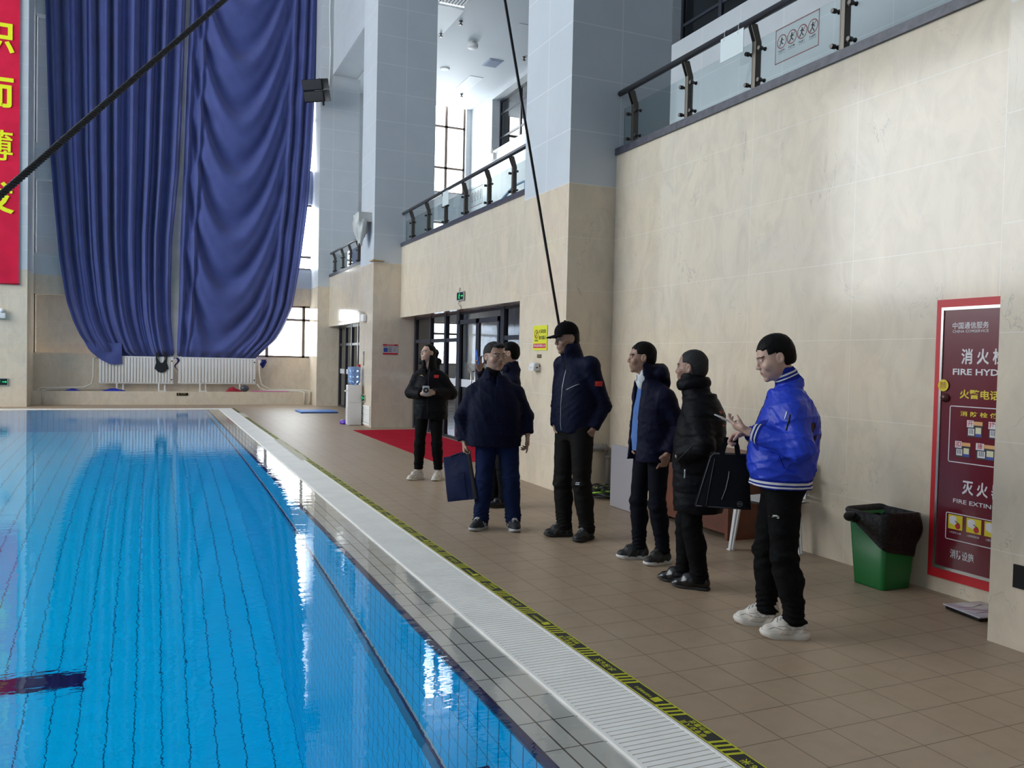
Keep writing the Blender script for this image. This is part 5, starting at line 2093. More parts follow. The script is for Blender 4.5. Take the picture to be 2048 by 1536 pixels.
M_DENIM = m_fabric('blue_denim', (0.009, 0.0165, 0.056), 0.8, 0.0, 0.3, 24.0, 0.006)
M_BLUE = m_fabric('royal_blue_satin', (0.010, 0.036, 0.42), 0.42, 0.0, 0.32, 7.0, 0.03, 0.3)
M_KNIT = m_fabric('blue_knit', (0.075, 0.15, 0.36), 0.9, 0.1, 0.4, 90.0, 0.003)
M_RIB = plain('white_rib', (0.60, 0.58, 0.56), 0.8)
M_RIBB = m_fabric('blue_rib', (0.010, 0.020, 0.22), 0.85, 0.0, 0.3, 60.0, 0.003)
M_SHOEW = plain('off_white_leather', (0.56, 0.51, 0.45), 0.55, bump=0.2, bscale=30.0, var=0.12)
M_SOLEW = plain('off_white_sole', (0.60, 0.56, 0.50), 0.6)
M_SHOEB = plain('black_shoe_mesh', (0.010, 0.010, 0.011), 0.6, bump=0.3, bscale=60.0)
M_LEATHER = plain('black_polished_leather', (0.007, 0.007, 0.008), 0.22)
M_SOLEB = plain('black_sole', (0.010, 0.010, 0.010), 0.6)
M_LACEW = plain('white_lace', (0.55, 0.53, 0.50), 0.7)
M_FLAG = plain('flag_red', (0.50, 0.006, 0.012), 0.6)
M_GOLD = plain('gold_print2', (0.50, 0.36, 0.10), 0.5)
M_SILVER = plain('silver_zip', (0.42, 0.42, 0.44), 0.35, metal=0.7)
M_WIRE = plain('glasses_wire', (0.20, 0.18, 0.16), 0.3, metal=0.8)


def unit(v):
    v = np.array(v, float)
    return v / np.linalg.norm(v)


def hand(F_, w, d, n, side, curl=0.35, spread=1.0, thumb=0.35, s=1.0, curls=None):
    """palm and five fingers: wrist w, pointing d, palm facing n; side = +1 when the thumb is on d x n"""
    w, d = np.array(w, float), unit(d)
    n = unit(np.array(n, float) - d * np.dot(n, d))
    t = np.cross(d, n) * side
    pc = w + d * 0.048 * s
    Rm_ = np.stack([t, d, n], 1)
    F_.ell(pc, (0.040 * s, 0.058 * s, 0.019 * s), Rm_, 0.012)
    F_.ell(w + d * 0.085 * s - n * 0.002, (0.040 * s, 0.020 * s, 0.014 * s), Rm_, 0.010)
    tips = []
    for i, (off, L, r) in enumerate(((0.030, 0.074, 0.0088), (0.0105, 0.083, 0.0090), (-0.0095, 0.077, 0.0086), (-0.028, 0.060, 0.0076))):
        p = w + d * (0.088 - 0.006 * (i == 3)) * s + t * off * s
        dr_ = unit(d + t * off * 1.5 * spread)
        cu = curls[i] if curls else curl * (1 + 0.12 * i)
        a = cu * 0.6
        for j, fr in enumerate((0.45, 0.31, 0.24)):
            v = dr_ * math.cos(a) + n * math.sin(a)
            q = p + v * L * fr * s
            F_.cap(p, q, r * s * (1 - 0.08 * j), r * s * (0.93 - 0.10 * j), 0.004)
            p = q
            a += cu
        tips.append(p)
    p = w + d * 0.030 * s + t * 0.032 * s
    v = unit(d * 0.75 + t * (0.75 - thumb * 0.4) + n * thumb)
    q = p + v * 0.042 * s
    F_.cap(w + d * 0.02 * s + t * 0.018 * s, p, 0.015 * s, 0.013 * s, 0.01)
    F_.cap(p, q, 0.012 * s, 0.0105 * s, 0.008)
    v = unit(d * 0.95 + t * 0.15 + n * (thumb + 0.15))
    q2 = q + v * 0.030 * s
    F_.cap(q, q2, 0.0102 * s, 0.0082 * s, 0.005)
    return tips


class Person:
    """local frame: facing -Y, own left is +X"""

    def __init__(s, label, loc, rz, H, cfg):
        s.H, s.c = H, cfg
        s.k = H / 1.70
        s.loc, s.rz, s.label = loc, rz, label
        k = s.k
        g = cfg.get
        s.lean = g('lean', 0.0)
        s.hip = {1: np.array([0.092 * k, 0.0, 0.88 * k]), -1: np.array([-0.092 * k, 0.0, 0.88 * k])}
        s.foot = {1: np.array([*g('footL')[:2], 0.0]), -1: np.array([*g('footR')[:2], 0.0])}
        s.fyaw = {1: g('footL')[2], -1: g('footR')[2]}
        s.ank = {i: s.foot[i] + np.array([0, 0.0, 0.085]) for i in (1, -1)}
        s.knee = {}
        for i in (1, -1):
            m = (s.hip[i] * 0.46 + s.ank[i] * 0.54)
            s.knee[i] = m + np.array(g('kneeL' if i == 1 else 'kneeR', (0.0, -0.03, 0.0)))
        sw = g('shoulder', 0.19) * k
        sz = g('shz', 1.385) * k
        s.sho = {i: np.array([i * sw, s.lean + 0.01, sz]) + np.array(g('shL' if i == 1 else 'shR', (0, 0, 0))) for i in (1, -1)}
        s.elb = {1: np.array(g('elL')), -1: np.array(g('elR'))}
        s.wri = {1: np.array(g('wrL')), -1: np.array(g('wrR'))}
        s.hc = np.array(g('head'))             # head centre (mid height of the head)
        s.hs = g('headscale', 0.97)
        s.HR = rotm('Z', g('yaw', 0.0)) @ rotm('X', g('pitch', 0.0)) @ rotm('Y', g('roll', 0.0))
        s.neck0 = s.hp((0, 0.030, -0.142))

    def hp(s, p):
        return s.hc + s.HR @ (np.array(p) * s.hs)

    def build_body(s, skin, fine=0.0032):
        c, k = s.c, s.k
        hs = s.hs
        hands = [i for i in (1, -1) if c.get('handL' if i == 1 else 'handR')]
        fx, fy, fz = [], [], []
        r = 0.135 * hs
        fx.append((s.hc[0] - r, s.hc[0] + r, fine)); fy.append((s.hc[1] - r - 0.02, s.hc[1] + r, fine)); fz.append((s.hc[2] - 0.15, s.hc[2] + 0.14, fine))
        for i in hands:
            w = s.wri[i]
            fx.append((w[0] - 0.13, w[0] + 0.13, 0.0042)); fy.append((w[1] - 0.13, w[1] + 0.13, 0.0042)); fz.append((w[2] - 0.20, w[2] + 0.16, 0.0042))
        pts = np.array([*s.sho.values(), *s.elb.values(), *s.wri.values(), *s.foot.values(), *s.knee.values()])
        lo, hi = pts.min(0) - 0.26, pts.max(0) + 0.26
        F_ = Field(axis(lo[0], hi[0], 0.010, fx), axis(lo[1], hi[1], 0.010, fy), axis(0.0, s.hc[2] + 0.18, 0.010, fz))
        T = c.get('torso_r', 1.0)
        L_ = s.lean
        F_.loft([(0.80 * k, 0, 0.005, 0.10 * T, 0.065 * T), (0.90 * k, 0, 0.005, 0.125 * T, 0.08 * T), (1.05 * k, 0, L_ * 0.4, 0.115 * T, 0.075 * T), (s.sho[1][2] - 0.12, 0, L_ * 0.8, 0.125 * T, 0.08 * T), (s.sho[1][2] - 0.02, 0, L_, 0.12, 0.06), (s.sho[1][2] + 0.03, 0, L_ + 0.015, 0.06, 0.045)], 0.03)
        for i in (1, -1):
            F_.cap(s.hip[i], s.knee[i], 0.060 * k, 0.045 * k, 0.03)
            F_.cap(s.knee[i], s.ank[i], 0.050 * k, 0.034 * k, 0.02)
            fd = rotm('Z', s.fyaw[i]) @ np.array([0, -1, 0])
            F_.cap(s.ank[i], s.foot[i] + np.array([0, 0, 0.045]) + fd * 0.10, 0.034, 0.026, 0.02)
            F_.cap(s.neck0 - np.array([0, 0, 0.04]), s.sho[i], 0.045, 0.040 * k, 0.03)
            F_.cap(s.sho[i], s.elb[i], 0.042 * k, 0.034 * k, 0.02)
            F_.cap(s.elb[i], s.wri[i], 0.036 * k, 0.025 * k, 0.015)
        hp = s.hp
        # neck and head
        F_.cap(s.neck0 - np.array([0, 0, 0.02]), hp((0, 0.022, -0.075)), 0.058, 0.054, 0.03)
        HR = s.HR
        jw = c.get('jaw', 1.0)
        F_.ell(hp((0, 0.014, 0.034)), np.array((0.076, 0.094, 0.080)) * hs, HR, 0.01)
        F_.ell(hp((0, -0.012, -0.030)), np.array((0.066 * jw, 0.074, 0.072)) * hs, HR, 0.03)
        F_.ell(hp((0, -0.040, -0.072)), np.array((0.046 * jw, 0.044, 0.040)) * hs, HR, 0.03)
        F_.ell(hp((0, -0.074, -0.100)), np.array((0.021, 0.016, 0.014)) * hs, HR, 0.018)
        for q in (-1, 1):
            F_.ell(hp((q * 0.042 * jw, -0.058, -0.026)), np.array((0.026, 0.024, 0.024)) * hs, HR, 0.02)     # cheeks
            F_.cap(hp((q * 0.012, -0.081, 0.027)), hp((q * 0.044, -0.070, 0.027)), 0.0095 * hs, 0.0080 * hs, 0.014)  # brow ridge
            F_.ell(hp((q * 0.031, -0.0915, 0.007)), np.array((0.0165, 0.010, 0.0105)) * hs, HR, 0.010, 's')   # socket
            F_.ell(hp((q * 0.031, -0.0715, 0.006)), np.array((0.0150, 0.0125, 0.0125)) * hs, HR, 0.002)       # eyeball
            F_.cap(hp((q * 0.017, -0.0815, 0.0125)), hp((q * 0.045, -0.0745, 0.0115)), 0.0040 * hs, 0.0036 * hs, 0.005)   # upper lid
            F_.cap(hp((q * 0.019, -0.0815, 0.0000)), hp((q * 0.043, -0.0745, 0.0000)), 0.0032 * hs, 0.003 * hs, 0.005)    # lower lid
            # ears
            ec = hp((q * 0.078, 0.016, -0.006))
            ER = HR @ rotm('Z', -q * 18) @ rotm('X', -12)
            F_.ell(ec, np.array((0.0085, 0.020, 0.032)) * hs, ER, 0.006)
            F_.ell(ec + HR @ np.array((q * 0.008, -0.003, 0.003)) * hs, np.array((0.006, 0.010, 0.018)) * hs, ER, 0.006, 's')
            F_.ell(hp((q * 0.0125, -0.0925, -0.0275)), np.array((0.0085, 0.010, 0.0075)) * hs, HR, 0.005)     # nostril wing
            F_.ell(hp((q * 0.0065, -0.0975, -0.0345)), np.array((0.003, 0.005, 0.003)) * hs, HR, 0.002, 's')
        F_.cap(hp((0, -0.081, 0.016)), hp((0, -0.1015, -0.021)), 0.0075 * hs, 0.0100 * hs, 0.012)
        F_.ell(hp((0, -0.1015, -0.025)), np.array((0.0110, 0.0095, 0.0085)) * hs, HR, 0.005)
        F_.ell(hp((0, -0.078, -0.056)), np.array((0.030, 0.015, 0.022)) * hs, HR, 0.016)
        mo = c.get('smile', 0.0)
        for q in (-1, 1):
            F_.cap(hp((0, -0.0910, -0.0530)), hp((q * 0.022, -0.0835, -0.0560 + 0.006 * mo)), 0.0046 * hs, 0.0028 * hs, 0.004)
            F_.cap(hp((0, -0.0895, -0.0635)), hp((q * 0.020, -0.0825, -0.0595 + 0.005 * mo)), 0.0052 * hs, 0.0030 * hs, 0.004)
        F_.cap(hp((-0.021, -0.0870, -0.0580 + 0.004 * mo)), hp((0.021, -0.0870, -0.0580 + 0.004 * mo)), 0.0014, 0.0014, 0.002, 's')
        F_.cap(hp((0, -0.0945, -0.0582)), hp((0, -0.096, -0.0582)), 0.002, 0.002, 0.002, 's')
        for i in (1, -1):
            h = c.get('handL' if i == 1 else 'handR')
            if h:
                h = dict(h)
                hand(F_, s.wri[i], h.pop('d'), h.pop('n'), h.pop('side'), **h)
        gaze = np.array(c.get('gaze', (0, 0)))

        def mf(P):
            q = (P - s.hc) @ HR / hs
            m = np.zeros(len(P))
            ax = np.abs(q[:, 0])
            lip = (((ax / 0.023) ** 2 + ((q[:, 2] + 0.0582) / (0.0105 - 0.006 * np.clip(ax / 0.024, 0, 1))) ** 2) < 1) & (q[:, 1] < -0.076)
            m[lip] = 1
            ey = (((ax - 0.031) / 0.0130) ** 2 + ((q[:, 2] - 0.006) / 0.0040) ** 2 < 1) & (q[:, 1] < -0.066)
            m[ey] = 2
            ir = (np.hypot(ax - 0.031 - np.sign(q[:, 0]) * gaze[0] * 0.005, (q[:, 2] - 0.006 - gaze[1] * 0.004) * 1.0) < 0.0064) & ey
            m[ir] = 3
            zb = 0.0270 + 0.003 * np.sin(np.clip((ax - 0.012) / 0.042, 0, 1) * PI)
            br = (ax > 0.012) & (ax < 0.053) & (np.abs(q[:, 2] - zb) < 0.0034) & (q[:, 1] < -0.055)
            m[br] = 4
            return m
        o = net('person', F_, [skin, M_LIP, M_EYEW, M_EYED, M_BROW], None, mf, 1)
        o.location = (*s.loc, 0)
        o.rotation_euler = (0, 0, s.rz)
        tag(o, s.label, 'person')
        s.o = o
        return o

    def hair(s, mat, style):
        hs, HR, hp = s.hs, s.HR, s.hp
        r = 0.16
        F_ = Field(*[axis(s.hc[a] - r - 0.02, s.hc[a] + r + 0.02, 0.0036) for a in range(3)])
        t = style.get('thick', 0.011)
        F_.ell(hp((0, 0.022, 0.036)), np.array((0.0755 + t * 0.7, 0.0925 + t * 0.75, 0.080 + t * style.get('topf', 1.0))) * hs, HR, 0.01)
        F_.ell(hp((0, 0.046, -0.010)), np.array((0.070 + t * 0.3, 0.066 + t * 0.6, 0.075)) * hs, HR, 0.02)
        if style.get('quiff'):
            F_.ell(hp((0.012, -0.055, 0.092)), np.array((0.052, 0.036, 0.022)) * hs, HR, 0.02)
        if style.get('bun'):
            F_.ell(hp((0, 0.125, 0.02)), np.array((0.040, 0.045, 0.05)) * hs, HR, 0.02)
            F_.cap(hp((0, 0.13, 0.0)), hp((0, 0.13, -0.11)), 0.035 * hs, 0.018 * hs, 0.02)
        # face and ears kept free
        hl = style.get('line', 0.070)
        sb = style.get('side', -0.020)

        def cutter(X, Y, Z):
            px, py, pz = X - s.hc[0], Y - s.hc[1], Z - s.hc[2]
            q = [(HR[0, i] * px + HR[1, i] * py + HR[2, i] * pz) / hs for i in range(3)]
            ax_ = np.abs(q[0])
            line = hl - 0.30 * np.maximum(ax_ - style.get('temple', 0.045), 0) + 0.0035 * np.sin(q[0] * 210.0 + 1.0) + 0.003 * np.sin(q[0] * 95.0)
            front = np.minimum(-(q[1] + 0.038 + 0.0 * ax_), line - q[2])          # the face below the hairline
            face2 = np.minimum(-(q[1] - 0.004), (sb + 0.045) - q[2])
            low = np.minimum(-(q[1] - 0.032), sb - q[2])
            nape = style.get('nape', -0.078) - q[2]
            ear = 0.026 - np.sqrt(((q[1] - 0.014) / 0.8) ** 2 + ((q[2] + 0.008) / 1.25) ** 2)
            e = np.maximum.reduce(np.broadcast_arrays(front, face2, low, nape, ear))
            return (-e * hs).astype(np.float32)
        F_.op(cutter, s.hc - r, s.hc + r, 0.006, 's')
        F_.wrinkle(style.get('tuft', 0.0012), 3, 4.0)
        return net('hair', F_, mat, s.o, None, 0)

    def field(s, h, pad=0.2, z0=0.0, z1=None):
        pts = np.array([*s.sho.values(), *s.elb.values(), *s.wri.values(), *s.foot.values(), *s.knee.values()])
        lo, hi = pts.min(0) - pad - np.array([0, 0.11, 0]), pts.max(0) + pad + np.array([0, 0.11, 0])
        return Field(axis(lo[0], hi[0], h), axis(lo[1], hi[1], h), axis(z0, z1 or (s.hc[2] + 0.1), h))

    def trousers(s, mat, width=1.0, hem=0.07, seat=1.0, top=1.0, h=0.0075, cuffed=False, amp=0.0016, bag=0.0, matfn=None):
        k = s.k
        F_ = s.field(h, 0.16, 0.0, top * k + 0.05)
        w = width
        F_.loft([(0.79 * k, 0, 0.01, 0.135 * seat, 0.095 * seat), (0.86 * k, 0, 0.018, 0.165 * seat, 0.125 * seat), (0.93 * k, 0, 0.012, 0.158 * seat, 0.115 * seat), (top * k, 0, 0.0, 0.135 * seat, 0.092 * seat)], 0.03)
        for i in (1, -1):
            F_.cap(s.hip[i] - np.array([i * 0.002, -0.008, 0.0]), s.knee[i], 0.090 * k * w, 0.068 * k * w, 0.03)
            en = s.ank[i] + np.array([0, 0.006, hem - 0.085 + 0.02])
            F_.cap(s.knee[i], en, 0.068 * k * w, (0.058 + bag) * k * w, 0.025)
            mid = s.knee[i] * 0.62 + en * 0.38 + np.array([0, 0.014, 0])
            F_.cap(s.knee[i], mid, 0.060 * k * w, 0.066 * k * w, 0.03)
            if cuffed:
                F_.cap(en + np.array([0, 0, 0.0]), en + np.array([0, 0, 0.05]), 0.045 * k * w, 0.058 * k * w, 0.02)
            else:     # cloth breaking over the shoe
                fd = rotm('Z', s.fyaw[i]) @ np.array([0, -1, 0])
                F_.cap(en + fd * 0.012, en + fd * 0.012 + np.array([0, 0, 0.08]), 0.060 * k * w, 0.060 * k * w, 0.02)
        kz = float((s.knee[1][2] + s.knee[-1][2]) / 2)
        F_.wrinkle(amp, 11, 0.8, lambda X, Y, Z: 0.5 + 0.9 * np.exp(-((Z - kz) / 0.12) ** 2) + 1.3 * np.exp(-((Z - hem - 0.06) / 0.09) ** 2))
        # diagonal stacked folds above the hem
        X, Y, Z = np.meshgrid(F_.xs, F_.ys, F_.zs, indexing='ij', sparse=True)
        q_ = np.sin((Z + 0.45 * np.abs(X) + 0.3 * Y + 0.012 * np.sin(30 * Y + 9 * X)) * 2 * PI / 0.062)
        F_.d += (0.0052 * (1 - 2 * (1 - np.abs(q_)) ** 2) * np.exp(-((Z - hem - 0.05) / 0.085) ** 2)).astype(np.float32)
        F_.d += (0.0030 * np.sin((Z - 0.5 * Y + 0.2 * X) * 2 * PI / 0.07) * np.exp(-((Z - kz + 0.03) / 0.07) ** 2)).astype(np.float32)
        F_.plane((0, 0, hem), (0, 0, -1), (-9, -9, -1), (9, 9, hem + 0.05))
        F_.plane((0, 0, top * k), (0, 0, 1), (-9, -9, top * k - 0.05), (9, 9, 9))
        return net('trousers', F_, mat, s.o, matfn)

    def sleeve(s, F_, i, r0, r1, r2, k=0.03, stop=1.0):
        a, b, w = s.sho[i], s.elb[i], s.wri[i]
        w2 = b + (w - b) * stop
        F_.cap(a, b, r0, r1, k)
        F_.cap(b, w2, r1 * 0.98, r2, 0.02)

    def cut_cuff(s, F_, i, stop=1.0, reach=0.12):
        b, w = s.elb[i], s.wri[i]
        p = b + (w - b) * stop
        F_.plane(p, w - b, np.minimum(p - 0.075, p + unit(w - b) * reach - 0.05), np.maximum(p + 0.075, p + unit(w - b) * reach + 0.05), 0.006)

    def decal(s, target, o, d, u, v, w, h, mat, name, n=8, off=0.0022, shape=None, parent=None):
        """a small patch laid on the garment by projecting along d"""
        bv = BV[target.name]
        o, d, u, v = [Vector(map(float, q)) for q in (o, d, u, v)]
        d.normalize(); u.normalize(); v.normalize()
        m = MB()

        def hit(a, b):
            p = o + u * a + v * b
            r = bv.ray_cast(p, d, 1.0)
            return (r[0] - d * off) if r[0] is not None else None
        if shape is None:
            P = [[hit(w * (i / n - 0.5), h * (j / n - 0.5)) for j in range(n + 1)] for i in range(n + 1)]
            if any(q is None for r in P for q in r):
                return None
            m.grid(P)
            m.grid([[q + d * off * 0.9 for q in r] for r in P], flip=True)
        else:
            for poly in shape:
                P = [hit(a * w, b * h) for a, b in poly]
                if any(q is None for q in P):
                    continue
                m.add(P, [tuple(range(len(P)))])
                m.add([q + d * off * 0.6 for q in P], [tuple(range(len(P)))[::-1]])
            if not m.v:
                return None
        return m.build(name, mat, parent or target, False)

    def seam(s, target, pts, d, r, mat, name, off=0.0):
        """a thin raised line (zip, piping) traced over the garment"""
        bv = BV[target.name]
        d = Vector(map(float, d)).normalized()
        P = []
        for p in pts:
            q = bv.ray_cast(Vector(map(float, p)), d, 1.2)
            if q[0] is not None:
                P.append(q[0] - d * off)
        if len(P) < 2:
            return None
        m = MB()
        m.tube(P, r, 6)
        return m.build(name, mat, target, False)

    def ribbon(s, target, c, ax, r, width, mat, name, n=72, off=0.0018, back=0.16):
        """a flat band laid round the garment about an axis"""
        bv = BV[target.name]
        ax = Vector(map(float, ax)).normalized()
        e1 = ax.orthogonal().normalized()
        e2 = ax.cross(e1)
        c = Vector(map(float, c))
        rows = []
        for j in (-0.5, 0.0, 0.5):
            row = []
            for i in range(n + 1):
                a = 2 * PI * i / n
                d = e1 * math.cos(a) + e2 * math.sin(a)
                q = bv.ray_cast(c + ax * (j * width) + d * r, -d, r)
                row.append((q[0] + d * off) if q[0] is not None else None)
            good = [q for q in row if q is not None]
            if not good:
                return None
            row = [q if q is not None else good[0] for q in row]
            rows.append(row)
        m = MB()
        m.grid(rows)
        m.grid([[q - (q - c) * 0.004 for q in row] for row in rows], flip=True)
        return m.build(name, mat, target, False)

    def shoes(s, kind):
        out = []
        for i in (1, -1):
            fy = s.fyaw[i]
            R_ = rotm('Z', fy)
            f0 = s.foot[i]

            def wp(x, y, z):
                return f0 + R_ @ np.array([x, y * 0.90, z])
            lo = np.minimum.reduce([wp(a, b, 0) for a in (-0.07, 0.07) for b in (-0.24, 0.11)]) - 0.01
            hi = np.maximum.reduce([wp(a, b, 0) for a in (-0.07, 0.07) for b in (-0.24, 0.11)]) + 0.01
            so = {'chunky': 0.040, 'sport': 0.028, 'dress': 0.020}[kind['type']]
            tall = kind.get('tall', 0.10)
            F_ = Field(axis(lo[0], hi[0], 0.0042), axis(lo[1], hi[1], 0.0042), axis(0.0, 0.16, 0.0042))
            q = 1.12 if kind['type'] == 'chunky' else (0.93 if kind['type'] == 'dress' else 1.0)
            F_.cap(wp(0, 0.035, 0.045), wp(0, 0.022, tall), 0.043 * q, 0.038 * q, 0.02)
            F_.cap(wp(0, 0.03, 0.05), wp(0.004, -0.07, 0.052), 0.041 * q, 0.043 * q, 0.02, sq=(1, 1, 1.0))
            F_.cap(wp(0.004, -0.07, 0.045), wp(0.0, -0.150, 0.034), 0.046 * q, 0.038 * q, 0.025, sq=(1, 1, 0.92))
            F_.cap(wp(0.0, 0.0, tall - 0.006), wp(0.002, -0.095, 0.078), 0.034, 0.026, 0.02)
            if kind['type'] == 'dress':
                F_.cap(wp(0.0, -0.15, 0.028), wp(0.0, -0.185, 0.022), 0.032, 0.022, 0.02, sq=(1, 1, 0.8))
            if kind['type'] != 'dress':
                for j in range(3):
                    F_.cap(wp(-0.045, -0.10 + 0.06 * j, 0.03), wp(-0.046, -0.075 + 0.06 * j, 0.065), 0.010, 0.006, 0.008)
                    F_.cap(wp(0.045, -0.10 + 0.06 * j, 0.03), wp(0.046, -0.075 + 0.06 * j, 0.065), 0.010, 0.006, 0.008)
            F_.plane((0, 0, so * 0.7), (0, 0, -1), (-9, -9, -1), (9, 9, 0.06), 0.004)
            F_.cap(wp(0, 0.022, tall), wp(0, 0.020, tall + 0.06), 0.027, 0.034, 0.006, 's')
            sh = net('shoe', F_, kind['mat'], s.o)
            m = MB()
            prof = [(-0.038, 0.075), (-0.046, 0.03), (-0.040, -0.04), (-0.050, -0.10), (-0.047, -0.15), (-0.028, -0.188), (0.0, -0.197), (0.028, -0.186), (0.045, -0.15), (0.047, -0.10), (0.040, -0.04), (0.045, 0.03), (0.037, 0.075), (0.0, 0.090)]
            prof = [(a * q * (0.94 if kind['type'] == 'dress' else 1.04), b * (1.04 if kind['type'] == 'chunky' else (0.93 if kind['type'] == 'dress' else 1.0)) - (0.020 if kind['type'] == 'dress' and b < -0.17 else 0)) for a, b in prof]
            n_ = 48
            pp = []
            for t in range(n_):
                f_ = t / n_ * len(prof)
                i0 = int(f_)
                fr = f_ - i0
                P0, P1, P2, P3 = [prof[(i0 + e) % len(prof)] for e in (-1, 0, 1, 2)]
                pp.append(tuple(0.5 * (2 * P1[e] + (P2[e] - P0[e]) * fr + (2 * P0[e] - 5 * P1[e] + 4 * P2[e] - P3[e]) * fr ** 2 + (3 * P1[e] - P0[e] - 3 * P2[e] + P3[e]) * fr ** 3) for e in (0, 1)))
            rows = []
            wv = kind.get('wave', 0.0)
            for z, sc in ((0.0, 0.94), (0.004, 0.985), (so * 0.5, 1.02), (so - 0.004, 1.0), (so, 0.96)):
                rows.append([tuple(wp(a * sc * (1 + wv * math.sin(j * 1.2)), b * sc, z + (0.010 * max(0, (-b - 0.14) / 0.06) if z < so * 0.6 else 0.004 * max(0, (-b - 0.12) / 0.06)))) for j, (a, b) in enumerate(pp)])
            vs = [p for r in rows for p in r]
            fs = [(a * n_ + j, a * n_ + (j + 1) % n_, (a + 1) * n_ + (j + 1) % n_, (a + 1) * n_ + j) for a in range(4) for j in range(n_)]
            m.add([tuple(map(float, v)) for v in vs], [f[::-1] for f in fs], 0, True)
            m.add([vs[j] for j in range(n_)], [tuple(range(n_))], 0)
            m.add([vs[4 * n_ + j] for j in range(n_)], [tuple(range(n_))[::-1]], 0)
            m.build('sole', kind['sole'], sh, False)
            if kind.get('lace'):
                bv = BV[sh.name]
                m = MB()
                for j in range(5):
                    yy = -0.020 - 0.021 * j
                    for sg_ in (1, -1):
                        P = []
                        for t in np.linspace(-1, 1, 9):
                            p = wp(0.024 * t, yy - 0.010 * sg_ * t, 0.2)
                            r = bv.ray_cast(Vector(map(float, p)), Vector((0, 0, -1)), 1.0)
                            if r[0] is not None:
                                P.append(r[0] + Vector((0, 0, 0.002)))
                        if len(P) > 2:
                            m.tube(P, 0.0028, 5)
                for sg_ in (1, -1):
                    c0 = wp(0, -0.025, tall * 0.86 + 0.012)
                    m.tube([c0 + R_ @ np.array([sg_ * 0.022 * (1 - math.cos(a)) , -0.012 * math.sin(a), 0.010 * math.sin(a * 0.5)]) for a in np.linspace(0, 2 * PI, 13)], 0.0024, 5)
                m.build('laces', kind['lace'], sh, False)
            if kind['type'] != 'dress':
                bv = BV[sh.name]
                m = MB()
                ov = kind.get('overlay')
                for sd in (1, -1):
                    for path in ([(0.055, 0.050), (0.03, 0.078), (0.0, 0.080)], [(0.02, 0.045), (-0.03, 0.075), (-0.065, 0.070)], [(-0.035, 0.045), (-0.07, 0.064), (-0.11, 0.058)], [(-0.09, 0.046), (-0.13, 0.052), (-0.165, 0.040)], [(0.075, 0.040), (0.035, 0.050), (-0.02, 0.044), (-0.10, 0.045)]):
                        P = []
                        for t in np.linspace(0, len(path) - 1, 9):
                            i0 = min(int(t), len(path) - 2)
                            fr = t - i0
                            yy = path[i0][0] * (1 - fr) + path[i0 + 1][0] * fr
                            zz = path[i0][1] * (1 - fr) + path[i0 + 1][1] * fr
                            r = bv.ray_cast(Vector(map(float, wp(sd * 0.12, yy, zz + so * 0.35))), Vector(map(float, R_ @ np.array([-sd, 0, 0]))), 0.3)
                            if r[0] is not None:
                                P.append(r[0])
                        if len(P) > 3:
                            m.tube(P, 0.0024, 5)
                if ov and m.v:
                    m.build('overlay_seams', ov, sh, False)
            if kind.get('stripes'):
                for sd in (1, -1):
                    for j in range(3):
                        bv = BV[sh.name]
                        P = []
                        for t in np.linspace(0, 1, 6):
                            p = wp(sd * 0.12, -0.035 + 0.022 * j - 0.022 * t, 0.030 + 0.045 * t)
                            r = bv.ray_cast(Vector(map(float, p)), Vector(map(float, R_ @ np.array([-sd, 0, 0]))), 0.3)
                            if r[0] is not None:
                                P.append(r[0])
                        if len(P) > 2:
                            m = MB()
                            m.tube(P, 0.0042, 5)
                            m.build('stripe', M_LACEW, sh, False)
            out.append(sh)
        return out

    def glasses(s, mat, rx=0.023, rz_=0.016):
        m = MB()
        hp = s.hp
        for q in (-1, 1):
            m.tube([hp((q * 0.0315 + rx * math.cos(a), -0.0975 + 0.10 * max(0, abs(q * 0.0315 + rx * math.cos(a)) - 0.03) , 0.002 + rz_ * math.sin(a))) for a in np.linspace(0, 2 * PI, 25)[:-1]], 0.0014, 6, closed=True)
            m.tube([hp((q * 0.0545, -0.094, 0.006)), hp((q * 0.070, -0.080, 0.008)), hp((q * 0.080, -0.03, 0.008)), hp((q * 0.081, 0.010, 0.010)), hp((q * 0.080, 0.028, -0.006))], 0.0013, 6)
        m.tube([hp((-0.009, -0.0985, 0.005)), hp((0, -0.1015, 0.008)), hp((0.009, -0.0985, 0.005))], 0.0013, 6)
        g = m.build('glasses', mat, s.o, False)
        m = MB()
        for q in (-1, 1):
            m.add([hp((q * 0.0315 + rx * 0.97 * math.cos(a), -0.0975 + 0.10 * max(0, abs(q * 0.0315 + rx * math.cos(a)) - 0.03), 0.002 + rz_ * 0.97 * math.sin(a))) for a in np.linspace(0, 2 * PI, 25)[:-1]], [tuple(range(24))])
        m.build('lens', M_GLASS, g, False)
        return g


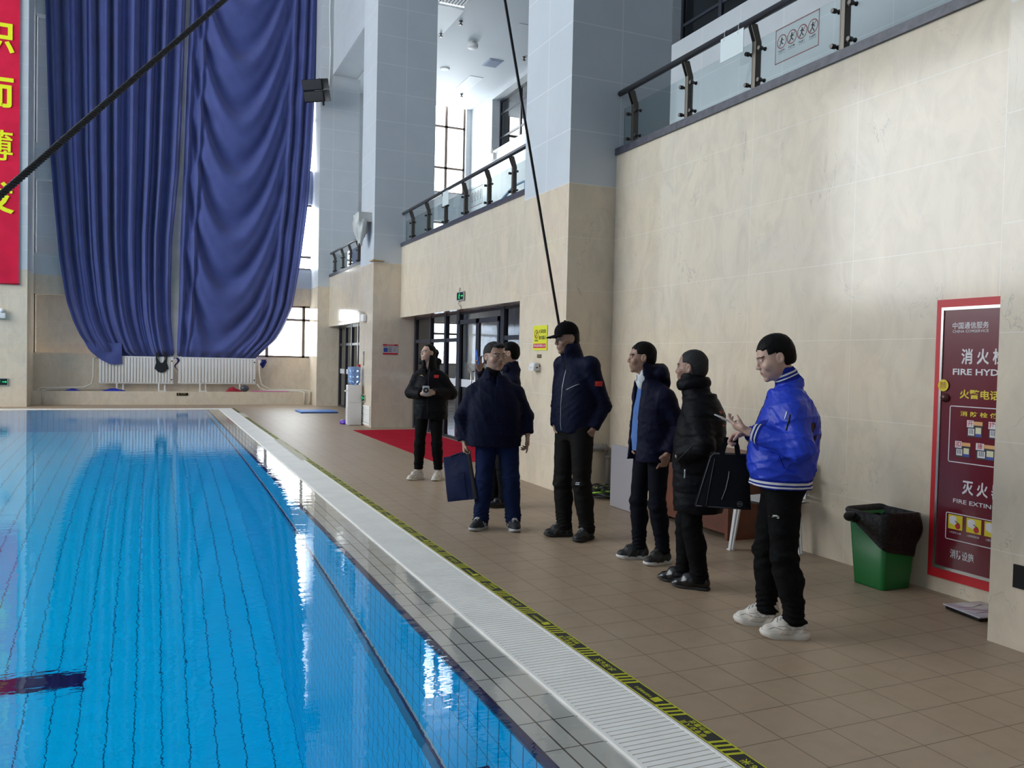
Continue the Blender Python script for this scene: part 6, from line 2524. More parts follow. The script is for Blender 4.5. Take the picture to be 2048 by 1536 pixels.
def jacket(p, name, mat, secs, arm, hem, collar='stand', stops=(1.0, 1.0), h=0.0075, amp=0.0024, quilt=0.0, qp=0.105, seed=5, matfn=None, opening=None, hood=False, k=0.045, seams=None, cuffcut=True):
    F_ = p.field(h, 0.16, hem - 0.03, p.hc[2] + 0.06)
    F_.loft(secs, 0.03)
    n0 = p.neck0
    A_ = Field(F_.xs, F_.ys, F_.zs)          # the sleeves, trimmed at the cuffs before they join the body
    for i, st in ((1, stops[0]), (-1, stops[1])):
        F_.cap(n0 + np.array([i * 0.03, 0.005, -0.075]), p.sho[i], 0.070, arm[0] * 0.97, 0.05)
        p.sleeve(A_, i, arm[0], arm[1], arm[2], k, st)
        if cuffcut:
            p.cut_cuff(A_, i, st)
    h_ = np.maximum(k - np.abs(F_.d - A_.d), 0) / k
    F_.d = np.minimum(F_.d, A_.d) - h_ * h_ * k * 0.25
    # keep the gap at the cuff open
    ctop = p.hp((0, 0.024, -0.060))
    cdir = unit(ctop - n0)
    if collar == 'stand':
        F_.cap(n0 - cdir * 0.01, n0 + cdir * 0.062 + np.array([0, -0.006, 0]), 0.082, 0.076, 0.02)
    elif collar == 'fold':
        F_.cap(n0 - cdir * 0.03, n0 + cdir * 0.020, 0.090, 0.074, 0.02)
        for i in (1, -1):
            F_.ell(n0 + np.array([i * 0.050, -0.082, -0.015]), (0.046, 0.010, 0.050), rotm('Z', i * 34) @ rotm('X', -24), 0.010)
    elif collar == 'rib':
        F_.cap(n0 - cdir * 0.02, n0 + cdir * 0.045, 0.084, 0.070, 0.02)
    elif collar == 'high':
        F_.cap(n0 - cdir * 0.02, n0 + cdir * 0.058 + np.array([0, -0.010, 0]), 0.098, 0.094, 0.02)
    if hood:
        for a in np.linspace(-1.15, 1.15, 9):
            c_ = n0 + np.array([0.105 * math.sin(a), 0.03 + 0.085 * math.cos(a), 0.012 + 0.016 * math.cos(a)])
            F_.ell(c_, (0.055, 0.055, 0.062 if abs(a) < 0.8 else 0.05), None, 0.03)
        F_.ell(n0 + np.array([0, 0.135, -0.05]), (0.12, 0.045, 0.085), None, 0.03)
    if quilt:
        X, Y, Z = np.meshgrid(F_.xs, F_.ys, F_.zs, indexing='ij', sparse=True)
        zz = ((Z - hem - 0.02 + 0.010 * np.sin(11 * X + 7 * Y)) / qp) % 1.0
        dd = np.minimum(zz, 1 - zz) * qp
        F_.d += (quilt * np.exp(-(dd / 0.011) ** 2)).astype(np.float32)
    F_.wrinkle(amp, seed, 0.75)
    # crumpled folds inside the elbows
    for i in (1, -1):
        e = p.elb[i]
        w = unit(p.wri[i] - p.sho[i])
        X, Y, Z = np.meshgrid(F_.xs, F_.ys, F_.zs, indexing='ij', sparse=True)
        g = np.exp(-(((X - e[0]) ** 2 + (Y - e[1]) ** 2 + (Z - e[2]) ** 2) / 0.085 ** 2))
        F_.d += (0.0032 * np.sin((w[0] * X + w[1] * Y + w[2] * Z) * 2 * PI / 0.038 + 25 * X) * g).astype(np.float32)
    if opening:
        F_.loft(opening, 0.012, 's')
    # neck hole
    F_.cap(n0 + cdir * 0.060, n0 + cdir * 0.16, 0.055 if collar != 'high' else 0.072, 0.060 if collar != 'high' else 0.080, 0.008, 's')
    F_.plane((0, 0, hem), (0, 0, -1), (-9, -9, hem - 0.1), (9, 9, hem + 0.04))
    return net(name, F_, mat, p.o, matfn)


def flag(p, tgt, o, d, u, w=0.052):
    f_ = p.decal(tgt, o, d, u, (0, 0, 1), w, w * 0.68, M_FLAG, 'flag_patch')
    if f_:
        st = []
        for cx, cy, r in ((-0.3, 0.18, 0.13), (-0.1, 0.36, 0.05), (-0.03, 0.22, 0.05), (-0.03, 0.05, 0.05), (-0.1, -0.08, 0.05)):
            st.append([(cx + r * (1 if q % 2 == 0 else 0.4) * math.sin(q * PI / 5) * 0.7, cy + r * (1 if q % 2 == 0 else 0.4) * math.cos(q * PI / 5)) for q in range(10)])
        p.decal(tgt, o, d, u, (0, 0, 1), w, w * 0.68, plain('flag_yellow', (0.6, 0.45, 0.02), 0.5), 'stars', off=0.004, shape=st, parent=f_)


SHORT = dict(thick=0.012, line=0.070, side=-0.018, nape=-0.070)

# ------------------------------------------------ woman with the device, in front of the doors
p = Person('person in a black padded jacket holding a grey device, in front of the glazed doors', (3.168, 9.811), -0.5218, 1.65, dict(
    footL=(0.128, -0.01, -4), footR=(-0.112, -0.05, -34), head=(-0.028, -0.015, 1.572), headscale=0.905, yaw=-46, pitch=-5, jaw=1.0,
    shoulder=0.160, shz=1.285, elL=(0.272, 0.035, 1.075), elR=(-0.242, 0.0, 1.075), wrL=(0.085, -0.205, 1.085), wrR=(-0.045, -0.215, 1.07),
    handL=dict(d=(-0.85, -0.35, -0.1), n=(-0.1, 0.8, 0.25), side=-1, curl=0.55, s=0.92),
    handR=dict(d=(0.85, -0.25, 0.12), n=(0.1, 0.85, 0.3), side=1, curl=0.5, s=0.92), gaze=(-0.6, 0.2)))
p.build_body(M_SKIN_L, 0.0034)
p.hair(M_HAIR, dict(thick=0.008, line=0.078, side=-0.035, nape=-0.095, bun=True, temple=0.05))
W_ = p
jk = jacket(p, 'padded_jacket', M_BLACKP, [(0.75, 0.025, 0.01, 0.205, 0.150), (0.86, 0.02, 0.0, 0.215, 0.155), (1.02, 0.02, 0.0, 0.205, 0.15), (1.16, 0.0, 0.0, 0.20, 0.145), (1.26, -0.005, 0.0, 0.175, 0.125), (1.34, -0.015, 0.012, 0.12, 0.095)],
            (0.078, 0.076, 0.054), 0.75, 'high', (0.95, 0.95), amp=0.0026, opening=[(1.30, -0.022, -0.30, 0.002, 0.24), (1.40, -0.026, -0.26, 0.030, 0.22), (1.55, -0.028, -0.24, 0.055, 0.20)], quilt=0.003, qp=0.16, hood=True, seed=21)
flag(p, jk, (0.098, -0.6, 1.285), (0, 1, 0), (1, 0, 0), 0.055)
p.decal(jk, (-0.085, -0.6, 1.285), (0, 1, 0), (1, 0, 0), (0, 0, 1), 0.05, 0.03, M_GOLD, 'chest_logo', off=0.003, shape=[[(-0.5, 0.1), (-0.1, 0.45), (0.2, 0.35), (0.5, -0.3), (0.2, 0.1), (-0.1, 0.2)]])
p.decal(jk, (0.245, -0.6, 1.235), (0, 1, 0), (1, 0, -0.15), (0, 0, 1), 0.06, 0.02, M_GOLD, 'sleeve_lettering', off=0.003, shape=[[(-0.5, -0.3), (0.5, -0.1), (0.5, 0.0), (-0.5, -0.2)], [(-0.3, 0.1), (0.4, 0.25), (0.4, 0.5), (-0.3, 0.3)]])
p.seam(jk, [(0.01, -0.6, z) for z in np.linspace(0.78, 1.38, 24)], (0, 1, 0), 0.005, M_BLACK, 'zip')
p.trousers(M_TROU, 1.0, 0.125, 1.05, 1.0, cuffed=True, bag=0.006)
p.shoes(dict(type='sport', mat=M_SHOEW, sole=M_SOLEW, lace=M_LACEW, tall=0.105, overlay=plain('grey_shoe_seam', (0.36, 0.32, 0.28), 0.6)))
p.glasses(M_WIRE, 0.021, 0.017)

# ------------------------------------------------ person behind, mostly hidden, raising a phone
p = Person('person in a dark coat half hidden behind another, raising a phone in a blue case', (3.318, 7.789), 4.5715, 1.68, dict(
    footL=(0.09, 0.0, 0), footR=(-0.09, -0.05, 0), head=(0.015, 0.03, 1.572), headscale=0.98, yaw=-22, pitch=4, shoulder=0.165, shz=1.27, lean=0.03,
    elL=(0.23, 0.10, 1.03), elR=(-0.22, -0.12, 1.20), wrL=(0.19, -0.06, 0.92), wrR=(-0.02, -0.26, 1.40),
    handR=dict(d=(0.35, -0.25, 0.9), n=(0.75, 0.3, -0.2), side=1, curl=0.35)))
p.build_body(M_SKIN, 0.0038)
p.hair(M_HAIR, SHORT)
HD = p
jacket(p, 'coat', M_NAVYP, [(0.76, 0, 0.01, 0.20, 0.15), (0.95, 0, 0.0, 0.205, 0.155), (1.16, 0, 0.02, 0.20, 0.145), (1.26, 0, 0.035, 0.17, 0.12), (1.34, 0, 0.04, 0.11, 0.08)], (0.072, 0.062, 0.050), 0.76, 'fold', h=0.009)
p.trousers(M_TROU, 1.02, 0.06)
p.shoes(dict(type='dress', mat=M_LEATHER, sole=M_SOLEB))
p.glasses(plain('gold_wire', (0.5, 0.36, 0.12), 0.3, metal=0.8), 0.022, 0.015)

# ------------------------------------------------ stout man in a navy coat and jeans carrying a tote
p = Person('stout person in a navy coat, blue jeans and glasses carrying a navy tote bag', (2.825, 6.779), -0.3286, 1.665, dict(
    footL=(0.155, -0.04, 6), footR=(-0.125, -0.02, -32), head=(-0.035, -0.01, 1.532), headscale=1.06, yaw=30, pitch=2, jaw=1.10, smile=1.0,
    shoulder=0.195, shz=1.235, shL=(-0.025, 0, 0), shR=(-0.025, 0, 0), elL=(0.262, 0.03, 1.00), elR=(-0.322, 0.03, 0.985), wrL=(0.270, -0.025, 0.845), wrR=(-0.29, 0.0, 0.775), torso_r=1.25,
    handL=dict(d=(0.02, -0.10, -1), n=(-1, 0.1, 0), side=-1, curls=[0.12, 0.65, 0.8, 0.85], thumb=0.2),
    handR=dict(d=(0.05, -0.05, -1), n=(1, 0.0, 0.05), side=1, curl=1.15), gaze=(0.6, 0)))
p.build_body(M_SKIN, 0.0032)
p.hair(M_HAIRG, dict(thick=0.012, line=0.076, side=-0.018, nape=-0.072, quiff=True, temple=0.05))
J_ = p
jk = jacket(p, 'coat', M_NAVY, [(0.735, -0.03, 0.0, 0.252, 0.180), (0.86, -0.03, -0.01, 0.246, 0.19), (1.02, -0.03, -0.015, 0.240, 0.192), (1.14, -0.03, -0.005, 0.235, 0.180), (1.22, -0.03, 0.005, 0.21, 0.155), (1.30, -0.03, 0.010, 0.15, 0.115), (1.37, -0.03, 0.015, 0.10, 0.09)],
            (0.070, 0.068, 0.059), 0.735, 'fold', (0.98, 0.98), amp=0.0030, seed=8, opening=[(1.27, -0.03, -0.30, 0.002, 0.24), (1.36, -0.03, -0.26, 0.028, 0.215), (1.50, -0.03, -0.24, 0.055, 0.20)])
F_ = Field(*[axis(a, b, 0.007) for a, b in zip(p.neck0 - 0.17, p.neck0 + 0.17)])
F_.cap(p.neck0 - np.array([0, 0.0, 0.10]), p.neck0 + np.array([0, -0.012, 0.006]), 0.100, 0.072, 0.01)
net('shirt_collar', F_, M_BLACKC, p.o)
p.seam(jk, [(-0.028 + 0.002 * math.sin(9 * z), -0.7, z) for z in np.linspace(0.76, 1.25, 24)], (0, 1, 0), 0.003, M_NAVY, 'placket')
p.trousers(M_DENIM, 1.22, 0.055, 1.22, 0.98, amp=0.0022)
p.shoes(dict(type='sport', mat=plain('dark_navy_suede', (0.012, 0.014, 0.022), 0.7, bump=0.3, bscale=60), sole=plain('pale_grey_sole', (0.40, 0.40, 0.40), 0.6), lace=M_LACEW, stripes=True))
p.glasses(plain('rimless_wire', (0.35, 0.30, 0.26), 0.25, metal=0.8), 0.025, 0.0165)

# ------------------------------------------------ man in the black cap
p = Person('person in a black cap, navy zip jacket and dark trousers, hands in pockets', (3.286, 6.198), -1.3253, 1.80, dict(
    footL=(0.118, 0.07, 14), footR=(-0.092, 0.0, -26), head=(-0.052, -0.060, 1.695), headscale=1.02, yaw=-17, pitch=11, shoulder=0.172, shz=1.395,
    elL=(0.225, 0.135, 1.135), elR=(-0.235, 0.02, 1.12), wrL=(0.205, 0.030, 0.945), wrR=(-0.165, -0.06, 0.95), torso_r=1.1,
    handL=dict(d=(-0.42, -0.18, -0.88), n=(-0.9, 0.1, 0.4), side=-1, curl=0.2), handR=dict(d=(0.6, 0.1, -0.8), n=(1, 0.1, 0.2), side=1, curl=0.2), gaze=(-0.3, -0.8)))
p.build_body(M_SKIN_D, 0.0030)
p.hair(M_HAIR, dict(thick=0.004, line=0.075, side=-0.012, nape=-0.06))
jk = jacket(p, 'zip_jacket', M_NAVY, [(0.90, 0, 0.01, 0.178, 0.135), (0.97, 0, 0.005, 0.192, 0.145), (1.12, 0, 0.0, 0.195, 0.147), (1.28, 0, 0.003, 0.193, 0.142), (1.38, 0, 0.005, 0.17, 0.12), (1.45, -0.02, 0.005, 0.12, 0.095), (1.52, -0.04, 0.0, 0.095, 0.09)],
            (0.068, 0.064, 0.049), 0.90, 'high', (0.98, 0.98), amp=0.0022, seed=14, h=0.0068,
            opening=[(1.42, -0.03, -0.34, 0.002, 0.25), (1.50, -0.045, -0.30, 0.032, 0.22), (1.66, -0.05, -0.30, 0.062, 0.20)])
flag(p, jk, (0.20 + 0.743 * 0.5, 0.085 - 0.669 * 0.5, 1.325), (-0.743, 0.669, 0), (0.669, 0.743, 0), 0.062)
p.seam(jk, [(-0.012 + 0.006 * math.sin(6 * z), -0.7, z) for z in np.linspace(0.92, 1.43, 30)], (0, 1, 0), 0.0032, M_SILVER, 'zip')
p.seam(jk, [(0.04 + 0.11 * t, -0.7, 1.265 + 0.055 * t) for t in np.linspace(0, 1, 12)], (0, 1, 0), 0.0025, M_SILVER, 'chest_zip')
# neck of the tee under the jacket
F_ = Field(*[axis(a, b, 0.007) for a, b in zip(p.neck0 - 0.16, p.neck0 + 0.16)])
F_.cap(p.neck0 - np.array([0, -0.0, 0.10]), p.neck0 + np.array([0, -0.010, 0.0]), 0.086, 0.064, 0.01)
net('tee_neck', F_, M_BLACKC, p.o)
tr = p.trousers(plain('charcoal_trouser', (0.0085, 0.008, 0.008), 0.7, bump=0.35, bscale=10, spec=0.1), 1.10, 0.06, 1.02, 1.0, amp=0.0024, bag=0.004)
p.decal(tr, (0.14, -0.6, 0.49), (0, 1, 0), (1, 0.3, 0), (0, 0, 1), 0.034, 0.022, M_SILVER, 'knee_logo', off=0.003, shape=[[(-0.5, -0.5), (0.5, -0.4), (0.5, -0.1), (-0.5, -0.2)], [(-0.5, 0.1), (0.5, 0.2), (0.5, 0.5), (-0.5, 0.4)]])
p.shoes(dict(type='sport', mat=M_SHOEB, sole=M_SOLEB, lace=plain('grey_lace', (0.22, 0.22, 0.23), 0.7), overlay=plain('dark_grey_seam', (0.05, 0.05, 0.055), 0.5)))
# cap
hs, HR, hp = p.hs, p.HR, p.hp
F_ = Field(*[axis(p.hc[a] - 0.24, p.hc[a] + 0.17, 0.0042) for a in range(3)])
CR = HR @ rotm('X', -4)
F_.ell(hp((0, 0.010, 0.052)), np.array((0.088, 0.106, 0.094)) * hs, CR, 0.01)


def below(X, Y, Z):
    c_ = hp((0, 0, 0.036))
    n_ = CR @ np.array([0, 0.10, 1.0]) / math.hypot(1, 0.10)
    return ((X - c_[0]) * n_[0] + (Y - c_[1]) * n_[1] + (Z - c_[2]) * n_[2]).astype(np.float32)


F_.op(lambda X, Y, Z: below(X, Y, Z), p.hc - 0.2, p.hc + 0.2, 0.004, 's')
bt = hp((0, -0.118, 0.036))
for t in np.linspace(-1, 1, 13):
    F_.cap(hp((0.066 * t, -0.075 + 0.02 * t * t, 0.046)), hp((0.052 * t, -0.172 + 0.050 * t * t, 0.036 - 0.012 * t * t)), 0.0065, 0.0058, 0.006)
F_.ell(hp((0, 0.01, 0.150)), (0.009, 0.009, 0.006), None, 0.003)
cp = net('cap', F_, plain('black_cap_cloth', (0.004, 0.004, 0.005), 0.8, bump=0.2, bscale=90, spec=0.08), p.o)

# ------------------------------------------------ man with the open navy jacket
p = Person('person in an open navy jacket over a blue sweater, one hand in his pocket', (3.47, 5.29), -1.5405, 1.665, dict(
    footL=(0.098, 0.060, 10), footR=(-0.100, -0.015, -18), head=(-0.052, -0.075, 1.545), headscale=0.955, yaw=-30, pitch=4, jaw=0.95, shoulder=0.160, shz=1.28,
    elL=(0.205, 0.110, 1.03), elR=(-0.215, 0.02, 1.03), wrL=(0.205, 0.000, 0.838), wrR=(-0.150, -0.05, 0.87),
    handL=dict(d=(-0.40, -0.10, -0.90), n=(-0.9, 0.1, 0.4), side=-1, curl=0.2), handR=dict(d=(0.6, 0.1, -0.8), n=(1, 0.1, 0.2), side=1, curl=0.3), gaze=(-0.3, 0)))
p.build_body(M_SKIN_D, 0.0030)
p.hair(M_HAIR, dict(thick=0.014, line=0.068, side=-0.020, nape=-0.072))
jk = jacket(p, 'jacket', M_NAVYP, [(0.765, 0, 0.0, 0.195, 0.165), (0.90, 0, 0.005, 0.190, 0.155), (1.05, 0, 0.005, 0.187, 0.147), (1.18, 0, 0.005, 0.182, 0.138), (1.27, -0.01, 0.0, 0.16, 0.12), (1.35, -0.03, -0.005, 0.115, 0.10)],
            (0.067, 0.064, 0.051), 0.765, 'stand', (0.97, 0.97), amp=0.0022, quilt=0.0018, qp=0.135, seed=31, h=0.0068, hood=True,
            opening=[(0.70, -0.045, -0.28, 0.075, 0.245), (0.90, -0.045, -0.28, 0.068, 0.235), (1.10, -0.045, -0.27, 0.058, 0.225), (1.26, -0.042, -0.27, 0.058, 0.23), (1.36, -0.045, -0.27, 0.075, 0.22), (1.55, -0.05, -0.26, 0.085, 0.20)])
F_ = p.field(0.0068, 0.12, 0.82, 1.42)
F_.loft([(0.835, -0.01, -0.015, 0.15, 0.108), (0.95, -0.01, -0.018, 0.155, 0.118), (1.15, -0.01, -0.012, 0.155, 0.112), (1.27, -0.015, -0.005, 0.13, 0.094), (1.36, -0.03, -0.01, 0.090, 0.075)], 0.02)
F_.wrinkle(0.0016, 4, 0.8)
F_.cap(p.neck0 + np.array([0, -0.050, 0.03]), p.neck0 + np.array([0, -0.14, -0.055]), 0.030, 0.006, 0.01, 's')
F_.plane((0, 0, 0.835), (0, 0, -1), (-9, -9, 0), (9, 9, 0.9))
sw = net('sweater', F_, M_KNIT, p.o)
F_ = Field(*[axis(a, b, 0.0045) for a, b in zip(p.neck0 - 0.15, p.neck0 + 0.14)])
nd = unit(p.hp((0, 0.03, -0.078)) - p.neck0)
F_.cap(p.neck0 - nd * 0.05, p.neck0 + nd * 0.022, 0.075, 0.064, 0.01)
for i in (1, -1):
    F_.ell(p.neck0 + np.array([i * 0.034, -0.064, -0.024]), (0.032, 0.007, 0.030), rotm('Z', i * 32) @ rotm('Y', i * 22), 0.008)
F_.cap(p.neck0 + nd * 0.05, p.neck0 + nd * 0.12, 0.0575, 0.066, 0.004, 's')
F_.cap(p.neck0 + np.array([0, -0.06, 0.04]), p.neck0 + np.array([0, -0.10, -0.05]), 0.020, 0.006, 0.006, 's')
net('shirt_collar', F_, plain('white_shirt', (0.60, 0.60, 0.60), 0.7), p.o)
tr = p.trousers(M_NAVYTR, 0.98, 0.075, 0.95, 1.0, amp=0.002)
p.seam(tr, [(-0.05, -0.7, z) for z in (0.78, 0.77)], (0, 1, 0), 0.006, M_SILVER, 'drawstring_tip')
p.shoes(dict(type='sport', mat=M_SHOEB, sole=plain('white_wavy_sole', (0.56, 0.55, 0.53), 0.6), lace=plain('black_lace', (0.03, 0.03, 0.03), 0.7), wave=0.05))

# ------------------------------------------------ man in the long black parka
p = Person('grey-haired person in a long black quilted parka seen from behind his shoulder', (3.362, 4.593), 3.9583, 1.585, dict(
    footL=(0.062, 0.060, -2), footR=(-0.058, -0.055, -4), head=(0.0, -0.042, 1.478), headscale=1.0, yaw=-14, pitch=3, jaw=1.05, shoulder=0.158, shz=1.225, lean=0.03,
    elL=(0.230, 0.085, 0.975), elR=(-0.235, 0.06, 0.98), wrL=(0.165, -0.085, 0.895), wrR=(-0.165, -0.10, 0.90), torso_r=1.05, gaze=(-0.3, 0)))
p.build_body(M_SKIN_D, 0.0030)
p.hair(M_HAIRG, dict(thick=0.009, line=0.080, side=-0.014, nape=-0.070, temple=0.05))
jk = jacket(p, 'parka', M_BLACKP, [(0.515, 0, 0.035, 0.205, 0.168), (0.70, 0, 0.03, 0.208, 0.172), (0.90, 0, 0.025, 0.208, 0.175), (1.05, 0, 0.035, 0.205, 0.172), (1.16, 0, 0.045, 0.19, 0.155), (1.23, 0, 0.042, 0.165, 0.13), (1.31, 0, 0.03, 0.11, 0.10)],
            (0.074, 0.074, 0.058), 0.515, 'high', (0.97, 0.97), amp=0.0022, quilt=0.0045, qp=0.125, seed=41, h=0.0068, hood=False)
# hand swallowed by the pocket, collar roll and badge
F_ = Field(*[axis(a, b, 0.007) for a, b in zip(p.neck0 - 0.2, p.neck0 + 0.17)])
nd = unit(p.hp((0, 0.03, -0.078)) - p.neck0)
for a in np.linspace(0, 2 * PI, 19)[:-1]:
    c_ = p.neck0 + nd * 0.035 + np.array([0.080 * math.sin(a), -0.012 - 0.085 * math.cos(a), 0.010 * -math.cos(a)])
    F_.ell(c_, (0.032, 0.032, 0.040), None, 0.02)
F_.wrinkle(0.0016, 2, 1.2)
net('collar_roll', F_, M_BLACKP, p.o)
flag(p, jk, (0.6, -0.245, 1.185), (-1, 0.25, 0), (0.33, 0.94, 0), 0.055)
p.decal(jk, (0.0, 0.7, 1.15), (0, -1, 0), (-1, 0, 0), (0, 0, 1), 0.20, 0.10, plain('back_print', (0.42, 0.05, 0.03), 0.6), 'back_lettering', off=0.003, shape=[[(-0.5, -0.5), (-0.38, -0.5), (-0.38, 0.5), (-0.5, 0.5)], [(-0.2, -0.5), (-0.08, -0.5), (0.1, 0.5), (-0.02, 0.5)], [(0.25, -0.5), (0.37, -0.5), (0.37, 0.5), (0.25, 0.5)]])
p.seam(jk, [(0.7, -0.035 - 0.002 * t, 0.815 - 0.06 * t) for t in np.linspace(0, 1, 6)], (-1, 0, 0), 0.006, M_SILVER, 'zip_pull')
p.seam(jk, [(0.7, -0.11 + 0.13 * t, 0.84 + 0.14 * t) for t in np.linspace(0, 1, 10)], (-1, 0, 0), 0.004, M_BLACK, 'pocket_edge')
p.trousers(M_TROU, 1.05, 0.045, 1.0, 0.95, amp=0.0022, bag=0.008)
p.shoes(dict(type='dress', mat=M_LEATHER, sole=M_SOLEB))

# ------------------------------------------------ young man in the blue bomber jacket, nearest to the camera
p = Person('heavy-set person in a royal blue bomber jacket and white sneakers looking down at a phone', (3.259, 3.643), 4.0873, 1.655, dict(
    footL=(0.092, 0.085, 10), footR=(-0.092, -0.045, -4), head=(-0.004, -0.058, 1.548), headscale=1.02, yaw=8, pitch=21, jaw=1.08, smile=0.6, shoulder=0.165, shz=1.278, lean=0.03,
    elL=(0.252, 0.072, 1.062), elR=(-0.228, 0.02, 1.05), wrL=(0.150, -0.190, 1.138), wrR=(-0.125, -0.19, 1.115), torso_r=1.3, kneeL=(0, -0.025, 0), kneeR=(0, -0.035, 0),
    handL=dict(d=(-0.52, -0.78, 0.28), n=(-0.42, 0.30, 0.86), side=-1, curl=0.42, thumb=0.55),
    handR=dict(d=(0.10, -0.85, -0.35), n=(0.25, -0.30, -0.9), side=1, curl=1.15), gaze=(0, -0.9)))
p.build_body(M_SKIN_L, 0.0024)
p.hair(M_HAIR, dict(thick=0.016, line=0.066, side=-0.016, nape=-0.062, topf=1.1, temple=0.042))
U_ = p
HEM = 0.825


def bomber(C_):
    m = np.zeros(len(C_))
    z = C_[:, 2] - 0.012 * np.sin(0.0)
    band = z < HEM + 0.058
    # torso only
    m[band] = 2
    for i in (1, -1):
        b, w = p.elb[i], p.wri[i]
        v = w - b
        L = np.linalg.norm(v)
        t = ((C_ - b) @ v) / L
        r = np.linalg.norm((C_ - b) - np.outer(t, v / L), axis=1)
        near = (r < 0.10) & (t > L * 0.97 - 0.060) & (C_[:, 2] > 0.98)
        m[near] = 2
    nd_ = unit(p.hp((0, 0.03, -0.078)) - p.neck0)
    tz = (C_ - p.neck0) @ nd_
    rr = np.linalg.norm((C_ - p.neck0) - np.outer(tz, nd_), axis=1)
    col = (tz > -0.002) & (rr < 0.115)
    m[col] = 2
    return m


jk = jacket(p, 'bomber_jacket', [M_BLUE, M_RIB, M_RIBB], [(HEM, 0, 0.0, 0.206, 0.172), (HEM + 0.06, 0, 0.0, 0.206, 0.174), (HEM + 0.085, 0, -0.004, 0.212, 0.188), (0.99, 0, 0.002, 0.205, 0.198), (1.10, 0, 0.018, 0.200, 0.190), (1.20, 0, 0.030, 0.195, 0.175), (1.29, 0, 0.030, 0.175, 0.138), (1.37, 0, 0.02, 0.11, 0.10)],
            (0.078, 0.080, 0.048), HEM, 'rib', (0.97, 0.97), amp=0.0042, seed=77, h=0.0052, matfn=bomber)
for zc, wd in ((HEM + 0.017, 0.009), (HEM + 0.038, 0.013)):
    p.ribbon(jk, (0, -0.005, zc), (0, 0, 1), 0.5, wd, M_RIB, 'white_hem_stripe', 96)
for i in (1, -1):
    v_ = unit(p.wri[i] - p.elb[i])
    e_ = p.elb[i] + (p.wri[i] - p.elb[i]) * 0.97
    for q_, wd in ((-0.020, 0.011), (-0.040, 0.008)):
        p.ribbon(jk, e_ + v_ * q_, v_, 0.085, wd, M_RIB, 'white_cuff_stripe', 40)
nd_ = unit(p.hp((0, 0.024, -0.060)) - p.neck0)
for q_, wd in ((0.020, 0.007), (0.040, 0.010)):
    p.ribbon(jk, p.neck0 + nd_ * q_, nd_, 0.14, wd, M_RIB, 'white_collar_stripe', 64)
p.seam(jk, [(0.9, 0.012 - 0.018 * t, 1.245 - 0.085 * t) for t in np.linspace(0, 1, 14)], (-1, 0, 0), 0.0055, M_BLACK, 'sleeve_pocket_zip')
p.seam(jk, [(0.9, -0.002 - 0.012 * t, 1.262 - 0.045 * t) for t in np.linspace(0, 1, 8)], (-1, 0, 0), 0.0040, M_SILVER, 'zip_pull')
p.seam(jk, [(0.9, -0.035 + 0.03 * t, 1.02 - 0.07 * t) for t in np.linspace(0, 1, 8)], (-1, 0, 0), 0.003, M_RIBB, 'pocket_edge')
p.seam(jk, [(0.0, -0.9, z) for z in np.linspace(HEM + 0.01, 1.33, 30)], (0, 1, 0), 0.004, M_BLACK, 'zip')
p.decal(jk, (0.03, 0.9, 1.12), (0, -1, 0), (-1, 0, 0), (0, 0, 1), 0.30, 0.16, M_BLACK, 'back_print', off=0.003,
        shape=[[(-0.5, -0.5), (-0.36, -0.5), (-0.36, 0.5), (-0.5, 0.5)], [(-0.36, 0.3), (-0.1, 0.3), (-0.1, 0.5), (-0.36, 0.5)], [(-0.36, -0.1), (-0.1, -0.1), (-0.1, 0.08), (-0.36, 0.08)], [(0.0, -0.5), (0.14, -0.5), (0.14, 0.5), (0.0, 0.5)], [(0.14, -0.5), (0.44, -0.5), (0.44, -0.3), (0.14, -0.3)]])
tr = p.trousers(M_TROU, 1.16, 0.075, 1.10, 0.90, amp=0.0034, h=0.0062, bag=0.0)
p.decal(tr, (0.9, -0.045, 0.68), (-1, 0, 0), (0, -1, 0), (0, 0, 1), 0.052, 0.018, M_LACEW, 'thigh_logo', off=0.003, shape=[[(-0.5, 0.1), (-0.2, 0.5), (0.1, 0.35), (0.5, -0.45), (0.05, -0.05), (-0.25, 0.1)], [(-0.5, -0.2), (0.1, -0.2), (0.25, -0.42), (-0.4, -0.5)]])
p.shoes(dict(type='chunky', mat=M_SHOEW, sole=M_SOLEW, lace=M_LACEW, tall=0.125, wave=0.03, overlay=plain('grey_shoe_seam', (0.36, 0.32, 0.28), 0.6)))

# ---------------------------------------------------------------- things held in hands


def W2(pn, v):
    """a point in a person's own frame, in the world"""
    c, s_ = math.cos(pn.rz), math.sin(pn.rz)
    return Vector((pn.loc[0] + c * v[0] - s_ * v[1], pn.loc[1] + s_ * v[0] + c * v[1], v[2]))


def R2(pn):
    return Matrix.Rotation(pn.rz, 3, 'Z')


ph = thing('phone', 'silver-edged phone held up in front of the blue jacket', 'phone', W2(U_, (0.05, -0.29, 1.19)))
RP = R2(U_) @ Matrix.Rotation(math.radians(-24), 3, 'Z') @ Matrix.Rotation(math.radians(-22), 3, 'X') @ Matrix.Rotation(math.radians(-10), 3, 'Y')
m = MB()
pc = W2(U_, (0.070, -0.300, 1.188))
m.obox(pc, (0.074, 0.155, 0.0085), RP, 0, 0.003)
m.build('body', plain('silver_phone', (0.45, 0.43, 0.43), 0.3, metal=0.6), ph)
m = MB()
m.obox(pc + RP @ Vector((0, 0, 0.0048)), (0.069, 0.150, 0.001), RP, 0)
m.build('screen', plain('dark_screen', (0.01, 0.01, 0.014), 0.1), ph)
ph = thing('phone', 'phone with a bright blue case held up beside the navy coat collar', 'phone', W2(HD, (0.03, -0.30, 1.51)))
m = MB()
RH = R2(HD) @ Matrix.Rotation(math.radians(10), 3, 'X')
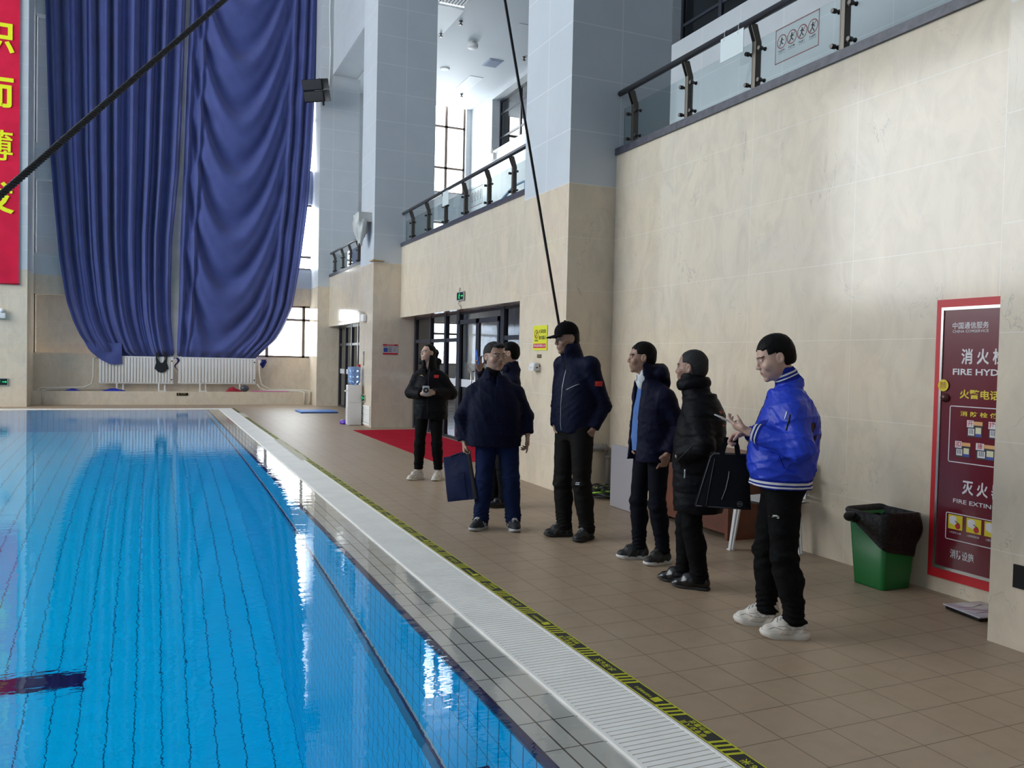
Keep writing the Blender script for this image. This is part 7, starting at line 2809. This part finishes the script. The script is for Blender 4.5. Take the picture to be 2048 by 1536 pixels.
m.obox(W2(HD, (0.045, -0.305, 1.525)), (0.075, 0.009, 0.150), RH, 0, 0.003)
m.build('body', plain('blue_phone_case', (0.02, 0.10, 0.42), 0.4), ph)
m = MB()
m.obox(W2(HD, (0.045, -0.305, 1.525)) + RH @ Vector((0, 0.005, 0)), (0.068, 0.001, 0.142), RH, 0)
m.build('screen', plain('dark_screen', (0.01, 0.01, 0.014), 0.1), ph)
dv = thing('stopwatch', 'grey hand-held device with a round black face held in both hands near the glazed doors', 'device', W2(W_, (0.02, -0.27, 1.10)))
RW = R2(W_) @ Matrix.Rotation(math.radians(20), 3, 'X')
m = MB()
m.obox(W2(W_, (0.015, -0.275, 1.115)), (0.085, 0.026, 0.12), RW, 0, 0.012)
m.build('body', plain('grey_device', (0.34, 0.34, 0.36), 0.35), dv)
m = MB()
c0 = W2(W_, (0.015, -0.275, 1.125))
rows = [[c0 + RW @ Vector((r * math.cos(a), y, r * math.sin(a))) for a in np.linspace(0, 2 * PI, 25)] for r, y in ((0.034, -0.012), (0.033, -0.019), (0.018, -0.020), (0.016, -0.016))]
m.grid(rows, flip=True)
m.build('dial', M_BLACK, dv)

# navy tote bag hanging from the stout person's hand
tb = thing('tote_bag', 'flat navy tote bag with a grey gusset hanging from the stout person\'s hand', 'bag', W2(J_, (-0.31, 0.0, 0.22)))
M_TOTE = m_fabric('navy_nylon', (0.007, 0.011, 0.040), 0.5, 0.0, 0.4, 10.0, 0.015)
RT = R2(J_) @ Matrix.Rotation(math.radians(-36), 3, 'Z') @ Matrix.Rotation(math.radians(-11), 3, 'Y')
tc0 = W2(J_, (-0.325, 0.02, 0.445))
P0 = []
nx_, nz_ = 12, 14


def tote(u, v, side):
    x = (u - 0.5) * (0.275 - 0.02 * v)
    bulge = 0.035 + 0.018 * math.sin(PI * u) * math.sin(PI * min(1, v * 1.2)) - 0.018 * v
    return tc0 + RT @ Vector((x, side * (bulge + 0.004 * math.sin(9 * u + 6 * v)), (v - 0.5) * 0.40))


m = MB()
m.grid([[tote(u, v, -1) for v in np.linspace(0, 1, nz_)] for u in np.linspace(0, 1, nx_)], flip=False)
m.grid([[tote(u, v, 1) for v in np.linspace(0, 1, nz_)] for u in np.linspace(0, 1, nx_)], flip=True)
for v0, fl_ in ((0.0, True), (1.0, False)):
    m.grid([[tote(u, v0, -1) * (1 - w) + tote(u, v0, 1) * w for w in (0, 1)] for u in np.linspace(0, 1, nx_)], flip=fl_)
bdy = m.build('body', M_TOTE, tb)
for u0, fl_, mt in ((0.0, False, M_TOTE), (1.0, True, plain('grey_gusset', (0.035, 0.036, 0.04), 0.6, bump=0.4, bscale=30))):
    m = MB()
    m.grid([[tote(u0, v, -1) * (1 - w) + tote(u0, v, 1) * w + RT @ Vector(((u0 - 0.5) * 0.05 * math.sin(PI * w), 0, 0)) for w in np.linspace(0, 1, 5)] for v in np.linspace(0, 1, nz_)], flip=fl_)
    m.build('gusset', mt, tb)
m = MB()
m.grid([[tote(u, v, -1) + RT @ Vector((0, -0.004, 0)) for v in np.linspace(0.04, 0.62, 8)] for u in np.linspace(0.06, 0.80, 8)])
m.build('front_pocket', M_TOTE, tb)
hand_c = W2(J_, (-0.275, -0.005, 0.69))
for sd in (-1, 1):
    m = MB()
    a, b = tote(0.30, 1.0, sd), tote(0.70, 1.0, sd)
    top = hand_c + RT @ Vector((0, sd * 0.008, 0))
    L1, L2 = top + RT @ Vector((-0.035, 0, -0.012)), top + RT @ Vector((0.035, 0, -0.012))
    wv = RT @ Vector((0, 0.0015, 0))
    pts = [a, a * 0.4 + L1 * 0.6, L1, top, L2, b * 0.4 + L2 * 0.6, b]
    m.tube(pts, 0.008, 6)
    m.build('handle', M_TOTE, tb)

# black laptop bag
lb = thing('laptop_bag', 'black laptop bag with long handles held in front of the blue jacket', 'bag', W2(U_, (-0.13, -0.31, 0.66)))
M_BAG = m_fabric('black_bag_nylon', (0.006, 0.0065, 0.0085), 0.6, 0.0, 0.2, 40.0, 0.003)
RB = R2(U_)
tr0 = W2(U_, (-0.135, -0.315, 0.665))


def bagp(u, v, w):
    """u along the bag from its far lower end, v up, w through it"""
    lean0, lean1 = -0.155 + 0.085 * v, 0.165 - 0.02 * v
    y = lean0 + (lean1 - lean0) * u
    rd = 0.02
    th = (0.045 - 0.018 * v) * (1 - 0.25 * (2 * u - 1) ** 6)
    return tr0 + RB @ Vector((w * th, y, 0.32 * v))


m = MB()
g0 = [[bagp(u, v, 1) for v in np.linspace(0, 1, 12)] for u in np.linspace(0, 1, 14)]
g1 = [[bagp(u, v, -1) for v in np.linspace(0, 1, 12)] for u in np.linspace(0, 1, 14)]
m.grid(g0, flip=False)
m.grid(g1, flip=True)
for u in (0, 13):
    m.grid([[g0[u][j] * (1 - w) + g1[u][j] * w for w in (0, 0.5, 1)] for j in range(12)], flip=(u == 13))
for j in (0, 11):
    m.grid([[g0[u][j] * (1 - w) + g1[u][j] * w for w in (0, 0.5, 1)] for u in range(14)], flip=(j == 0))
bd = m.build('body', M_BAG, lb)
m = MB()
m.tube([bagp(u, v, 1.04) for u, v in ((0.02, 0.02), (0.02, 0.5), (0.03, 0.93), (0.08, 0.985), (0.5, 0.99), (0.95, 0.98))], 0.0035, 6)
m.tube([bagp(u, v, 1.04) for u, v in ((0.20, 0.02), (0.17, 0.5), (0.14, 0.9))], 0.0025, 6)
m.tube([bagp(u, v, 1.04) for u, v in ((0.02, 0.02), (0.5, 0.015), (0.98, 0.02))], 0.0035, 6)
m.build('piping', plain('dark_grey_piping', (0.035, 0.036, 0.042), 0.5), bd)
m = MB()
m.tube([bagp(u, v, 1.06) for u, v in ((0.54, 0.68), (0.535, 0.55), (0.51, 0.35), (0.46, 0.16))], 0.0026, 6)
m.build('zip', plain('grey_zip', (0.20, 0.20, 0.21), 0.4), bd)
m = MB()
c0 = bagp(0.80, 0.10, 1.07)
ring(m, c0, RB @ Vector((0, 1, 0)), (0, 0, 1), 0.013, 0.015)
rect(m, c0, RB @ Vector((0, 1, 0)), (0, 0, 1), -0.008, -0.002, 0.008, 0.002)
m.build('round_emblem', plain('grey_zip', (0.20, 0.20, 0.21), 0.4), bd)
hc_ = W2(U_, (-0.12, -0.275, 1.075))
for sd in (1, -1):
    m = MB()
    a, b = bagp(0.30, 0.97, sd * 1.05), bagp(0.72, 0.97, sd * 1.05)
    t1 = hc_ + RB @ Vector((sd * 0.012, -0.025, 0.004))
    t2 = hc_ + RB @ Vector((sd * 0.012, 0.030, 0.004))
    wd = RB @ Vector((0, 0.014, 0))
    th = RB @ Vector((0.003, 0, 0))
    cl = [a, a * 0.5 + t1 * 0.5, t1 - Vector((0, 0, 0.03)), t1, t2, t2 - Vector((0, 0, 0.03)), b * 0.5 + t2 * 0.5, b]
    for o_, fl_ in ((th, False), (-th, True)):
        m.grid([[q - wd + o_ if 0 < i < 7 else q - wd * 1.0 + o_, q + wd + o_] for i, q in enumerate(cl)], flip=fl_)
    m.build('handle', M_BAG, lb)
